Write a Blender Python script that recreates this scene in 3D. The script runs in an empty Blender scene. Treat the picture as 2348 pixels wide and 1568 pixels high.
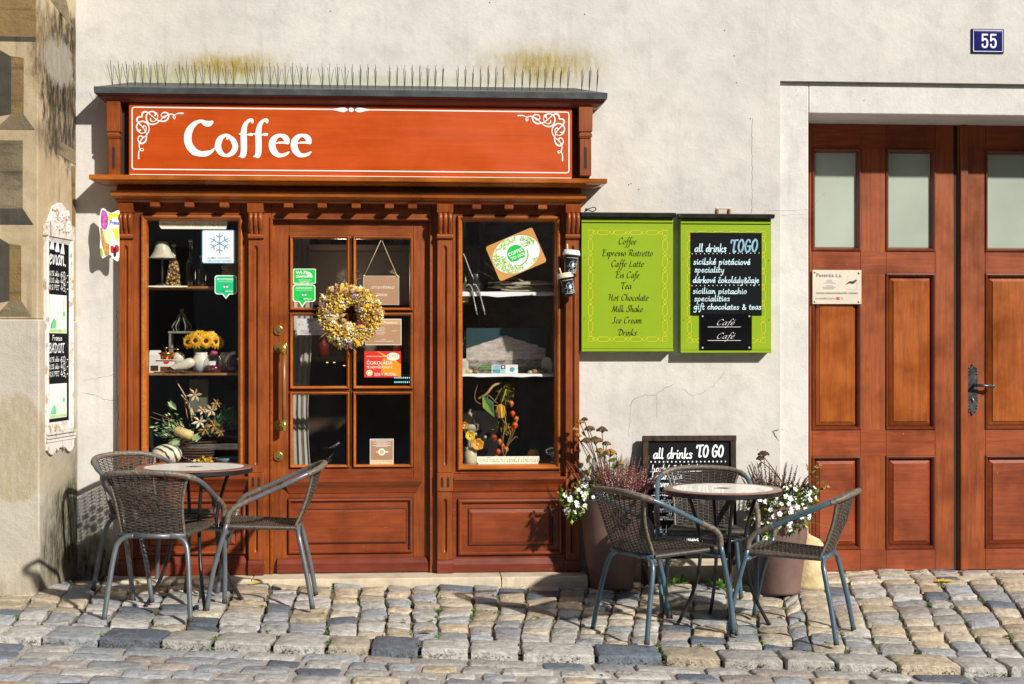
import bpy, bmesh, math, random
from mathutils import Vector, Matrix, noise as mnoise
rnd = random.Random(7)
R = math.radians
S = bpy.context.scene
COL = S.collection

# ------------------------------------------------------------------ camera, sky, sun, exposure
PSI, FPX, HZ, CXP = R(4.2), 3400.0, 790.0, 1173.5      # yaw, focal length and horizon in photo pixels (2347 wide)
CAM = Vector((0, -8.5, 1.36))
cd = bpy.data.cameras.new('camera'); cam = bpy.data.objects.new('camera', cd); COL.objects.link(cam)
cam.location = CAM; cam.rotation_euler = (R(90), 0, -PSI)
cd.sensor_width = 36; cd.lens = 36 * FPX / 2347; cd.shift_y = (HZ - 784) / 2347; cd.clip_end = 200
S.camera = cam
W = bpy.data.worlds.new('World'); S.world = W; W.use_nodes = True
wn = W.node_tree; bg = wn.nodes['Background']
sky = wn.nodes.new('ShaderNodeTexSky'); sky.sky_type = 'NISHITA'; sky.sun_disc = False
sky.sun_elevation = R(32); sky.sun_rotation = R(141.3)
wn.links.new(sky.outputs[0], bg.inputs[0]); bg.inputs[1].default_value = 0.06
sl = bpy.data.lights.new('sun', 'SUN'); sl.energy = 5.0; sl.angle = R(1.5); sl.color = (1, .945, .86)
sun = bpy.data.objects.new('sun', sl); COL.objects.link(sun)
sun.rotation_euler = Vector((-0.8, 1, -0.8)).to_track_quat('-Z', 'Y').to_euler()
sun.location = (6, -8, 8)
S.view_settings.view_transform = 'Standard'; S.view_settings.look = 'None'
S.view_settings.exposure = 0.25; S.view_settings.gamma = 1
S.render.film_transparent = False
S.cycles.max_bounces = 8; S.cycles.transparent_max_bounces = 16
S.cycles.use_denoising = True

# ------------------------------------------------------------------ photo pixel -> place
def ray(U, V):
    a = (U - CXP) / FPX
    return Vector((a * math.cos(PSI) + math.sin(PSI), math.cos(PSI) - a * math.sin(PSI), (HZ - V) / FPX))
def at(U, V, Y):
    d = ray(U, V); t = (Y - CAM.y) / d.y
    return CAM + d * t
def gr(U, V, Z=0.0):
    d = ray(U, V); t = (Z - CAM.z) / d.z
    return CAM + d * t
def rect(U0, V0, U1, V1, Y):
    um, vm = (U0 + U1) / 2, (V0 + V1) / 2
    return at(U0, vm, Y).x, at(U1, vm, Y).x, at(um, V1, Y).z, at(um, V0, Y).z     # x0 x1 z0 z1
def zk(x): return -.0385 * (max(-3.5, min(4, x)) + 1.1)   # the street falls to the right
def gz(x, y):                                     # pavement height: level at the house, falling with the street at the kerb
    zf = .05 * max(0, min(1, (.5 - x) / 2.3)) - .040 * max(0, min(1, (x - .5) / 1.7))
    return zf + (zk(x) - zf) * max(0, min(1, -y / 1.5))
def gg(U, V, o=.015):                             # the point of the pavement seen at a pixel
    z = 0
    for _ in range(30): p = gr(U, V, z + o); z = .5 * z + .5 * gz(p.x, p.y)
    return p

# ------------------------------------------------------------------ materials
MATS = {}
def nodes(name):
    m = bpy.data.materials.new(name); m.use_nodes = True
    nt = m.node_tree; return m, nt, nt.nodes['Principled BSDF']
def N(nt, t, **k):
    n = nt.nodes.new(t)
    for a, b in k.items():
        if a in n.inputs: n.inputs[a].default_value = b
        else: setattr(n, a, b)
    return n
def ramp(nt, src, stops):
    r = nt.nodes.new('ShaderNodeValToRGB'); e = r.color_ramp.elements
    while len(e) < len(stops): e.new(.5)
    for i, (p, c) in enumerate(stops):
        e[i].position = p; e[i].color = (c, c, c, 1) if isinstance(c, (int, float)) else (*c, 1)
    nt.links.new(src, r.inputs[0]); return r.outputs[0]
def mix(nt, fac, a, b, mode='MIX'):
    m = nt.nodes.new('ShaderNodeMix'); m.data_type = 'RGBA'; m.blend_type = mode
    for sock, v in ((m.inputs[0], fac), (m.inputs[6], a), (m.inputs[7], b)):
        if isinstance(v, (int, float)): sock.default_value = v
        elif isinstance(v, tuple): sock.default_value = (*v, 1) if len(v) == 3 else v
        else: nt.links.new(v, sock)
    return m.outputs[2]
def noi(nt, vec, scale, detail=4, rough=.55, dist=0):
    n = N(nt, 'ShaderNodeTexNoise', Scale=scale, Detail=detail, Roughness=rough, Distortion=dist)
    nt.links.new(vec, n.inputs['Vector']); return n.outputs[0]
def coord(nt, scale=(1, 1, 1), kind='Object'):
    t = nt.nodes.new('ShaderNodeTexCoord'); mp = nt.nodes.new('ShaderNodeMapping')
    mp.inputs['Scale'].default_value = scale
    nt.links.new(t.outputs[kind], mp.inputs[0]); return mp.outputs[0]
def bump(nt, bsdf, h, strength, dist=.01):
    b = N(nt, 'ShaderNodeBump', Strength=strength, Distance=dist)
    nt.links.new(h, b.inputs['Height']); nt.links.new(b.outputs[0], bsdf.inputs['Normal']); return b
def pm(name, c, rough=.5, var=.2, scale=12, bmp=.15, bscale=60, metal=0, coat=0, spec=.5, stretch=(1, 1, 1), dark=None, trans=0, sss=0):
    """plain procedural material: base colour broken up by two noises, a little bump"""
    if name in MATS: return MATS[name]
    m, nt, b = nodes(name)
    v = coord(nt, stretch)
    n1 = noi(nt, v, scale, 5)
    d = dark or tuple(x * (1 - var) for x in c); l = tuple(min(1, x * (1 + var * .6)) for x in c)
    nt.links.new(ramp(nt, n1, [(.3, d), (.7, l)]), b.inputs['Base Color'])
    n2 = noi(nt, v, bscale, 3)
    if bmp: bump(nt, b, n2, bmp, .004)
    rr = N(nt, 'ShaderNodeMapRange'); nt.links.new(n1, rr.inputs[0])
    rr.inputs[3].default_value = max(0, rough - .08); rr.inputs[4].default_value = min(1, rough + .1)
    nt.links.new(rr.outputs[0], b.inputs['Roughness'])
    b.inputs['Metallic'].default_value = metal; b.inputs['Coat Weight'].default_value = coat
    b.inputs['Coat Roughness'].default_value = .15
    b.inputs['Specular IOR Level'].default_value = spec
    if trans: b.inputs['Transmission Weight'].default_value = trans
    MATS[name] = m; return m
def wood(name, c1, c2, along='Z', rough=.44, coat=.14, chips=0.0, chipc=(.75, .42, .12), scale=1.0, bm_=.12, blot=.55):
    """painted / varnished timber: stretched grain, blotches, worn flecks"""
    if name in MATS: return MATS[name]
    m, nt, b = nodes(name)
    st = {'X': (.06, 1, 1), 'Y': (1, .06, 1), 'Z': (1, 1, .06)}[along]
    v = coord(nt, st); vo = coord(nt)
    g = noi(nt, v, 70 * scale, 5, .6, .6); big = noi(nt, vo, 3.2, 4, .6)
    col = mix(nt, ramp(nt, g, [(.3, 0.0), (.75, 1.0)]), c1, c2)
    col = mix(nt, ramp(nt, big, [(.34, blot), (.56, 0.0)]), col, tuple(x * .42 for x in c2))
    fine = noi(nt, coord(nt, tuple(.02 if q < 1 else 1 for q in st)), 260, 4, .7)
    col = mix(nt, ramp(nt, fine, [(.55, 0.0), (.72, .55 * min(1, blot * 2))]), col, tuple(x * .35 for x in c2))
    if chips:
        f = noi(nt, coord(nt, (1, 1, .45)), 55, 6, .7)
        w = noi(nt, vo, 2.3, 3)
        mul = N(nt, 'ShaderNodeMath', operation='MULTIPLY'); nt.links.new(ramp(nt, f, [(.66, 0.0), (.69, 1.0)]), mul.inputs[0])
        nt.links.new(ramp(nt, w, [(.5, 0.0), (.62, 1.0)]), mul.inputs[1])
        m2 = N(nt, 'ShaderNodeMath', operation='MULTIPLY'); nt.links.new(mul.outputs[0], m2.inputs[0]); m2.inputs[1].default_value = chips
        col = mix(nt, m2.outputs[0], col, chipc)
    nt.links.new(col, b.inputs['Base Color'])
    nt.links.new(ramp(nt, big, [(.3, rough - .08), (.7, rough + .12)]), b.inputs['Roughness'])
    b.inputs['Coat Weight'].default_value = coat; b.inputs['Coat Roughness'].default_value = .2
    bump(nt, b, g, bm_, .003)
    MATS[name] = m; return m
def glass(name, refl=.10, tint=(1, 1, 1), rough=.0):
    if name in MATS: return MATS[name]
    m = bpy.data.materials.new(name); m.use_nodes = True; nt = m.node_tree; nt.nodes.clear()
    o = nt.nodes.new('ShaderNodeOutputMaterial'); t = N(nt, 'ShaderNodeBsdfTransparent', Color=(*tint, 1))
    g = N(nt, 'ShaderNodeBsdfGlossy', Roughness=rough); lw = N(nt, 'ShaderNodeLayerWeight', Blend=.5)
    nz = noi(nt, coord(nt), 1.6, 2); bu = N(nt, 'ShaderNodeBump', Strength=.04, Distance=.02)
    nt.links.new(nz, bu.inputs['Height']); nt.links.new(bu.outputs[0], g.inputs['Normal'])
    pw = N(nt, 'ShaderNodeMath', operation='POWER'); nt.links.new(lw.outputs['Facing'], pw.inputs[0]); pw.inputs[1].default_value = 5
    ad = N(nt, 'ShaderNodeMath', operation='MULTIPLY_ADD'); nt.links.new(pw.outputs[0], ad.inputs[0]); ad.inputs[1].default_value = .9; ad.inputs[2].default_value = refl + .06
    mx = nt.nodes.new('ShaderNodeMixShader')
    nt.links.new(ad.outputs[0], mx.inputs[0]); nt.links.new(t.outputs[0], mx.inputs[1]); nt.links.new(g.outputs[0], mx.inputs[2])
    nt.links.new(mx.outputs[0], o.inputs[0]); MATS[name] = m; return m

# ------------------------------------------------------------------ mesh builder
class Fr:                                          # a drawing frame: origin, right, up, outward normal
    def __init__(s, o, ex=(1, 0, 0), ey=(0, 0, 1)):
        s.o = Vector(o); s.ex = Vector(ex).normalized(); s.ey = Vector(ey).normalized(); s.n = s.ex.cross(s.ey)
    def p(s, x, y, h=0.0): return s.o + s.ex * x + s.ey * y + s.n * h
    def rot(s, deg, x=0, y=0):
        c, q = math.cos(R(deg)), math.sin(R(deg))
        return Fr(s.p(x, y), s.ex * c + s.ey * q, s.ey * c - s.ex * q)
ORG = {}
def crv(pts, n=6, closed=False):                   # Catmull-Rom through points (any dimension, tuples)
    P = [tuple(p) for p in pts]
    if len(P) < 3: return P
    out = []; m = len(P); rng = range(m if closed else m - 1)
    for i in rng:
        p1, p2 = P[i], P[(i + 1) % m]
        p0 = P[i - 1] if (i > 0 or closed) else tuple(2 * a - b for a, b in zip(p1, p2))
        p3 = P[(i + 2) % m] if (i + 2 < m or closed) else tuple(2 * b - a for a, b in zip(p1, p2))
        for k in range(n):
            t = k / n
            out.append(tuple(.5 * (2 * b + (c - a) * t + (2 * a - 5 * b + 4 * c - d) * t * t + (3 * b - a - 3 * c + d) * t ** 3)
                             for a, b, c, d in zip(p0, p1, p2, p3)))
    if not closed: out.append(P[-1])
    return out
class MB:
    def __init__(s): s.v = []; s.f = []; s.m = []; s.mats = []; s.sm = []; s.col = {}
    def mi(s, m):
        if m not in s.mats: s.mats.append(m)
        return s.mats.index(m)
    def face(s, pts, m, smooth=False):
        i = len(s.v); s.v += [Vector(p) for p in pts]; s.f.append(tuple(range(i, i + len(pts)))); s.m.append(s.mi(m)); s.sm.append(smooth)
    def box(s, x0, x1, y0, y1, z0, z1, m, top=None):
        i = len(s.v); k = s.mi(m)
        if x0 > x1: x0, x1 = x1, x0
        if y0 > y1: y0, y1 = y1, y0
        if z0 > z1: z0, z1 = z1, z0
        s.v += [Vector(p) for p in ((x0, y0, z0), (x1, y0, z0), (x1, y1, z0), (x0, y1, z0), (x0, y0, z1), (x1, y0, z1), (x1, y1, z1), (x0, y1, z1))]
        for q in ((0, 3, 2, 1), (4, 5, 6, 7), (0, 1, 5, 4), (1, 2, 6, 5), (2, 3, 7, 6), (3, 0, 4, 7)):
            s.f.append(tuple(i + a for a in q)); s.m.append(k); s.sm.append(False)
    def obox(s, c, ax, ay, az, m):                 # oriented box by centre and half axes
        c, ax, ay, az = Vector(c), Vector(ax), Vector(ay), Vector(az); i = len(s.v); k = s.mi(m)
        for dz in (-1, 1):
            for dx, dy in ((-1, -1), (1, -1), (1, 1), (-1, 1)): s.v.append(c + ax * dx + ay * dy + az * dz)
        for q in ((0, 3, 2, 1), (4, 5, 6, 7), (0, 1, 5, 4), (1, 2, 6, 5), (2, 3, 7, 6), (3, 0, 4, 7)):
            s.f.append(tuple(i + a for a in q)); s.m.append(k); s.sm.append(False)
    def loft(s, rings, m, closed=True, cap0=True, cap1=True, smooth=False, loop=False):
        n = len(rings[0]); i = len(s.v); k = s.mi(m)
        for r in rings: s.v += [Vector(p) for p in r]
        R_ = len(rings)
        for a in range(R_ if loop else R_ - 1):
            b = (a + 1) % R_
            for j in range(n if closed else n - 1):
                j2 = (j + 1) % n
                s.f.append((i + a * n + j, i + a * n + j2, i + b * n + j2, i + b * n + j)); s.m.append(k); s.sm.append(smooth)
        if closed and not loop:
            if cap0: s.f.append(tuple(i + j for j in range(n - 1, -1, -1))); s.m.append(k); s.sm.append(False)
            if cap1: s.f.append(tuple(i + (R_ - 1) * n + j for j in range(n))); s.m.append(k); s.sm.append(False)
    def tube(s, pts, r, m, n=8, closed=False, smooth=True, cap=True, flat=1.0):
        P = [Vector(p) for p in pts]; rings = []; up = None
        L = len(P)
        for a in range(L):
            t = (P[(a + 1) % L] - P[a - 1]) if closed else (P[min(a + 1, L - 1)] - P[max(a - 1, 0)])
            if t.length < 1e-9: t = Vector((0, 0, 1))
            t.normalize()
            if up is None:
                up = Vector((0, 0, 1)) if abs(t.z) < .9 else Vector((0, 1, 0))
            x = up - t * up.dot(t)
            if x.length < 1e-6: x = t.orthogonal()
            x.normalize(); up = x; y = t.cross(x)
            q = r[a] if isinstance(r, (list, tuple)) else r
            rings.append([P[a] + (x * math.cos(2 * math.pi * j / n) * flat + y * math.sin(2 * math.pi * j / n)) * q for j in range(n)])
        s.loft(rings, m, cap0=cap, cap1=cap, smooth=smooth, loop=closed)
    def lathe(s, prof, c, m, n=24, smooth=True, sx=1, sy=1, cap0=True, cap1=True):
        c = Vector(c)
        s.loft([[c + Vector((r * math.cos(2 * math.pi * j / n) * sx, r * math.sin(2 * math.pi * j / n) * sy, z)) for j in range(n)] for r, z in prof], m, smooth=smooth, cap0=cap0, cap1=cap1)
    def ball(s, c, r, m, nu=8, nv=5, sc=(1, 1, 1), jit=0):
        c = Vector(c); rings = []
        for a in range(nv + 1):
            th = math.pi * (a + .02) / (nv + .04); q = []
            for j in range(nu):
                ph = 2 * math.pi * j / nu; k = 1 + (rnd.random() - .5) * jit
                q.append(c + Vector((math.sin(th) * math.cos(ph) * sc[0], math.sin(th) * math.sin(ph) * sc[1], -math.cos(th) * sc[2])) * r * k)
            rings.append(q)
        s.loft(rings, m, smooth=True)
    def poly(s, fr, pts, m, h=.001): s.face([fr.p(x, y, h) for x, y in pts], m)
    def slab(s, fr, pts, m, h0, h1):               # extruded outline (counter-clockwise seen from the front)
        s.loft([[fr.p(x, y, h0) for x, y in pts], [fr.p(x, y, h1) for x, y in pts]], m)
    def frame(s, x0, x1, z0, z1, prof, m, fill=False, smooth=False):   # mitred frame on a facade facing -Y; prof = (inset, y)
        rings = [[(x0 + d, y, z0 + d), (x1 - d, y, z0 + d), (x1 - d, y, z1 - d), (x0 + d, y, z1 - d)] for d, y in prof]
        s.loft(rings, m, cap0=False, cap1=fill, smooth=smooth)
    def grime(s, x0, x1, z0, z1, y, w, m):         # near-black strip painted as groove shade around a moulding
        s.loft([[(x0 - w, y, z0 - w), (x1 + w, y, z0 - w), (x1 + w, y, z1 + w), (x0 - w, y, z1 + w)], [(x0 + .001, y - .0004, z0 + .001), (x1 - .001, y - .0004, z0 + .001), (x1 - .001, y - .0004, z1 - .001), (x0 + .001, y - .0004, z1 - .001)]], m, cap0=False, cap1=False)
    def ribbon(s, fr, pts, w, m, h=.001, dh=2e-5, nib=None, ends=True):
        """a brush or pen line; w = half width or list; nib = (half width, half height, angle) for a broad pen"""
        L = len(pts)
        if L < 2: return
        l = []; r = []
        for a in range(L):
            p0, p1 = pts[max(a - 1, 0)], pts[min(a + 1, L - 1)]
            tx, ty = p1[0] - p0[0], p1[1] - p0[1]; q = math.hypot(tx, ty) or 1; nx, ny = -ty / q, tx / q
            if nib:
                na, nb, an = nib; th = math.atan2(ny, nx) - an
                ww = math.hypot(na * math.cos(th), nb * math.sin(th))
            else: ww = w[a] if isinstance(w, (list, tuple)) else w
            hh = h + dh * a
            l.append(fr.p(pts[a][0] + nx * ww, pts[a][1] + ny * ww, hh)); r.append(fr.p(pts[a][0] - nx * ww, pts[a][1] - ny * ww, hh))
        i = len(s.v); k = s.mi(m); s.v += l + r
        for a in range(L - 1): s.f.append((i + a, i + L + a, i + L + a + 1, i + a + 1)); s.m.append(k); s.sm.append(False)
        if ends and not nib:
            for a in (0, L - 1):
                ww = w[a] if isinstance(w, (list, tuple)) else w
                s.poly(fr, [(pts[a][0] + ww * math.cos(t * math.pi / 4), pts[a][1] + ww * math.sin(t * math.pi / 4)) for t in range(8)], m, h + dh * a + 1e-5)
    def disc(s, fr, x, y, r, m, h=.001, n=20, ry=None):
        s.poly(fr, [(x + r * math.cos(2 * math.pi * t / n), y + (ry or r) * math.sin(2 * math.pi * t / n)) for t in range(n)], m, h)
    def text(s, fr, body, x, y, size, m, h=.0015, align='CENTER', bold=0, sx=1, shear=0, spacing=1):
        me = text_mesh(body, align, round(bold, 4), shear, spacing)
        i = len(s.v); k = s.mi(m)
        s.v += [fr.p(x + v[0] * size * sx, y + v[1] * size, h) for v in me[0]]
        for f in me[1]: s.f.append(tuple(i + a for a in f)); s.m.append(k); s.sm.append(False)
    def build(s, name, parent=None, bev=0, seg=1, attr=None, weld=False):
        o_ = Vector(ORG.get(parent.name, (0, 0, 0))) if parent else Vector((0, 0, 0))
        me = bpy.data.meshes.new(name)
        me.from_pydata([v - o_ for v in s.v], [], s.f)
        for m in s.mats: me.materials.append(m)
        me.polygons.foreach_set('material_index', s.m); me.polygons.foreach_set('use_smooth', s.sm)
        if attr:
            a = me.color_attributes.new('tint', 'FLOAT_COLOR', 'POINT')
            a.data.foreach_set('color', [c for q in attr for c in (*q, 1)])
        if bev:
            b = bmesh.new(); b.from_mesh(me)
            ed = [e for e in b.edges if len(e.link_faces) == 2 and e.calc_face_angle(0) > .6]
            bmesh.ops.bevel(b, geom=ed, offset=bev, segments=seg, affect='EDGES', clamp_overlap=True)
            b.to_mesh(me); b.free()
        me.update()
        o = bpy.data.objects.new(name, me); COL.objects.link(o)
        if parent: o.parent = parent
        ORG[o.name] = tuple(o_)
        return o
_TX = {}
def text_mesh(body, align, bold, shear, spacing):
    k = (body, align, bold, shear, spacing)
    if k in _TX: return _TX[k]
    c = bpy.data.curves.new('t', 'FONT'); c.body = body; c.size = 1; c.align_x = align; c.offset = bold; c.shear = shear; c.space_character = spacing
    c.resolution_u = 3
    o = bpy.data.objects.new('t', c); COL.objects.link(o)
    dg = bpy.context.evaluated_depsgraph_get(); e = o.evaluated_get(dg); me = e.to_mesh()
    _TX[k] = ([tuple(v.co) for v in me.vertices], [tuple(p.vertices) for p in me.polygons])
    e.to_mesh_clear(); bpy.data.objects.remove(o); bpy.data.curves.remove(c)
    return _TX[k]
def tag(o, label, cat, group=None, kind=None):
    if label: o['label'] = label
    if cat: o['category'] = cat
    if group: o['group'] = group
    if kind: o['kind'] = kind
    return o
def thing(name, label, cat, loc=(0, 0, 0), group=None):
    o = bpy.data.objects.new(name, None); COL.objects.link(o); o.location = loc; o.empty_display_size = .1
    ORG[o.name] = tuple(loc); return tag(o, label, cat, group)
def place_copy(root, loc, rz, label):
    """a copy of a thing with copies of its parts and sub-parts"""
    def rec(o, par):
        c = o.copy(); COL.objects.link(c)
        if par: c.parent = par
        for ch in list(o.children): rec(ch, c)
        return c
    r = rec(root, None); r.location = loc; r.rotation_euler = (0, 0, rz)
    r['label'] = label; return r
# ------------------------------------------------------------------ a hand-drawn stroke alphabet (x-height 1, ascender 2, descender -1)
G = {
'a': (1.15, [[(.95, .9), (.55, 1), (.12, .6), (.12, .15), (.35, 0), (.7, .3), (.95, .95)], [(.95, 1), (.86, .3), (.92, .04), (1.12, .12)]]),
'b': (1.1, [[(.2, 2), (.12, 1), (.12, .1), (.45, 0), (.9, .4), (.8, .9), (.5, .98), (.15, .6)]]),
'c': (.95, [[(.85, .82), (.55, 1), (.15, .65), (.12, .2), (.4, 0), (.85, .2)]]),
'd': (1.15, [[(.95, .9), (.55, 1), (.12, .6), (.12, .15), (.35, 0), (.7, .3), (.95, .95)], [(1.05, 2), (.92, 1), (.86, .25), (.95, .03), (1.12, .12)]]),
'e': (.95, [[(.14, .5), (.6, .58), (.8, .82), (.55, 1), (.2, .75), (.1, .3), (.35, 0), (.85, .2)]]),
'f': (.75, [[(1.05, 1.8), (.8, 2.0), (.52, 1.6), (.4, .8), (.28, -.4), (.0, -.9), (-.2, -.75)], [(.08, .95), (.8, .98)]]),
'g': (1.1, [[(.95, .9), (.55, 1), (.12, .6), (.14, .2), (.4, .05), (.75, .35), (.95, .95)], [(.95, 1), (.85, 0), (.7, -.8), (.3, -1), (.0, -.75)]]),
'h': (1.1, [[(.28, 2), (.18, 1), (.1, 0)], [(.14, .5), (.5, .95), (.8, .9), (.78, .3), (.85, .03), (1.05, .12)]]),
'i': (.55, [[(.12, .85), (.26, .98), (.22, .3), (.3, .03), (.5, .12)], [(.3, 1.42), (.34, 1.52)]]),
'j': (.5, [[(.25, 1), (.2, -.3), (.0, -.95), (-.25, -.8)], [(.3, 1.42), (.34, 1.52)]]),
'k': (1.05, [[(.28, 2), (.18, 1), (.1, 0)], [(.85, .95), (.5, .65), (.2, .5), (.55, .25), (.75, .03), (1.0, .1)]]),
'l': (.55, [[(.3, 2), (.2, 1), (.17, .2), (.28, .0), (.5, .12)]]),
'm': (1.65, [[(.05, .85), (.2, .98), (.1, 0)], [(.16, .5), (.5, .96), (.72, .9), (.64, 0)], [(.7, .5), (1.05, .96), (1.3, .9), (1.24, .2), (1.36, .02), (1.55, .12)]]),
'n': (1.15, [[(.05, .85), (.2, .98), (.1, 0)], [(.16, .5), (.55, .96), (.82, .88), (.78, .25), (.88, .02), (1.08, .12)]]),
'o': (1.05, [[(.6, 1), (.2, .75), (.12, .25), (.4, 0), (.8, .3), (.88, .75), (.6, 1), (.45, .95)]]),
'p': (1.1, [[(.05, .85), (.22, .98), (.12, 0), (.0, -1)], [(.14, .5), (.5, .98), (.88, .8), (.8, .25), (.45, 0), (.15, .2)]]),
'r': (.85, [[(.05, .85), (.2, .98), (.1, 0)], [(.15, .5), (.45, .92), (.8, .92)]]),
's': (.85, [[(.75, .85), (.45, 1), (.2, .8), (.5, .5), (.68, .22), (.4, 0), (.08, .12)]]),
't': (.75, [[(.35, 1.5), (.22, .6), (.22, .15), (.4, .0), (.65, .14)], [(.02, 1), (.68, 1.02)]]),
'u': (1.15, [[(.08, .85), (.2, .95), (.16, .3), (.3, .02), (.65, .25), (.9, .98)], [(.9, 1), (.84, .25), (.92, .03), (1.1, .12)]]),
'v': (.95, [[(.05, .9), (.2, .95), (.32, .05), (.75, .6), (.85, 1)]]),
'w': (1.4, [[(.05, .95), (.25, .03), (.65, .8), (.8, .03), (1.2, .6), (1.28, 1)]]),
'x': (.95, [[(.1, 1), (.45, .5), (.85, 0)], [(.85, 1), (.4, .45), (.05, 0)]]),
'y': (1.05, [[(.08, .9), (.2, .95), (.2, .3), (.4, .05), (.75, .4), (.92, .98)], [(.92, 1), (.75, -.2), (.45, -.9), (.05, -.9)]]),
'z': (.95, [[(.1, .95), (.85, .98)], [(.85, .98), (.4, .45), (.08, .03)], [(.08, .03), (.9, .05)]]),
'C': (1.45, [[(1.3, 1.45), (1.15, 1.75), (.75, 1.8), (.25, 1.3), (.12, .6), (.4, .03), (.85, .05), (1.25, .4)]]),
'E': (1.35, [[(-.3, 1.6), (-.1, 1.78), (.5, 1.72), (1.3, 1.8)], [(.5, 1.72), (.35, .9), (.2, .05)], [(.2, .05), (.7, .0), (1.2, .15)], [(.35, .95), (1.0, .98)]]),
'R': (1.45, [[(-.3, 1.6), (-.1, 1.78), (.5, 1.75), (1.05, 1.78), (1.3, 1.4), (1.0, 1.0), (.42, .95)], [(.5, 1.75), (.35, .9), (.2, 0)], [(.7, .95), (1.0, .4), (1.4, .0)]]),
'L': (1.3, [[(.75, 1.8), (.5, 1.5), (.35, .8), (.15, .05)], [(.15, .05), (.6, .03), (1.15, .15)]]),
'T': (1.3, [[(-.2, 1.4), (-.1, 1.75), (.5, 1.75), (1.35, 1.8)], [(.68, 1.75), (.5, .9), (.4, .1), (.6, 0), (.85, .1)]]),
'H': (1.6, [[(-.25, 1.5), (-.05, 1.75), (.4, 1.7)], [(.4, 1.75), (.3, .9), (.12, 0)], [(1.3, 1.8), (1.15, .9), (1.1, .1), (1.4, .05)], [(.3, .95), (1.2, 1.0)]]),
'M': (1.9, [[(-.3, .1), (.05, .1), (.35, .9), (.5, 1.75)], [(.5, 1.75), (.8, .4), (.9, .15)], [(.9, .15), (1.3, 1.0), (1.55, 1.8)], [(1.55, 1.8), (1.5, .3), (1.75, .02)]]),
'S': (1.2, [[(1.2, 1.5), (.95, 1.8), (.5, 1.7), (.4, 1.3), (.8, .9), (.95, .4), (.55, .0), (.0, .15), (-.1, .4)]]),
'I': (.85, [[(.0, 1.55), (.3, 1.75), (.85, 1.78)], [(.5, 1.78), (.42, .9), (.3, .2), (.0, .0), (-.25, .2)]]),
'D': (1.6, [[(-.3, 1.4), (-.1, 1.72), (.6, 1.8), (1.3, 1.4), (1.35, .7), (.9, .1), (.2, .03)], [(.5, 1.8), (.4, .9), (.2, .03)]]),
'G': (1.5, [[(1.25, 1.5), (1.0, 1.8), (.55, 1.7), (.15, 1.0), (.25, .2), (.7, .0), (1.15, .3), (1.2, .8)], [(.75, .85), (1.35, .85)]]),
'O': (1.45, [[(.8, 1.8), (.3, 1.4), (.12, .7), (.4, .05), (.95, .2), (1.25, 1.0), (1.1, 1.6), (.8, 1.8), (.6, 1.7)]]),
'A': (1.4, [[(.05, 0), (.5, .9), (.8, 1.8)], [(.8, 1.8), (1.0, .8), (1.2, 0)], [(.35, .65), (1.1, .65)]]),
'P': (1.3, [[(.35, 1.75), (.25, .9), (.12, 0)], [(.0, 1.6), (.4, 1.8), (1.0, 1.75), (1.2, 1.3), (.8, .9), (.3, .85)]]),
'V': (1.4, [[(.05, 1.8), (.35, .9), (.55, 0)], [(.55, 0), (1.0, .9), (1.3, 1.8)]]),
'F': (1.25, [[(.3, 1.75), (.22, .9), (.1, 0)], [(.05, 1.7), (.6, 1.75), (1.2, 1.8)], [(.25, .95), (.9, .98)]]),
'N': (1.5, [[(.1, 0), (.3, 1.75)], [(.3, 1.75), (.7, .9), (1.1, 0)], [(1.1, 0), (1.35, 1.8)]]),
'K': (1.4, [[(.35, 1.8), (.1, 0)], [(1.25, 1.8), (.7, 1.2), (.3, .9), (.8, .4), (1.3, 0)]]),
'0': (1.1, [[(.6, 1.7), (.2, 1.3), (.12, .5), (.45, 0), (.85, .4), (.92, 1.2), (.6, 1.7)]]),
'3': (1.0, [[(.2, 1.55), (.6, 1.7), (.8, 1.3), (.45, .95), (.85, .6), (.6, .05), (.1, .15)]]),
'4': (1.1, [[(.5, 1.7), (.1, .6)], [(.1, .6), (.95, .62)], [(.75, 1.3), (.65, 0)]]),
'5': (1.0, [[(.9, 1.7), (.35, 1.68), (.25, 1.0), (.7, 1.0), (.8, .4), (.5, 0), (.1, .15)]]),
'6': (1.05, [[(.8, 1.6), (.3, 1.2), (.12, .4), (.45, 0), (.85, .4), (.6, .85), (.2, .6)]]),
'7': (1.0, [[(.1, 1.65), (.9, 1.7)], [(.9, 1.7), (.5, .8), (.35, 0)]]),
'&': (1.3, [[(1.2, .6), (.8, .05), (.35, 0), (.15, .4), (.6, .9), (.8, 1.3), (.55, 1.6), (.35, 1.3), (.65, .7), (1.2, 0)]]),
',': (.45, [[(.22, .15), (.2, -.1), (.05, -.35)]]), '.': (.45, [[(.2, .0), (.24, .1)]]),
'-': (.8, [[(.1, .7), (.7, .72)]]), ' ': (.75, []), "'": (.3, [[(.2, 1.8), (.15, 1.4)]]), ':': (.5, [[(.2, .1), (.24, .2)], [(.22, .8), (.26, .9)]]),
'B': (1.3, [[(.35, 1.75), (.25, .9), (.12, 0)], [(.0, 1.6), (.4, 1.8), (.95, 1.75), (1.05, 1.3), (.7, 1.0), (.3, .95), (.8, .95), (1.1, .6), (.9, .1), (.12, .0)]]),
}
ACC = {'á': ('a', 0), 'é': ('e', 0), 'í': ('i', 0), 'č': ('c', 1), 'ě': ('e', 1), 'ř': ('r', 1), 'š': ('s', 1), 'Č': ('C', 1), 'ú': ('u', 0), 'ý': ('y', 0), 'ů': ('u', 0)}
def hand_width(t, sp=.12): return sum(G[ACC.get(c, (c, 0))[0]][0] + sp for c in t) - sp
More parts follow.
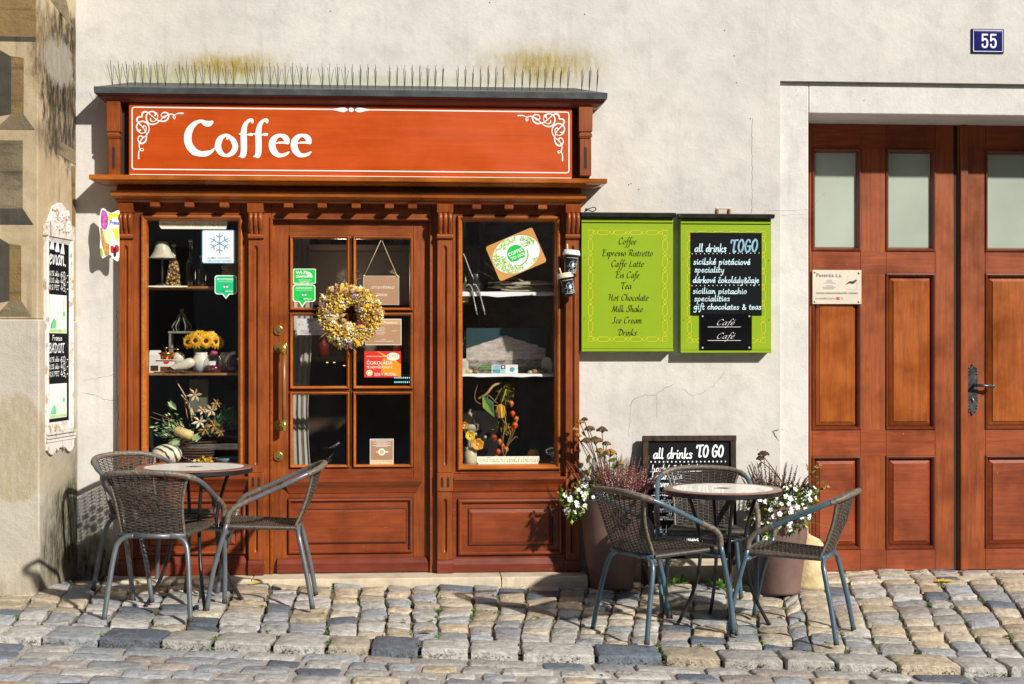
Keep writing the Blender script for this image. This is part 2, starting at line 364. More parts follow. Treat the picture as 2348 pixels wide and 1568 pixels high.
def hand(mb, fr, text, x, y, size, m, h=.0015, pen=.09, nib=None, align='l', slant=.16, sp=.12, wob=0, sx=1.0):
    """writes text with the stroke alphabet; size = x-height in metres"""
    W_ = hand_width(text, sp) * size * sx
    cx = x - (W_ / 2 if align == 'c' else W_ if align == 'r' else 0)
    k = 0
    for ch in text:
        b, acc = ACC.get(ch, (ch, None)); w, st = G[b]
        st = list(st)
        if acc == 0: st = st[:1] if b == 'i' else st; st = st + [[(w * .5, 1.35), (w * .5 + .3, 1.75)]]
        if acc == 1:
            o = .8 if b.isupper() else 0
            st = st + [[(w * .5 - .22, 1.7 + o), (w * .5, 1.4 + o), (w * .5 + .28, 1.75 + o)]]
        dy = (rnd.random() - .5) * wob * size; sc = 1 + (rnd.random() - .5) * wob * .6
        for q in st:
            pts = crv(q, 4) if len(q) > 2 else q
            pts = [(cx + (px + slant * py) * size * sx * sc, y + dy + py * size * sc) for px, py in pts]
            k += 1
            if nib: mb.ribbon(fr, pts, 0, m, h + k * 4e-6, 1e-6, nib=(nib[0] * size, nib[1] * size, nib[2]))
            else: mb.ribbon(fr, pts, pen * size, m, h + k * 4e-6, 1e-6)
        cx += (w + sp) * size * sx
    return W_
NIB = (.115, .03, R(38))
# ------------------------------------------------------------------ paving
def stone_mat(name, rough=.55):
    m, nt, b = nodes(name)
    a = N(nt, 'ShaderNodeVertexColor', layer_name='tint'); v = coord(nt)
    n1 = noi(nt, v, 24, 6, .65); n2 = noi(nt, v, 90, 4, .6); n3 = noi(nt, coord(nt, (1, 2.2, 1)), 9, 5, .7, 1.5)
    col = mix(nt, 1.0, a.outputs[0], ramp(nt, n1, [(.25, .45), (.5, .95), (.78, 1.3)]), 'MULTIPLY')
    col = mix(nt, ramp(nt, n2, [(.6, 0.0), (.72, .45)]), col, (.42, .38, .31))
    col = mix(nt, ramp(nt, n3, [(.56, 0.0), (.70, .5)]), col, (.11, .115, .125))
    nt.links.new(col, b.inputs['Base Color'])
    nt.links.new(ramp(nt, n1, [(.3, rough - .15), (.7, rough + .2)]), b.inputs['Roughness'])
    ad = N(nt, 'ShaderNodeMath', operation='ADD'); nt.links.new(n1, ad.inputs[0])
    ml = N(nt, 'ShaderNodeMath', operation='MULTIPLY'); nt.links.new(n2, ml.inputs[0]); ml.inputs[1].default_value = .35
    nt.links.new(ml.outputs[0], ad.inputs[1]); bump(nt, b, ad.outputs[0], 1.0, .016)
    return m
SM = stone_mat('cobble_stone')
DIRT = pm('joint_dirt', (.13, .11, .08), .95, .5, 30, .5, 160)
SANDJ = pm('joint_sand', (.36, .33, .30), .95, .35, 40, .6, 260)
def klin(x): return -1.71 - .049 * x               # outer edge of the kerb
class Paver(MB):
    def __init__(s): super().__init__(); s.tint = []
    def stone(s, q, zf, top, depth, bulge, tint, n=5, tilt=.004, rnd_c=.30):
        """q: four ground corners (near-left, near-right, far-right, far-left)"""
        i = len(s.v); k = s.mi(SM); tx, ty = (rnd.random() - .5) * tilt * 2, (rnd.random() - .5) * tilt * 2
        off = rnd.random() * 50
        def P(u, v):
            uu, vv = u * math.sqrt(1 - rnd_c * v * v * .5), v * math.sqrt(1 - rnd_c * u * u * .5)
            a, b = (uu + 1) / 2, (vv + 1) / 2
            return (q[0] * (1 - a) + q[1] * a) * (1 - b) + (q[3] * (1 - a) + q[2] * a) * b
        ks = [-1, -.94, -.5, -.1, .35, .94, 1] if n == 6 else [-1, -.91, -.3, .3, .91, 1]
        n = len(ks)
        for v in ks:
            for u in ks:
                p = P(u, v); e = max(abs(u), abs(v))
                w = mnoise.noise(Vector((p.x * 11 + off, p.y * 11, off))) * .0042 + mnoise.noise(Vector((p.x * 31, p.y * 31, off))) * .0022
                jx = mnoise.noise(Vector((p.x * 19, p.y * 19, off + 9))) * .0095 if e > .8 else 0
                z = zf(p.x, p.y) + top + bulge * (1 - u * u) * (1 - v * v) + tx * u + ty * v + w - (.0048 + .0035 * mnoise.noise(Vector((p.x * 23, p.y * 23, off))) if e >= 1 else .0005 if e > .75 else 0)
                s.v.append(Vector((p.x + jx, p.y + jx * .6, z)))
        for a in range(n - 1):
            for b in range(n - 1):
                s.f.append((i + a * n + b, i + a * n + b + 1, i + (a + 1) * n + b + 1, i + (a + 1) * n + b)); s.m.append(k); s.sm.append(True)
        rim = [b for b in range(n)] + [a * n + n - 1 for a in range(1, n)] + [(n - 1) * n + b for b in range(n - 2, -1, -1)] + [a * n for a in range(n - 2, 0, -1)]
        j = len(s.v)
        for t in rim:
            p = s.v[i + t]; c = P(0, 0); d = Vector((c.x - p.x, c.y - p.y, 0)) * -.02
            s.v.append(Vector((p.x + d.x, p.y + d.y, p.z - depth)))
        L = len(rim)
        for a in range(L):
            b = (a + 1) % L
            s.f.append((i + rim[a], j + a, j + b, i + rim[b])); s.m.append(k); s.sm.append(False)
        s.tint += [tint] * (len(s.v) - i)
def tone(warm):
    t = rnd.random()
    if t < warm * .5: c = (.48, .40, .285)
    elif t < warm: c = (.50, .44, .34)
    elif t < .5 + warm * .45: c = (.43, .415, .385)
    elif t < .86: c = (.325, .345, .365)
    elif t < .95: c = (.12, .145, .18)
    else: c = (.36, .31, .28)
    k = .80 + rnd.random() * .42
    return tuple(x * k for x in c)
def course_dx(x):                                  # lean of the courses, which fan out along the street
    a = -4.6 + (x + 1.8) / 1.8 * 4.4 if x < 0 else -.2 + min(1, x / 1.3) * 12.2
    return math.tan(R(max(-7, a)))
pv = Paver(); joints = []
lines = []
x = -4.2
while x < 5.6:
    lines.append(x); x += .135 + rnd.random() * .075
KW = .27
def lpt(i, t):                                     # t=0 at the house, 1 at the inner edge of the kerb
    xf = lines[i]; yf = .46 if xf > 2.30 else .03
    g = course_dx(xf)
    ky = klin(xf) + KW; xk = xf - g * (yf - ky)
    for _ in range(3): ky = klin(xk) + KW; xk = xf - g * (yf - ky)
    wob = mnoise.noise(Vector((xf * 3.1, t * 4.5, 7))) * .022 * (1 - abs(2 * t - 1) ** 4)
    return Vector((xf + (xk - xf) * t + wob, yf + (ky - yf) * t, 0))
for i in range(len(lines) - 1):
    L = (lpt(i, 1) - lpt(i, 0)).length; t = -rnd.random() * .05; 
    while t < 1:
        d = (.125 + rnd.random() * .085) / L; t2 = min(1.0, t + d)
        if 1 - t2 < .05 / L: t2 = 1.0
        g = .0028 / L; tt = max(t, 0)
        sx = (.003 + rnd.random() * .007) / max(.1, (lines[i + 1] - lines[i]))
        A, B_, C, D = lpt(i, t2 - g), lpt(i + 1, t2 - g), lpt(i + 1, tt + g), lpt(i, tt + g)
        a1 = A + (B_ - A) * sx; b1 = B_ + (A - B_) * sx * .7; c1 = C + (D - C) * sx * .7; d1 = D + (C - D) * sx
        jj = lambda p: p + Vector(((rnd.random() - .5) * .015, (rnd.random() - .5) * .013, 0))
        warm = max(0, min(.62, .60 + A.y * .30)); 
        pv.stone([jj(a1), jj(b1), jj(c1), jj(d1)], gz, .012 + (rnd.random() - .5) * .015, .05, .0020, tone(warm), tilt=.0075)
        if rnd.random() < .5: joints.append(B_ + (C - B_) * rnd.random())
        if rnd.random() < .2: joints.append(A + (B_ - A) * rnd.random())
        t = t2
x = -4.4; kj = []; kerbfoot = []
while x < 5.2:                                     # the kerb: longer stones, a step above the road
    w = .19 + rnd.random() * .17; x2 = x + w; g = .007
    f = lambda X, o: Vector((X + .049 * o, klin(X) + o, 0))
    q = [f(x + g, 0.012 * rnd.random()), f(x2 - g, .012 * rnd.random()), f(x2 - g, KW - .006), f(x + g, KW - .006)]
    pv.stone(q, gz, .011 + rnd.random() * .006, .085, .0025, tone(.12), n=6, tilt=.003, rnd_c=.14)
    kj.append(f(x, .1)); kerbfoot.append(f(x + w * rnd.random(), -.014)); kerbfoot.append(f(x + w * rnd.random(), -.010)); x = x2
tag(pv.build('pavement', attr=pv.tint), None, None, kind='structure')
rd = Paver(); RZ = -.026; rz = lambda x, y: zk(x) + RZ
o = .01; row = 0
while o < 3.0:
    d = .115 + rnd.random() * .05; x = -4.6 + rnd.random() * .2
    while x < 5.4:
        w = .15 + rnd.random() * .12; g = .014
        if row == 0: w *= 1.25
        f = lambda X, oo: Vector((X - .049 * oo, klin(X) - oo, 0))
        q = [f(x + g, o + d - g * .8), f(x + w - g, o + d - g * .8), f(x + w - g, o + g * .5), f(x + g, o + g * .5)]
        q = [p + Vector(((rnd.random() - .5) * .014, (rnd.random() - .5) * .012, 0)) for p in q]
        rd.stone(q, rz, .004 + rnd.random() * .006, .03, .002, tone(.04), tilt=.003, rnd_c=.22)
        x += w
    o += d; row += 1
tag(rd.build('road', attr=rd.tint), None, None, kind='structure')
g = MB()                                           # bedding under the stones, on to the horizon
xs = [-4.6 + .2 * k for k in range(51)]
for a, b in zip(xs, xs[1:]):
    for k in range(9):
        q = []
        for X in (a, b):
            q.append([Vector((X, klin(X) + .05 + (.6 - klin(X)) * t / 9, 0)) for t in (k, k + 1)])
        p = [q[0][0], q[1][0], q[1][1], q[0][1]]
        g.face([Vector((v.x, v.y, gz(v.x, v.y) - .003)) for v in p], DIRT)
    g.face([(a, klin(a) + .051, zk(a) - .013), (a, klin(a) + .051, zk(a) - .09), (b, klin(b) + .051, zk(b) - .09), (b, klin(b) + .051, zk(b) - .013)], DIRT)
g2 = MB()
for a, b in ((-40, -3.5), (-3.5, 4), (4, 40)):
    za, zb_ = zk(a) + RZ - .003, zk(b) + RZ - .003
    g2.face([(a, -40, za), (b, -40, zb_), (b, -1.6, zb_), (a, -1.6, za)], SANDJ); g2.face([(a, -1.6, za - .06), (b, -1.6, zb_ - .06), (b, 20, zb_ - .06), (a, 20, za - .06)], DIRT)
tag(g.build('pavement_bedding'), None, None, kind='structure')
tag(g2.build('street_ground'), None, None, kind='structure')
# moss and weeds in the joints, a few fallen leaves
MOSS = pm('moss', (.10, .17, .025), .95, .5, 40, .4); WEED = pm('weed_leaf', (.11, .25, .03), .6, .4, 30, .1)
mo = MB()
for p in rnd.sample(joints, min(len(joints), 230)) + kj[::2]:
    c = max(0, mnoise.noise(Vector((p.x * 1.7, p.y * 1.7, 3))) + .35)
    nb = int(c * 34)
    for _ in range(nb):
        a = rnd.random() * 6.28; r = rnd.random() ** .7 * .030
        q = Vector((p.x + math.cos(a) * r * .6, p.y + math.sin(a) * r * 1.5, gz(p.x, p.y) + .004 + rnd.random() * .012))
        sz = .004 + rnd.random() * .007; a2 = rnd.random() * 6.28
        e1 = Vector((math.cos(a2), math.sin(a2), .3 * (rnd.random() - .5))) * sz; e2 = Vector((-math.sin(a2), math.cos(a2), .9)) * sz
        mo.face([q - e1, q + e2 * .3, q + e1, q + e2], MOSS if rnd.random() < .75 else WEED)
for p in kerbfoot:                                 # moss and grit along the foot of the kerb
    for _ in range(12):
        q = Vector((p.x + rnd.gauss(0, .05), p.y + rnd.gauss(0, .006), zk(p.x) + RZ + .006 + rnd.random() * .012)); a2 = rnd.random() * 6.28; sz = .005 + rnd.random() * .007
        mo.face([q - Vector((math.cos(a2), math.sin(a2), 0)) * sz, q + Vector((0, -.3, 1)) * sz * .5, q + Vector((math.cos(a2), math.sin(a2), 0)) * sz, q + Vector((0, .2, 1)) * sz], DIRT if rnd.random() < .7 else MOSS)
for U, V in ((1640, 1345), (1655, 1352), (1540, 1345), (1515, 1350), (1690, 1352), (1420, 1362), (1560, 1340), (410, 1372), (690, 1350), (760, 1352), (1440, 1350)):
    p = gg(U, V); big_ = U > 1480
    for _ in range(16 if big_ else 7):
        a = rnd.random() * 6.28; r = .01 + rnd.random() * .045; sz = (.012 + rnd.random() * .014) * (1 if big_ else .55)
        t = p + Vector((math.cos(a) * r, math.sin(a) * r * .6, .006 + rnd.random() * (.045 if big_ else .015))); sd = Vector((-math.sin(a), math.cos(a), .2)) * sz * .4
        mo.face([p + (t - p) * .3, t - sd * 1.0, t + (t - p).normalized() * sz, t + sd * 1.0], WEED)
tag(mo.build('moss'), None, None, kind='stuff')
LEAFM = [pm('dry_leaf_%s' % n, c, .7, .3, 40, .2) for n, c in (('brown', (.32, .13, .04)), ('yellow', (.62, .42, .08)))]
for U, V, mi, s, txt in ((980, 1452, 0, .035, 'small brown fallen leaf in a cobble joint in front of the coffee shop door'),
                         (2165, 1336, 1, .06, 'pale yellow fallen leaf on the cobbles before the big wooden door'),
                         (585, 1340, 1, .045, 'yellow fallen leaf by the stone step near the left table'),
                         (1392, 1532, 0, .022, 'tiny rust brown leaf on the road below the kerb stones')):
    p = gg(U, V); p.z = (gz(p.x, p.y) if p.y > klin(p.x) else zk(p.x) + RZ) + .02
    m = MB(); out = []
    a0 = rnd.random() * 6
    fr = Fr(p, (math.cos(a0), math.sin(a0), .05), (-math.sin(a0), math.cos(a0), .15))
    pts = [(-1, 0), (-.6, -.35), (-.5, -.2), (0, -.5), (.1, -.25), (.6, -.3), (.5, -.1), (1, .05), (.5, .2), (.55, .4), (.05, .3), (-.1, .55), (-.5, .25), (-.65, .35)]
    m.loft([[fr.p(x_ * s, y_ * s, .004 + .25 * s * abs(y_)) for x_, y_ in pts], [fr.p(x_ * s * .98, y_ * s * .98, .006 + .25 * s * abs(y_)) for x_, y_ in pts]], LEAFM[mi])
    tag(m.build('fallen_leaf'), txt, 'leaf')
# ------------------------------------------------------------------ plastered house with the coffee shop and the gate
def blob(nt, v, cx, cz, rx, rz, edge=.35, warp=.25, axis='XZ'):
    """soft-edged stain: 1 inside an ellipse in wall coordinates, broken up by noise"""
    sp = nt.nodes.new('ShaderNodeSeparateXYZ'); nt.links.new(v, sp.inputs[0])
    out = []
    for ax, c, r in ((axis[0], cx, rx), (axis[1], cz, rz)):
        a = N(nt, 'ShaderNodeMath', operation='SUBTRACT'); nt.links.new(sp.outputs[ax], a.inputs[0]); a.inputs[1].default_value = c
        d = N(nt, 'ShaderNodeMath', operation='DIVIDE'); nt.links.new(a.outputs[0], d.inputs[0]); d.inputs[1].default_value = r
        p = N(nt, 'ShaderNodeMath', operation='POWER'); nt.links.new(d.outputs[0], p.inputs[0]); p.inputs[1].default_value = 2
        out.append(p.outputs[0])
    s = N(nt, 'ShaderNodeMath', operation='ADD'); nt.links.new(out[0], s.inputs[0]); nt.links.new(out[1], s.inputs[1])
    q = N(nt, 'ShaderNodeMath', operation='SQRT'); nt.links.new(s.outputs[0], q.inputs[0])
    mpb = N(nt, 'ShaderNodeMapping'); mpb.inputs['Scale'].default_value = (1, 1, .5); nt.links.new(v, mpb.inputs[0]); n = noi(nt, mpb.outputs[0], 13, 8, .72)
    w = N(nt, 'ShaderNodeMath', operation='MULTIPLY_ADD'); nt.links.new(n, w.inputs[0]); w.inputs[1].default_value = warp * 2; w.inputs[2].default_value = -warp
    t = N(nt, 'ShaderNodeMath', operation='ADD'); nt.links.new(q.outputs[0], t.inputs[0]); nt.links.new(w.outputs[0], t.inputs[1])
    mp2 = N(nt, 'ShaderNodeMapping'); mp2.inputs['Scale'].default_value = (1, 1, .22); nt.links.new(v, mp2.inputs[0])
    return mulv(nt, ramp2(nt, t.outputs[0], 1 - edge, 1 + edge * .4), ramp(nt, noi(nt, mp2.outputs[0], 38, 7, .75), [(.36, .25), (.58, 1.0)]))
def ramp2(nt, src, a, b):
    m = N(nt, 'ShaderNodeMapRange'); m.interpolation_type = 'SMOOTHSTEP'; nt.links.new(src, m.inputs[0])
    m.inputs[1].default_value = a; m.inputs[2].default_value = b; m.inputs[3].default_value = 1; m.inputs[4].default_value = 0
    return m.outputs[0]
def mulv(nt, a, k):
    m = N(nt, 'ShaderNodeMath', operation='MULTIPLY')
    for s, v in zip(m.inputs, (a, k)):
        if isinstance(v, (int, float)): s.default_value = v
        else: nt.links.new(v, s)
    return m.outputs[0]
def plaster(name, base, dirt, stains=(), cr=.5, rough=.9, streak=.3, bm_=.35, lie=False):
    m, nt, b = nodes(name); t = nt.nodes.new('ShaderNodeNewGeometry'); v = t.outputs['Position']
    big = noi(nt, v, 1.3, 5, .6); mid = noi(nt, v, 6, 6, .65); fine = noi(nt, v, 120, 3)
    col = mix(nt, ramp(nt, big, [(.35, 0.0), (.7, .75)]), base, dirt)
    col = mix(nt, ramp(nt, mid, [(.48, 0.0), (.72, .5)]), col, tuple(x * .78 for x in dirt))
    col = mix(nt, ramp(nt, mid, [(.22, .45), (.42, 0.0)]), col, tuple(min(.88, x * 1.10) for x in base))
    mp = N(nt, 'ShaderNodeMapping'); mp.inputs['Scale'].default_value = (1.2, 1.2, 9) if lie else (7, 7, .55); nt.links.new(v, mp.inputs[0])
    st = noi(nt, mp.outputs[0], 2.2, 5, .6)
    col = mix(nt, ramp(nt, st, [(.56, 0.0), (.74, streak)]), col, tuple(x * .72 for x in dirt))
    pk = noi(nt, v, 46, 2, .5); col = mix(nt, ramp(nt, pk, [(.765, 0.0), (.785, .7)]), col, (.12, .11, .10))
    for (cx, cz, rx, rz, e, wp, c, k, *ax) in stains:
        f = blob(nt, v, cx, cz, rx, rz, e, wp, *(ax or ['XZ'])); col = mix(nt, mulv(nt, f, k), col, c)
    nt.links.new(col, b.inputs['Base Color']); b.inputs['Roughness'].default_value = rough; b.inputs['Specular IOR Level'].default_value = .2
    h = N(nt, 'ShaderNodeMath', operation='MULTIPLY_ADD'); nt.links.new(fine, h.inputs[0]); h.inputs[1].default_value = .15; nt.links.new(mid, h.inputs[2])
    bump(nt, b, h.outputs[0], bm_ * 1.5, .014); MATS[name] = m; return m
olive = (.31, .22, .018)
def wst(U, V, rU, rV, e, wp, c, k, Y=0):
    p = at(U, V, Y); return (p.x, p.z, rU / 400, rV / 400, e, wp, c, k)
PL = plaster('cream_plaster', (.62, .597, .555), (.49, .47, .435),
    [wst(525, 155, 150, 45, .95, .6, (.38, .33, .15), .75), wst(530, 152, 100, 30, .8, .7, olive, .9), wst(370, 172, 130, 30, .8, .5, (.33, .32, .13), .8), wst(1240, 150, 170, 55, .95, .6, (.38, .33, .15), .75), wst(1245, 150, 110, 38, .85, .7, olive, .85), wst(1700, 1330, 420, 45, .9, .6, (.33, .30, .25), .6),
     wst(800, 185, 620, 14, .7, .35, (.40, .43, .26), .7), wst(225, 1310, 70, 90, .6, .5, (.055, .062, .014), 1.0),
     wst(205, 1235, 30, 60, .8, .6, (.16, .15, .08), .6), wst(1660, 500, 26, 24, .6, .6, (.55, .30, .08), .45), wst(1430, 560, 90, 240, .8, .3, (.58, .52, .39), .5),
     wst(1500, 930, 130, 45, .8, .5, (.40, .38, .35), .5)])
PLB = plaster('pale_band_plaster', (.67, .65, .61), (.55, .53, .50), cr=.3)
REVEAL = plaster('reveal_plaster', (.50, .47, .42), (.42, .39, .35), cr=.2)
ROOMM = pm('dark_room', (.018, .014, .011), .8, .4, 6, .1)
house = thing('plastered_house', 'cream plastered house wall with weather stains around the coffee shop and wooden door', 'house', (0, 0, 0))
XL = -1.833; sx0, sx1 = at(290, 800, 0).x, at(1316, 800, 0).x; sz1 = at(800, 430, 0).z
gx0 = at(1853, 700, .03).x; gx1 = 2 * at(2201, 800, .415).x - gx0; gzt = at(2100, 263, .03).z
bx0 = at(1788, 700, 0).x; bx1 = gx1 + (gx0 - bx0); bzt = at(2080, 189, 0).z
w = MB(); T = 6.2; YB = .45
w.box(XL - 1.2, sx0, 0, YB, -.1, T, PL); w.box(sx0, sx1, 0, YB, sz1, T, PL); w.box(sx1, bx0, 0, YB, -.1, T, PL)
w.box(bx0, bx1, 0, YB, bzt, T, PL); w.box(bx1, 7.5, 0, YB, -.1, T, PL)
w.box(sx0, sx1, 0, YB, -.1, .045, PL)
CRK = pm('crack_shadow', (.16, .13, .10), .95, .4); fw_ = Fr((0, 0, 0))
def crack(pts, w_, Y=0, mt=CRK):
    P = [at(u, v, Y) for u, v in pts]; out = []
    for a, b in zip(P, P[1:]):
        n = max(2, int((b - a).length / .012))
        for k in range(n): t = k / n; q = a.lerp(b, t); out.append((q.x + rnd.gauss(0, .0022), q.z + rnd.gauss(0, .0022)))
    out.append((P[-1].x, P[-1].z)); w.ribbon(fw_, out, [w_ * (.4 + rnd.random()) for _ in out], mt, .0006, 0, ends=False)
crack([(1724, 272), (1723, 330), (1724, 420), (1722, 500)], .0010); crack([(1740, 505), (1755, 483), (1860, 482)], .0007); crack([(1863, 482), (1872, 462), (1890, 440)], .0005)
crack([(1440, 935), (1452, 915), (1480, 905), (1500, 907), (1520, 893), (1545, 880)], .0010); crack([(1445, 925), (1444, 960), (1440, 1000)], .0007); crack([(1560, 890), (1585, 907), (1610, 902), (1635, 885), (1660, 855)], .0006); crack([(1505, 905), (1506, 960)], .0005)
crack([(190, 872), (215, 868), (250, 862), (262, 858)], .0007); crack([(185, 900), (220, 905), (240, 916), (268, 918)], .0010); crack([(268, 918), (270, 960), (266, 1010), (268, 1080)], .0012); crack([(1785, 985), (1770, 990), (1785, 1010)], .003)
crack([(268, 700), (270, 780), (267, 850), (269, 918)], .0012)
for U, V in ((1446, 421), (1464, 434), (757, 26), (1441, 424), (1122, 6), (1660, 70), (1683, 128), (1720, 272), (1688, 190), (1340, 33)): p = at(U, V, 0); w.disc(fw_, p.x, p.z, .004, CRK, .0008, 9)
w.build('wall', house)
b_ = MB(); b_.box(bx0, gx0, .03, YB, -.1, bzt, PLB); b_.box(gx1, bx1, .03, YB, -.1, bzt, PLB); b_.box(gx0, gx1, .03, YB, gzt, bzt, PLB)
b_.build('door_surround', house, bev=.006)
r = MB()                                            # the room behind the shop windows and the passage behind the gate
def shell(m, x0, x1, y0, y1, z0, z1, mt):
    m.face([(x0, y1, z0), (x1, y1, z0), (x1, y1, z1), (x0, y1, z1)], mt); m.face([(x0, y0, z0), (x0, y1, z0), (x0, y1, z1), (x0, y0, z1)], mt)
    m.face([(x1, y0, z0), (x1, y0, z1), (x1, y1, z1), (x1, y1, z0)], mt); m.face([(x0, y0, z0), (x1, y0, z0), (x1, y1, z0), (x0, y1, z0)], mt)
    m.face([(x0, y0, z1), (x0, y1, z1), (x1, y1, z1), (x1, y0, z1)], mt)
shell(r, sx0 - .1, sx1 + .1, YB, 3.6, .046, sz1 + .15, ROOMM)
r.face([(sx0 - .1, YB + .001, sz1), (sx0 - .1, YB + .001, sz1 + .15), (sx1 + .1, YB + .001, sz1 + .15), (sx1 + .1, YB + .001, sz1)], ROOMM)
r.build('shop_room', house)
lin = MB(); lin.box(gx0, gx1, YB, YB + .05, gzt, gzt + .05, REVEAL); lin.build('lintel_back', house)
# dark lead strip and wire on the wall, rusty stub, bolts
RUST = pm('rust', (.42, .16, .04), .85, .5, 40, .5); IRON = pm('black_iron', (.03, .03, .034), .45, .4, 20, .2, metal=.6)
t_ = MB(); p = at(1655, 478, 0)
for dx in (-.028, .042): t_.box(p.x + dx - .006, p.x + dx + .006, -.012, .01, p.z - .045, p.z - .002, RUST)
t_.box(p.x - .04, p.x + .05, -.004, .01, p.z - .002, p.z + .006, pm('white_fleck', (.7, .68, .62), .8))
tag(t_.build('wall_bracket', bev=.001), 'small rusty bracket stub in the plaster above the right green board', 'bracket')
t_ = MB(); c = at(1350, 480, -.03)
t_.tube(crv([(c.x - .035, -.02, c.z - .035), (c.x - .02, -.03, c.z - .008), (c.x, -.03, c.z + .004), (c.x + .03, -.035, c.z + .012), (c.x + .04, -.03, c.z), (c.x + .02, -.025, c.z - .012), (c.x - .012, -.03, c.z - .004), (c.x - .03, -.012, c.z - .05), (c.x - .036, -.008, c.z - .3)], 5), .003, IRON, 6)
t_.ball((c.x - .015, -.03, c.z - .002), .009, IRON)
tag(t_.build('cable_loop'), 'thin black cable loop sticking out above the left green menu board', 'cable')
# ------------------------------------------------------------------ corner house on the left, set forward
YF = -.54; XF = at(87, 800, YF).x
OC = plaster('ochre_plaster', (.49, .40, .26), (.28, .20, .105),
    [(-1.86, at(150, 150, -.1).z, .12, .30, .45, .8, (.09, .06, .02), .9), (-1.85, at(165, 220, -.1).z, .06, .42, .25, .95, (.022, .018, .014), 1.0),
     (-1.87, at(150, 150, -.15).z, .035, .14, .3, 1.1, (.60, .56, .47), .5), (-1.85, at(165, 330, -.1).z, .09, .10, .6, .7, (.05, .04, .03), .8)], streak=.7)
BASEP = plaster('pale_base_plaster', (.49, .45, .375), (.40, .36, .29),
    [(at(35, 1030, YF).x, at(35, 1030, YF).z, .165, .30, .12, .22, (.37, .31, .20), .97), (-1.84, .12, .075, .55, .6, .5, (.030, .034, .010), 1.0),
     (-1.835, .40, .055, .55, .7, .5, (.05, .055, .025), .95), (-1.88, at(120, 1080, -.3).z, .05, .12, .4, .5, (.45, .38, .26), .8),
     (-2.4, .08, .9, .07, .8, .6, (.30, .25, .17), .8)], streak=.45, bm_=.6)
corner = thing('corner_house', 'ochre house corner with dark painted diamond blocks and mossy foot at the left', 'house', (XF, YF, 0))
zb = at(40, 732, YF).z
m_ = MB()
def prism(m, z0, z1, g, mt, x_out=-6.0):
    nrm = Vector((0.54, -.081, 0)).normalized() * g * .8
    pts = [(x_out, YF - g), (XF + nrm.x, YF - g), (XL + nrm.x, -.001), (x_out, -.001)]
    m.loft([[(a, b, z0) for a, b in pts], [(a, b, z1) for a, b in pts]], mt)
prism(m_, zb, 6.2, 0, OC); m_.build('upper_wall', corner, bev=.006)
m_ = MB(); prism(m_, -.1, zb, .012, BASEP); m_.build('base_wall', corner, bev=.008)
DK = plaster('dark_painted_block', (.24, .19, .115), (.055, .045, .032), cr=.2, streak=1.0, bm_=.8, lie=True)
MD = plaster('brown_painted_block', (.26, .17, .07), (.085, .06, .03), cr=.2, streak=1.0, bm_=.8, lie=True)
BK = plaster('black_painted_bevel', (.085, .075, .058), (.022, .020, .016), cr=.1, streak=.6)
frF = Fr((XF, YF, 0)); 
def fx(U): return at(U, 400, YF).x - XF
def fz(V): return at(40, V, YF).z
blocks = [(-80, 95, 82, 0, 84, 0), (105, 297, 80, 26, 262, 1), (322, 515, 77, 0, 478, 0), (535, 725, 72, 22, 690, 1)]
for V0, V1, UR, UL, VB, bev in blocks:
    m_ = MB()
    if bev:
        m_.poly(frF, [(fx(-190), fz(V1)), (fx(UL), fz(VB)), (fx(UL), fz(V0 + 25)), (fx(-20), fz(V0)), (fx(-190), fz(V0))], BK, .002)
        m_.poly(frF, [(fx(UL), fz(VB)), (fx(UR * .68), fz(VB)), (fx(UR * .68), fz(V0 + 28)), (fx(UL), fz(V0 + 24))], MD, .002)
        m_.poly(frF, [(fx(-10), fz(V1)), (fx(UR), fz(V1)), (fx(UR * .68), fz(VB)), (fx(UL), fz(VB))], DK, .0024)
    else:
        m_.poly(frF, [(fx(-190), fz(VB)), (fx(UR * (1 if V0 < 0 else .68)), fz(VB)), (fx(UR * (1 if V0 < 0 else .68)), fz(V0)), (fx(-190), fz(V0))], MD if V0 < 0 else DK, .002)
        m_.poly(frF, [(fx(-190), fz(V1)), (fx(UR), fz(V1)), (fx(UR * (1 if V0 < 0 else .68)), fz(VB)), (fx(-190), fz(VB))], BK, .002)
    m_.build('painted_block', corner)
sd = Vector((XL - XF, -YF, 0)); sdn = sd.normalized(); frS = Fr((XF, YF, 0), sdn); SL = sd.length
def sp(U, V):                                       # pixel -> (along, up) on the slanted side wall
    d = ray(U, V); n = frS.n; t = (frS.o - CAM).dot(n) / d.dot(n); q = CAM + d * t - frS.o
    return q.dot(sdn), q.z
m_ = MB(); m_.poly(frS, [sp(112, -5), sp(150, -5), sp(158, 30), sp(163, 62)][::-1], DK, .002); m_.build('painted_block', corner)
m_ = MB(); m_.poly(frS, [sp(140, 325), sp(172, 345), sp(172, 378), sp(132, 352)][::-1], DK, .002); m_.build('painted_block', corner)
m_ = MB(); m_.poly(frS, [sp(163, 380), sp(172, 382), sp(172, 520), sp(165, 515)][::-1], MD, .002); m_.build('painted_block', corner)
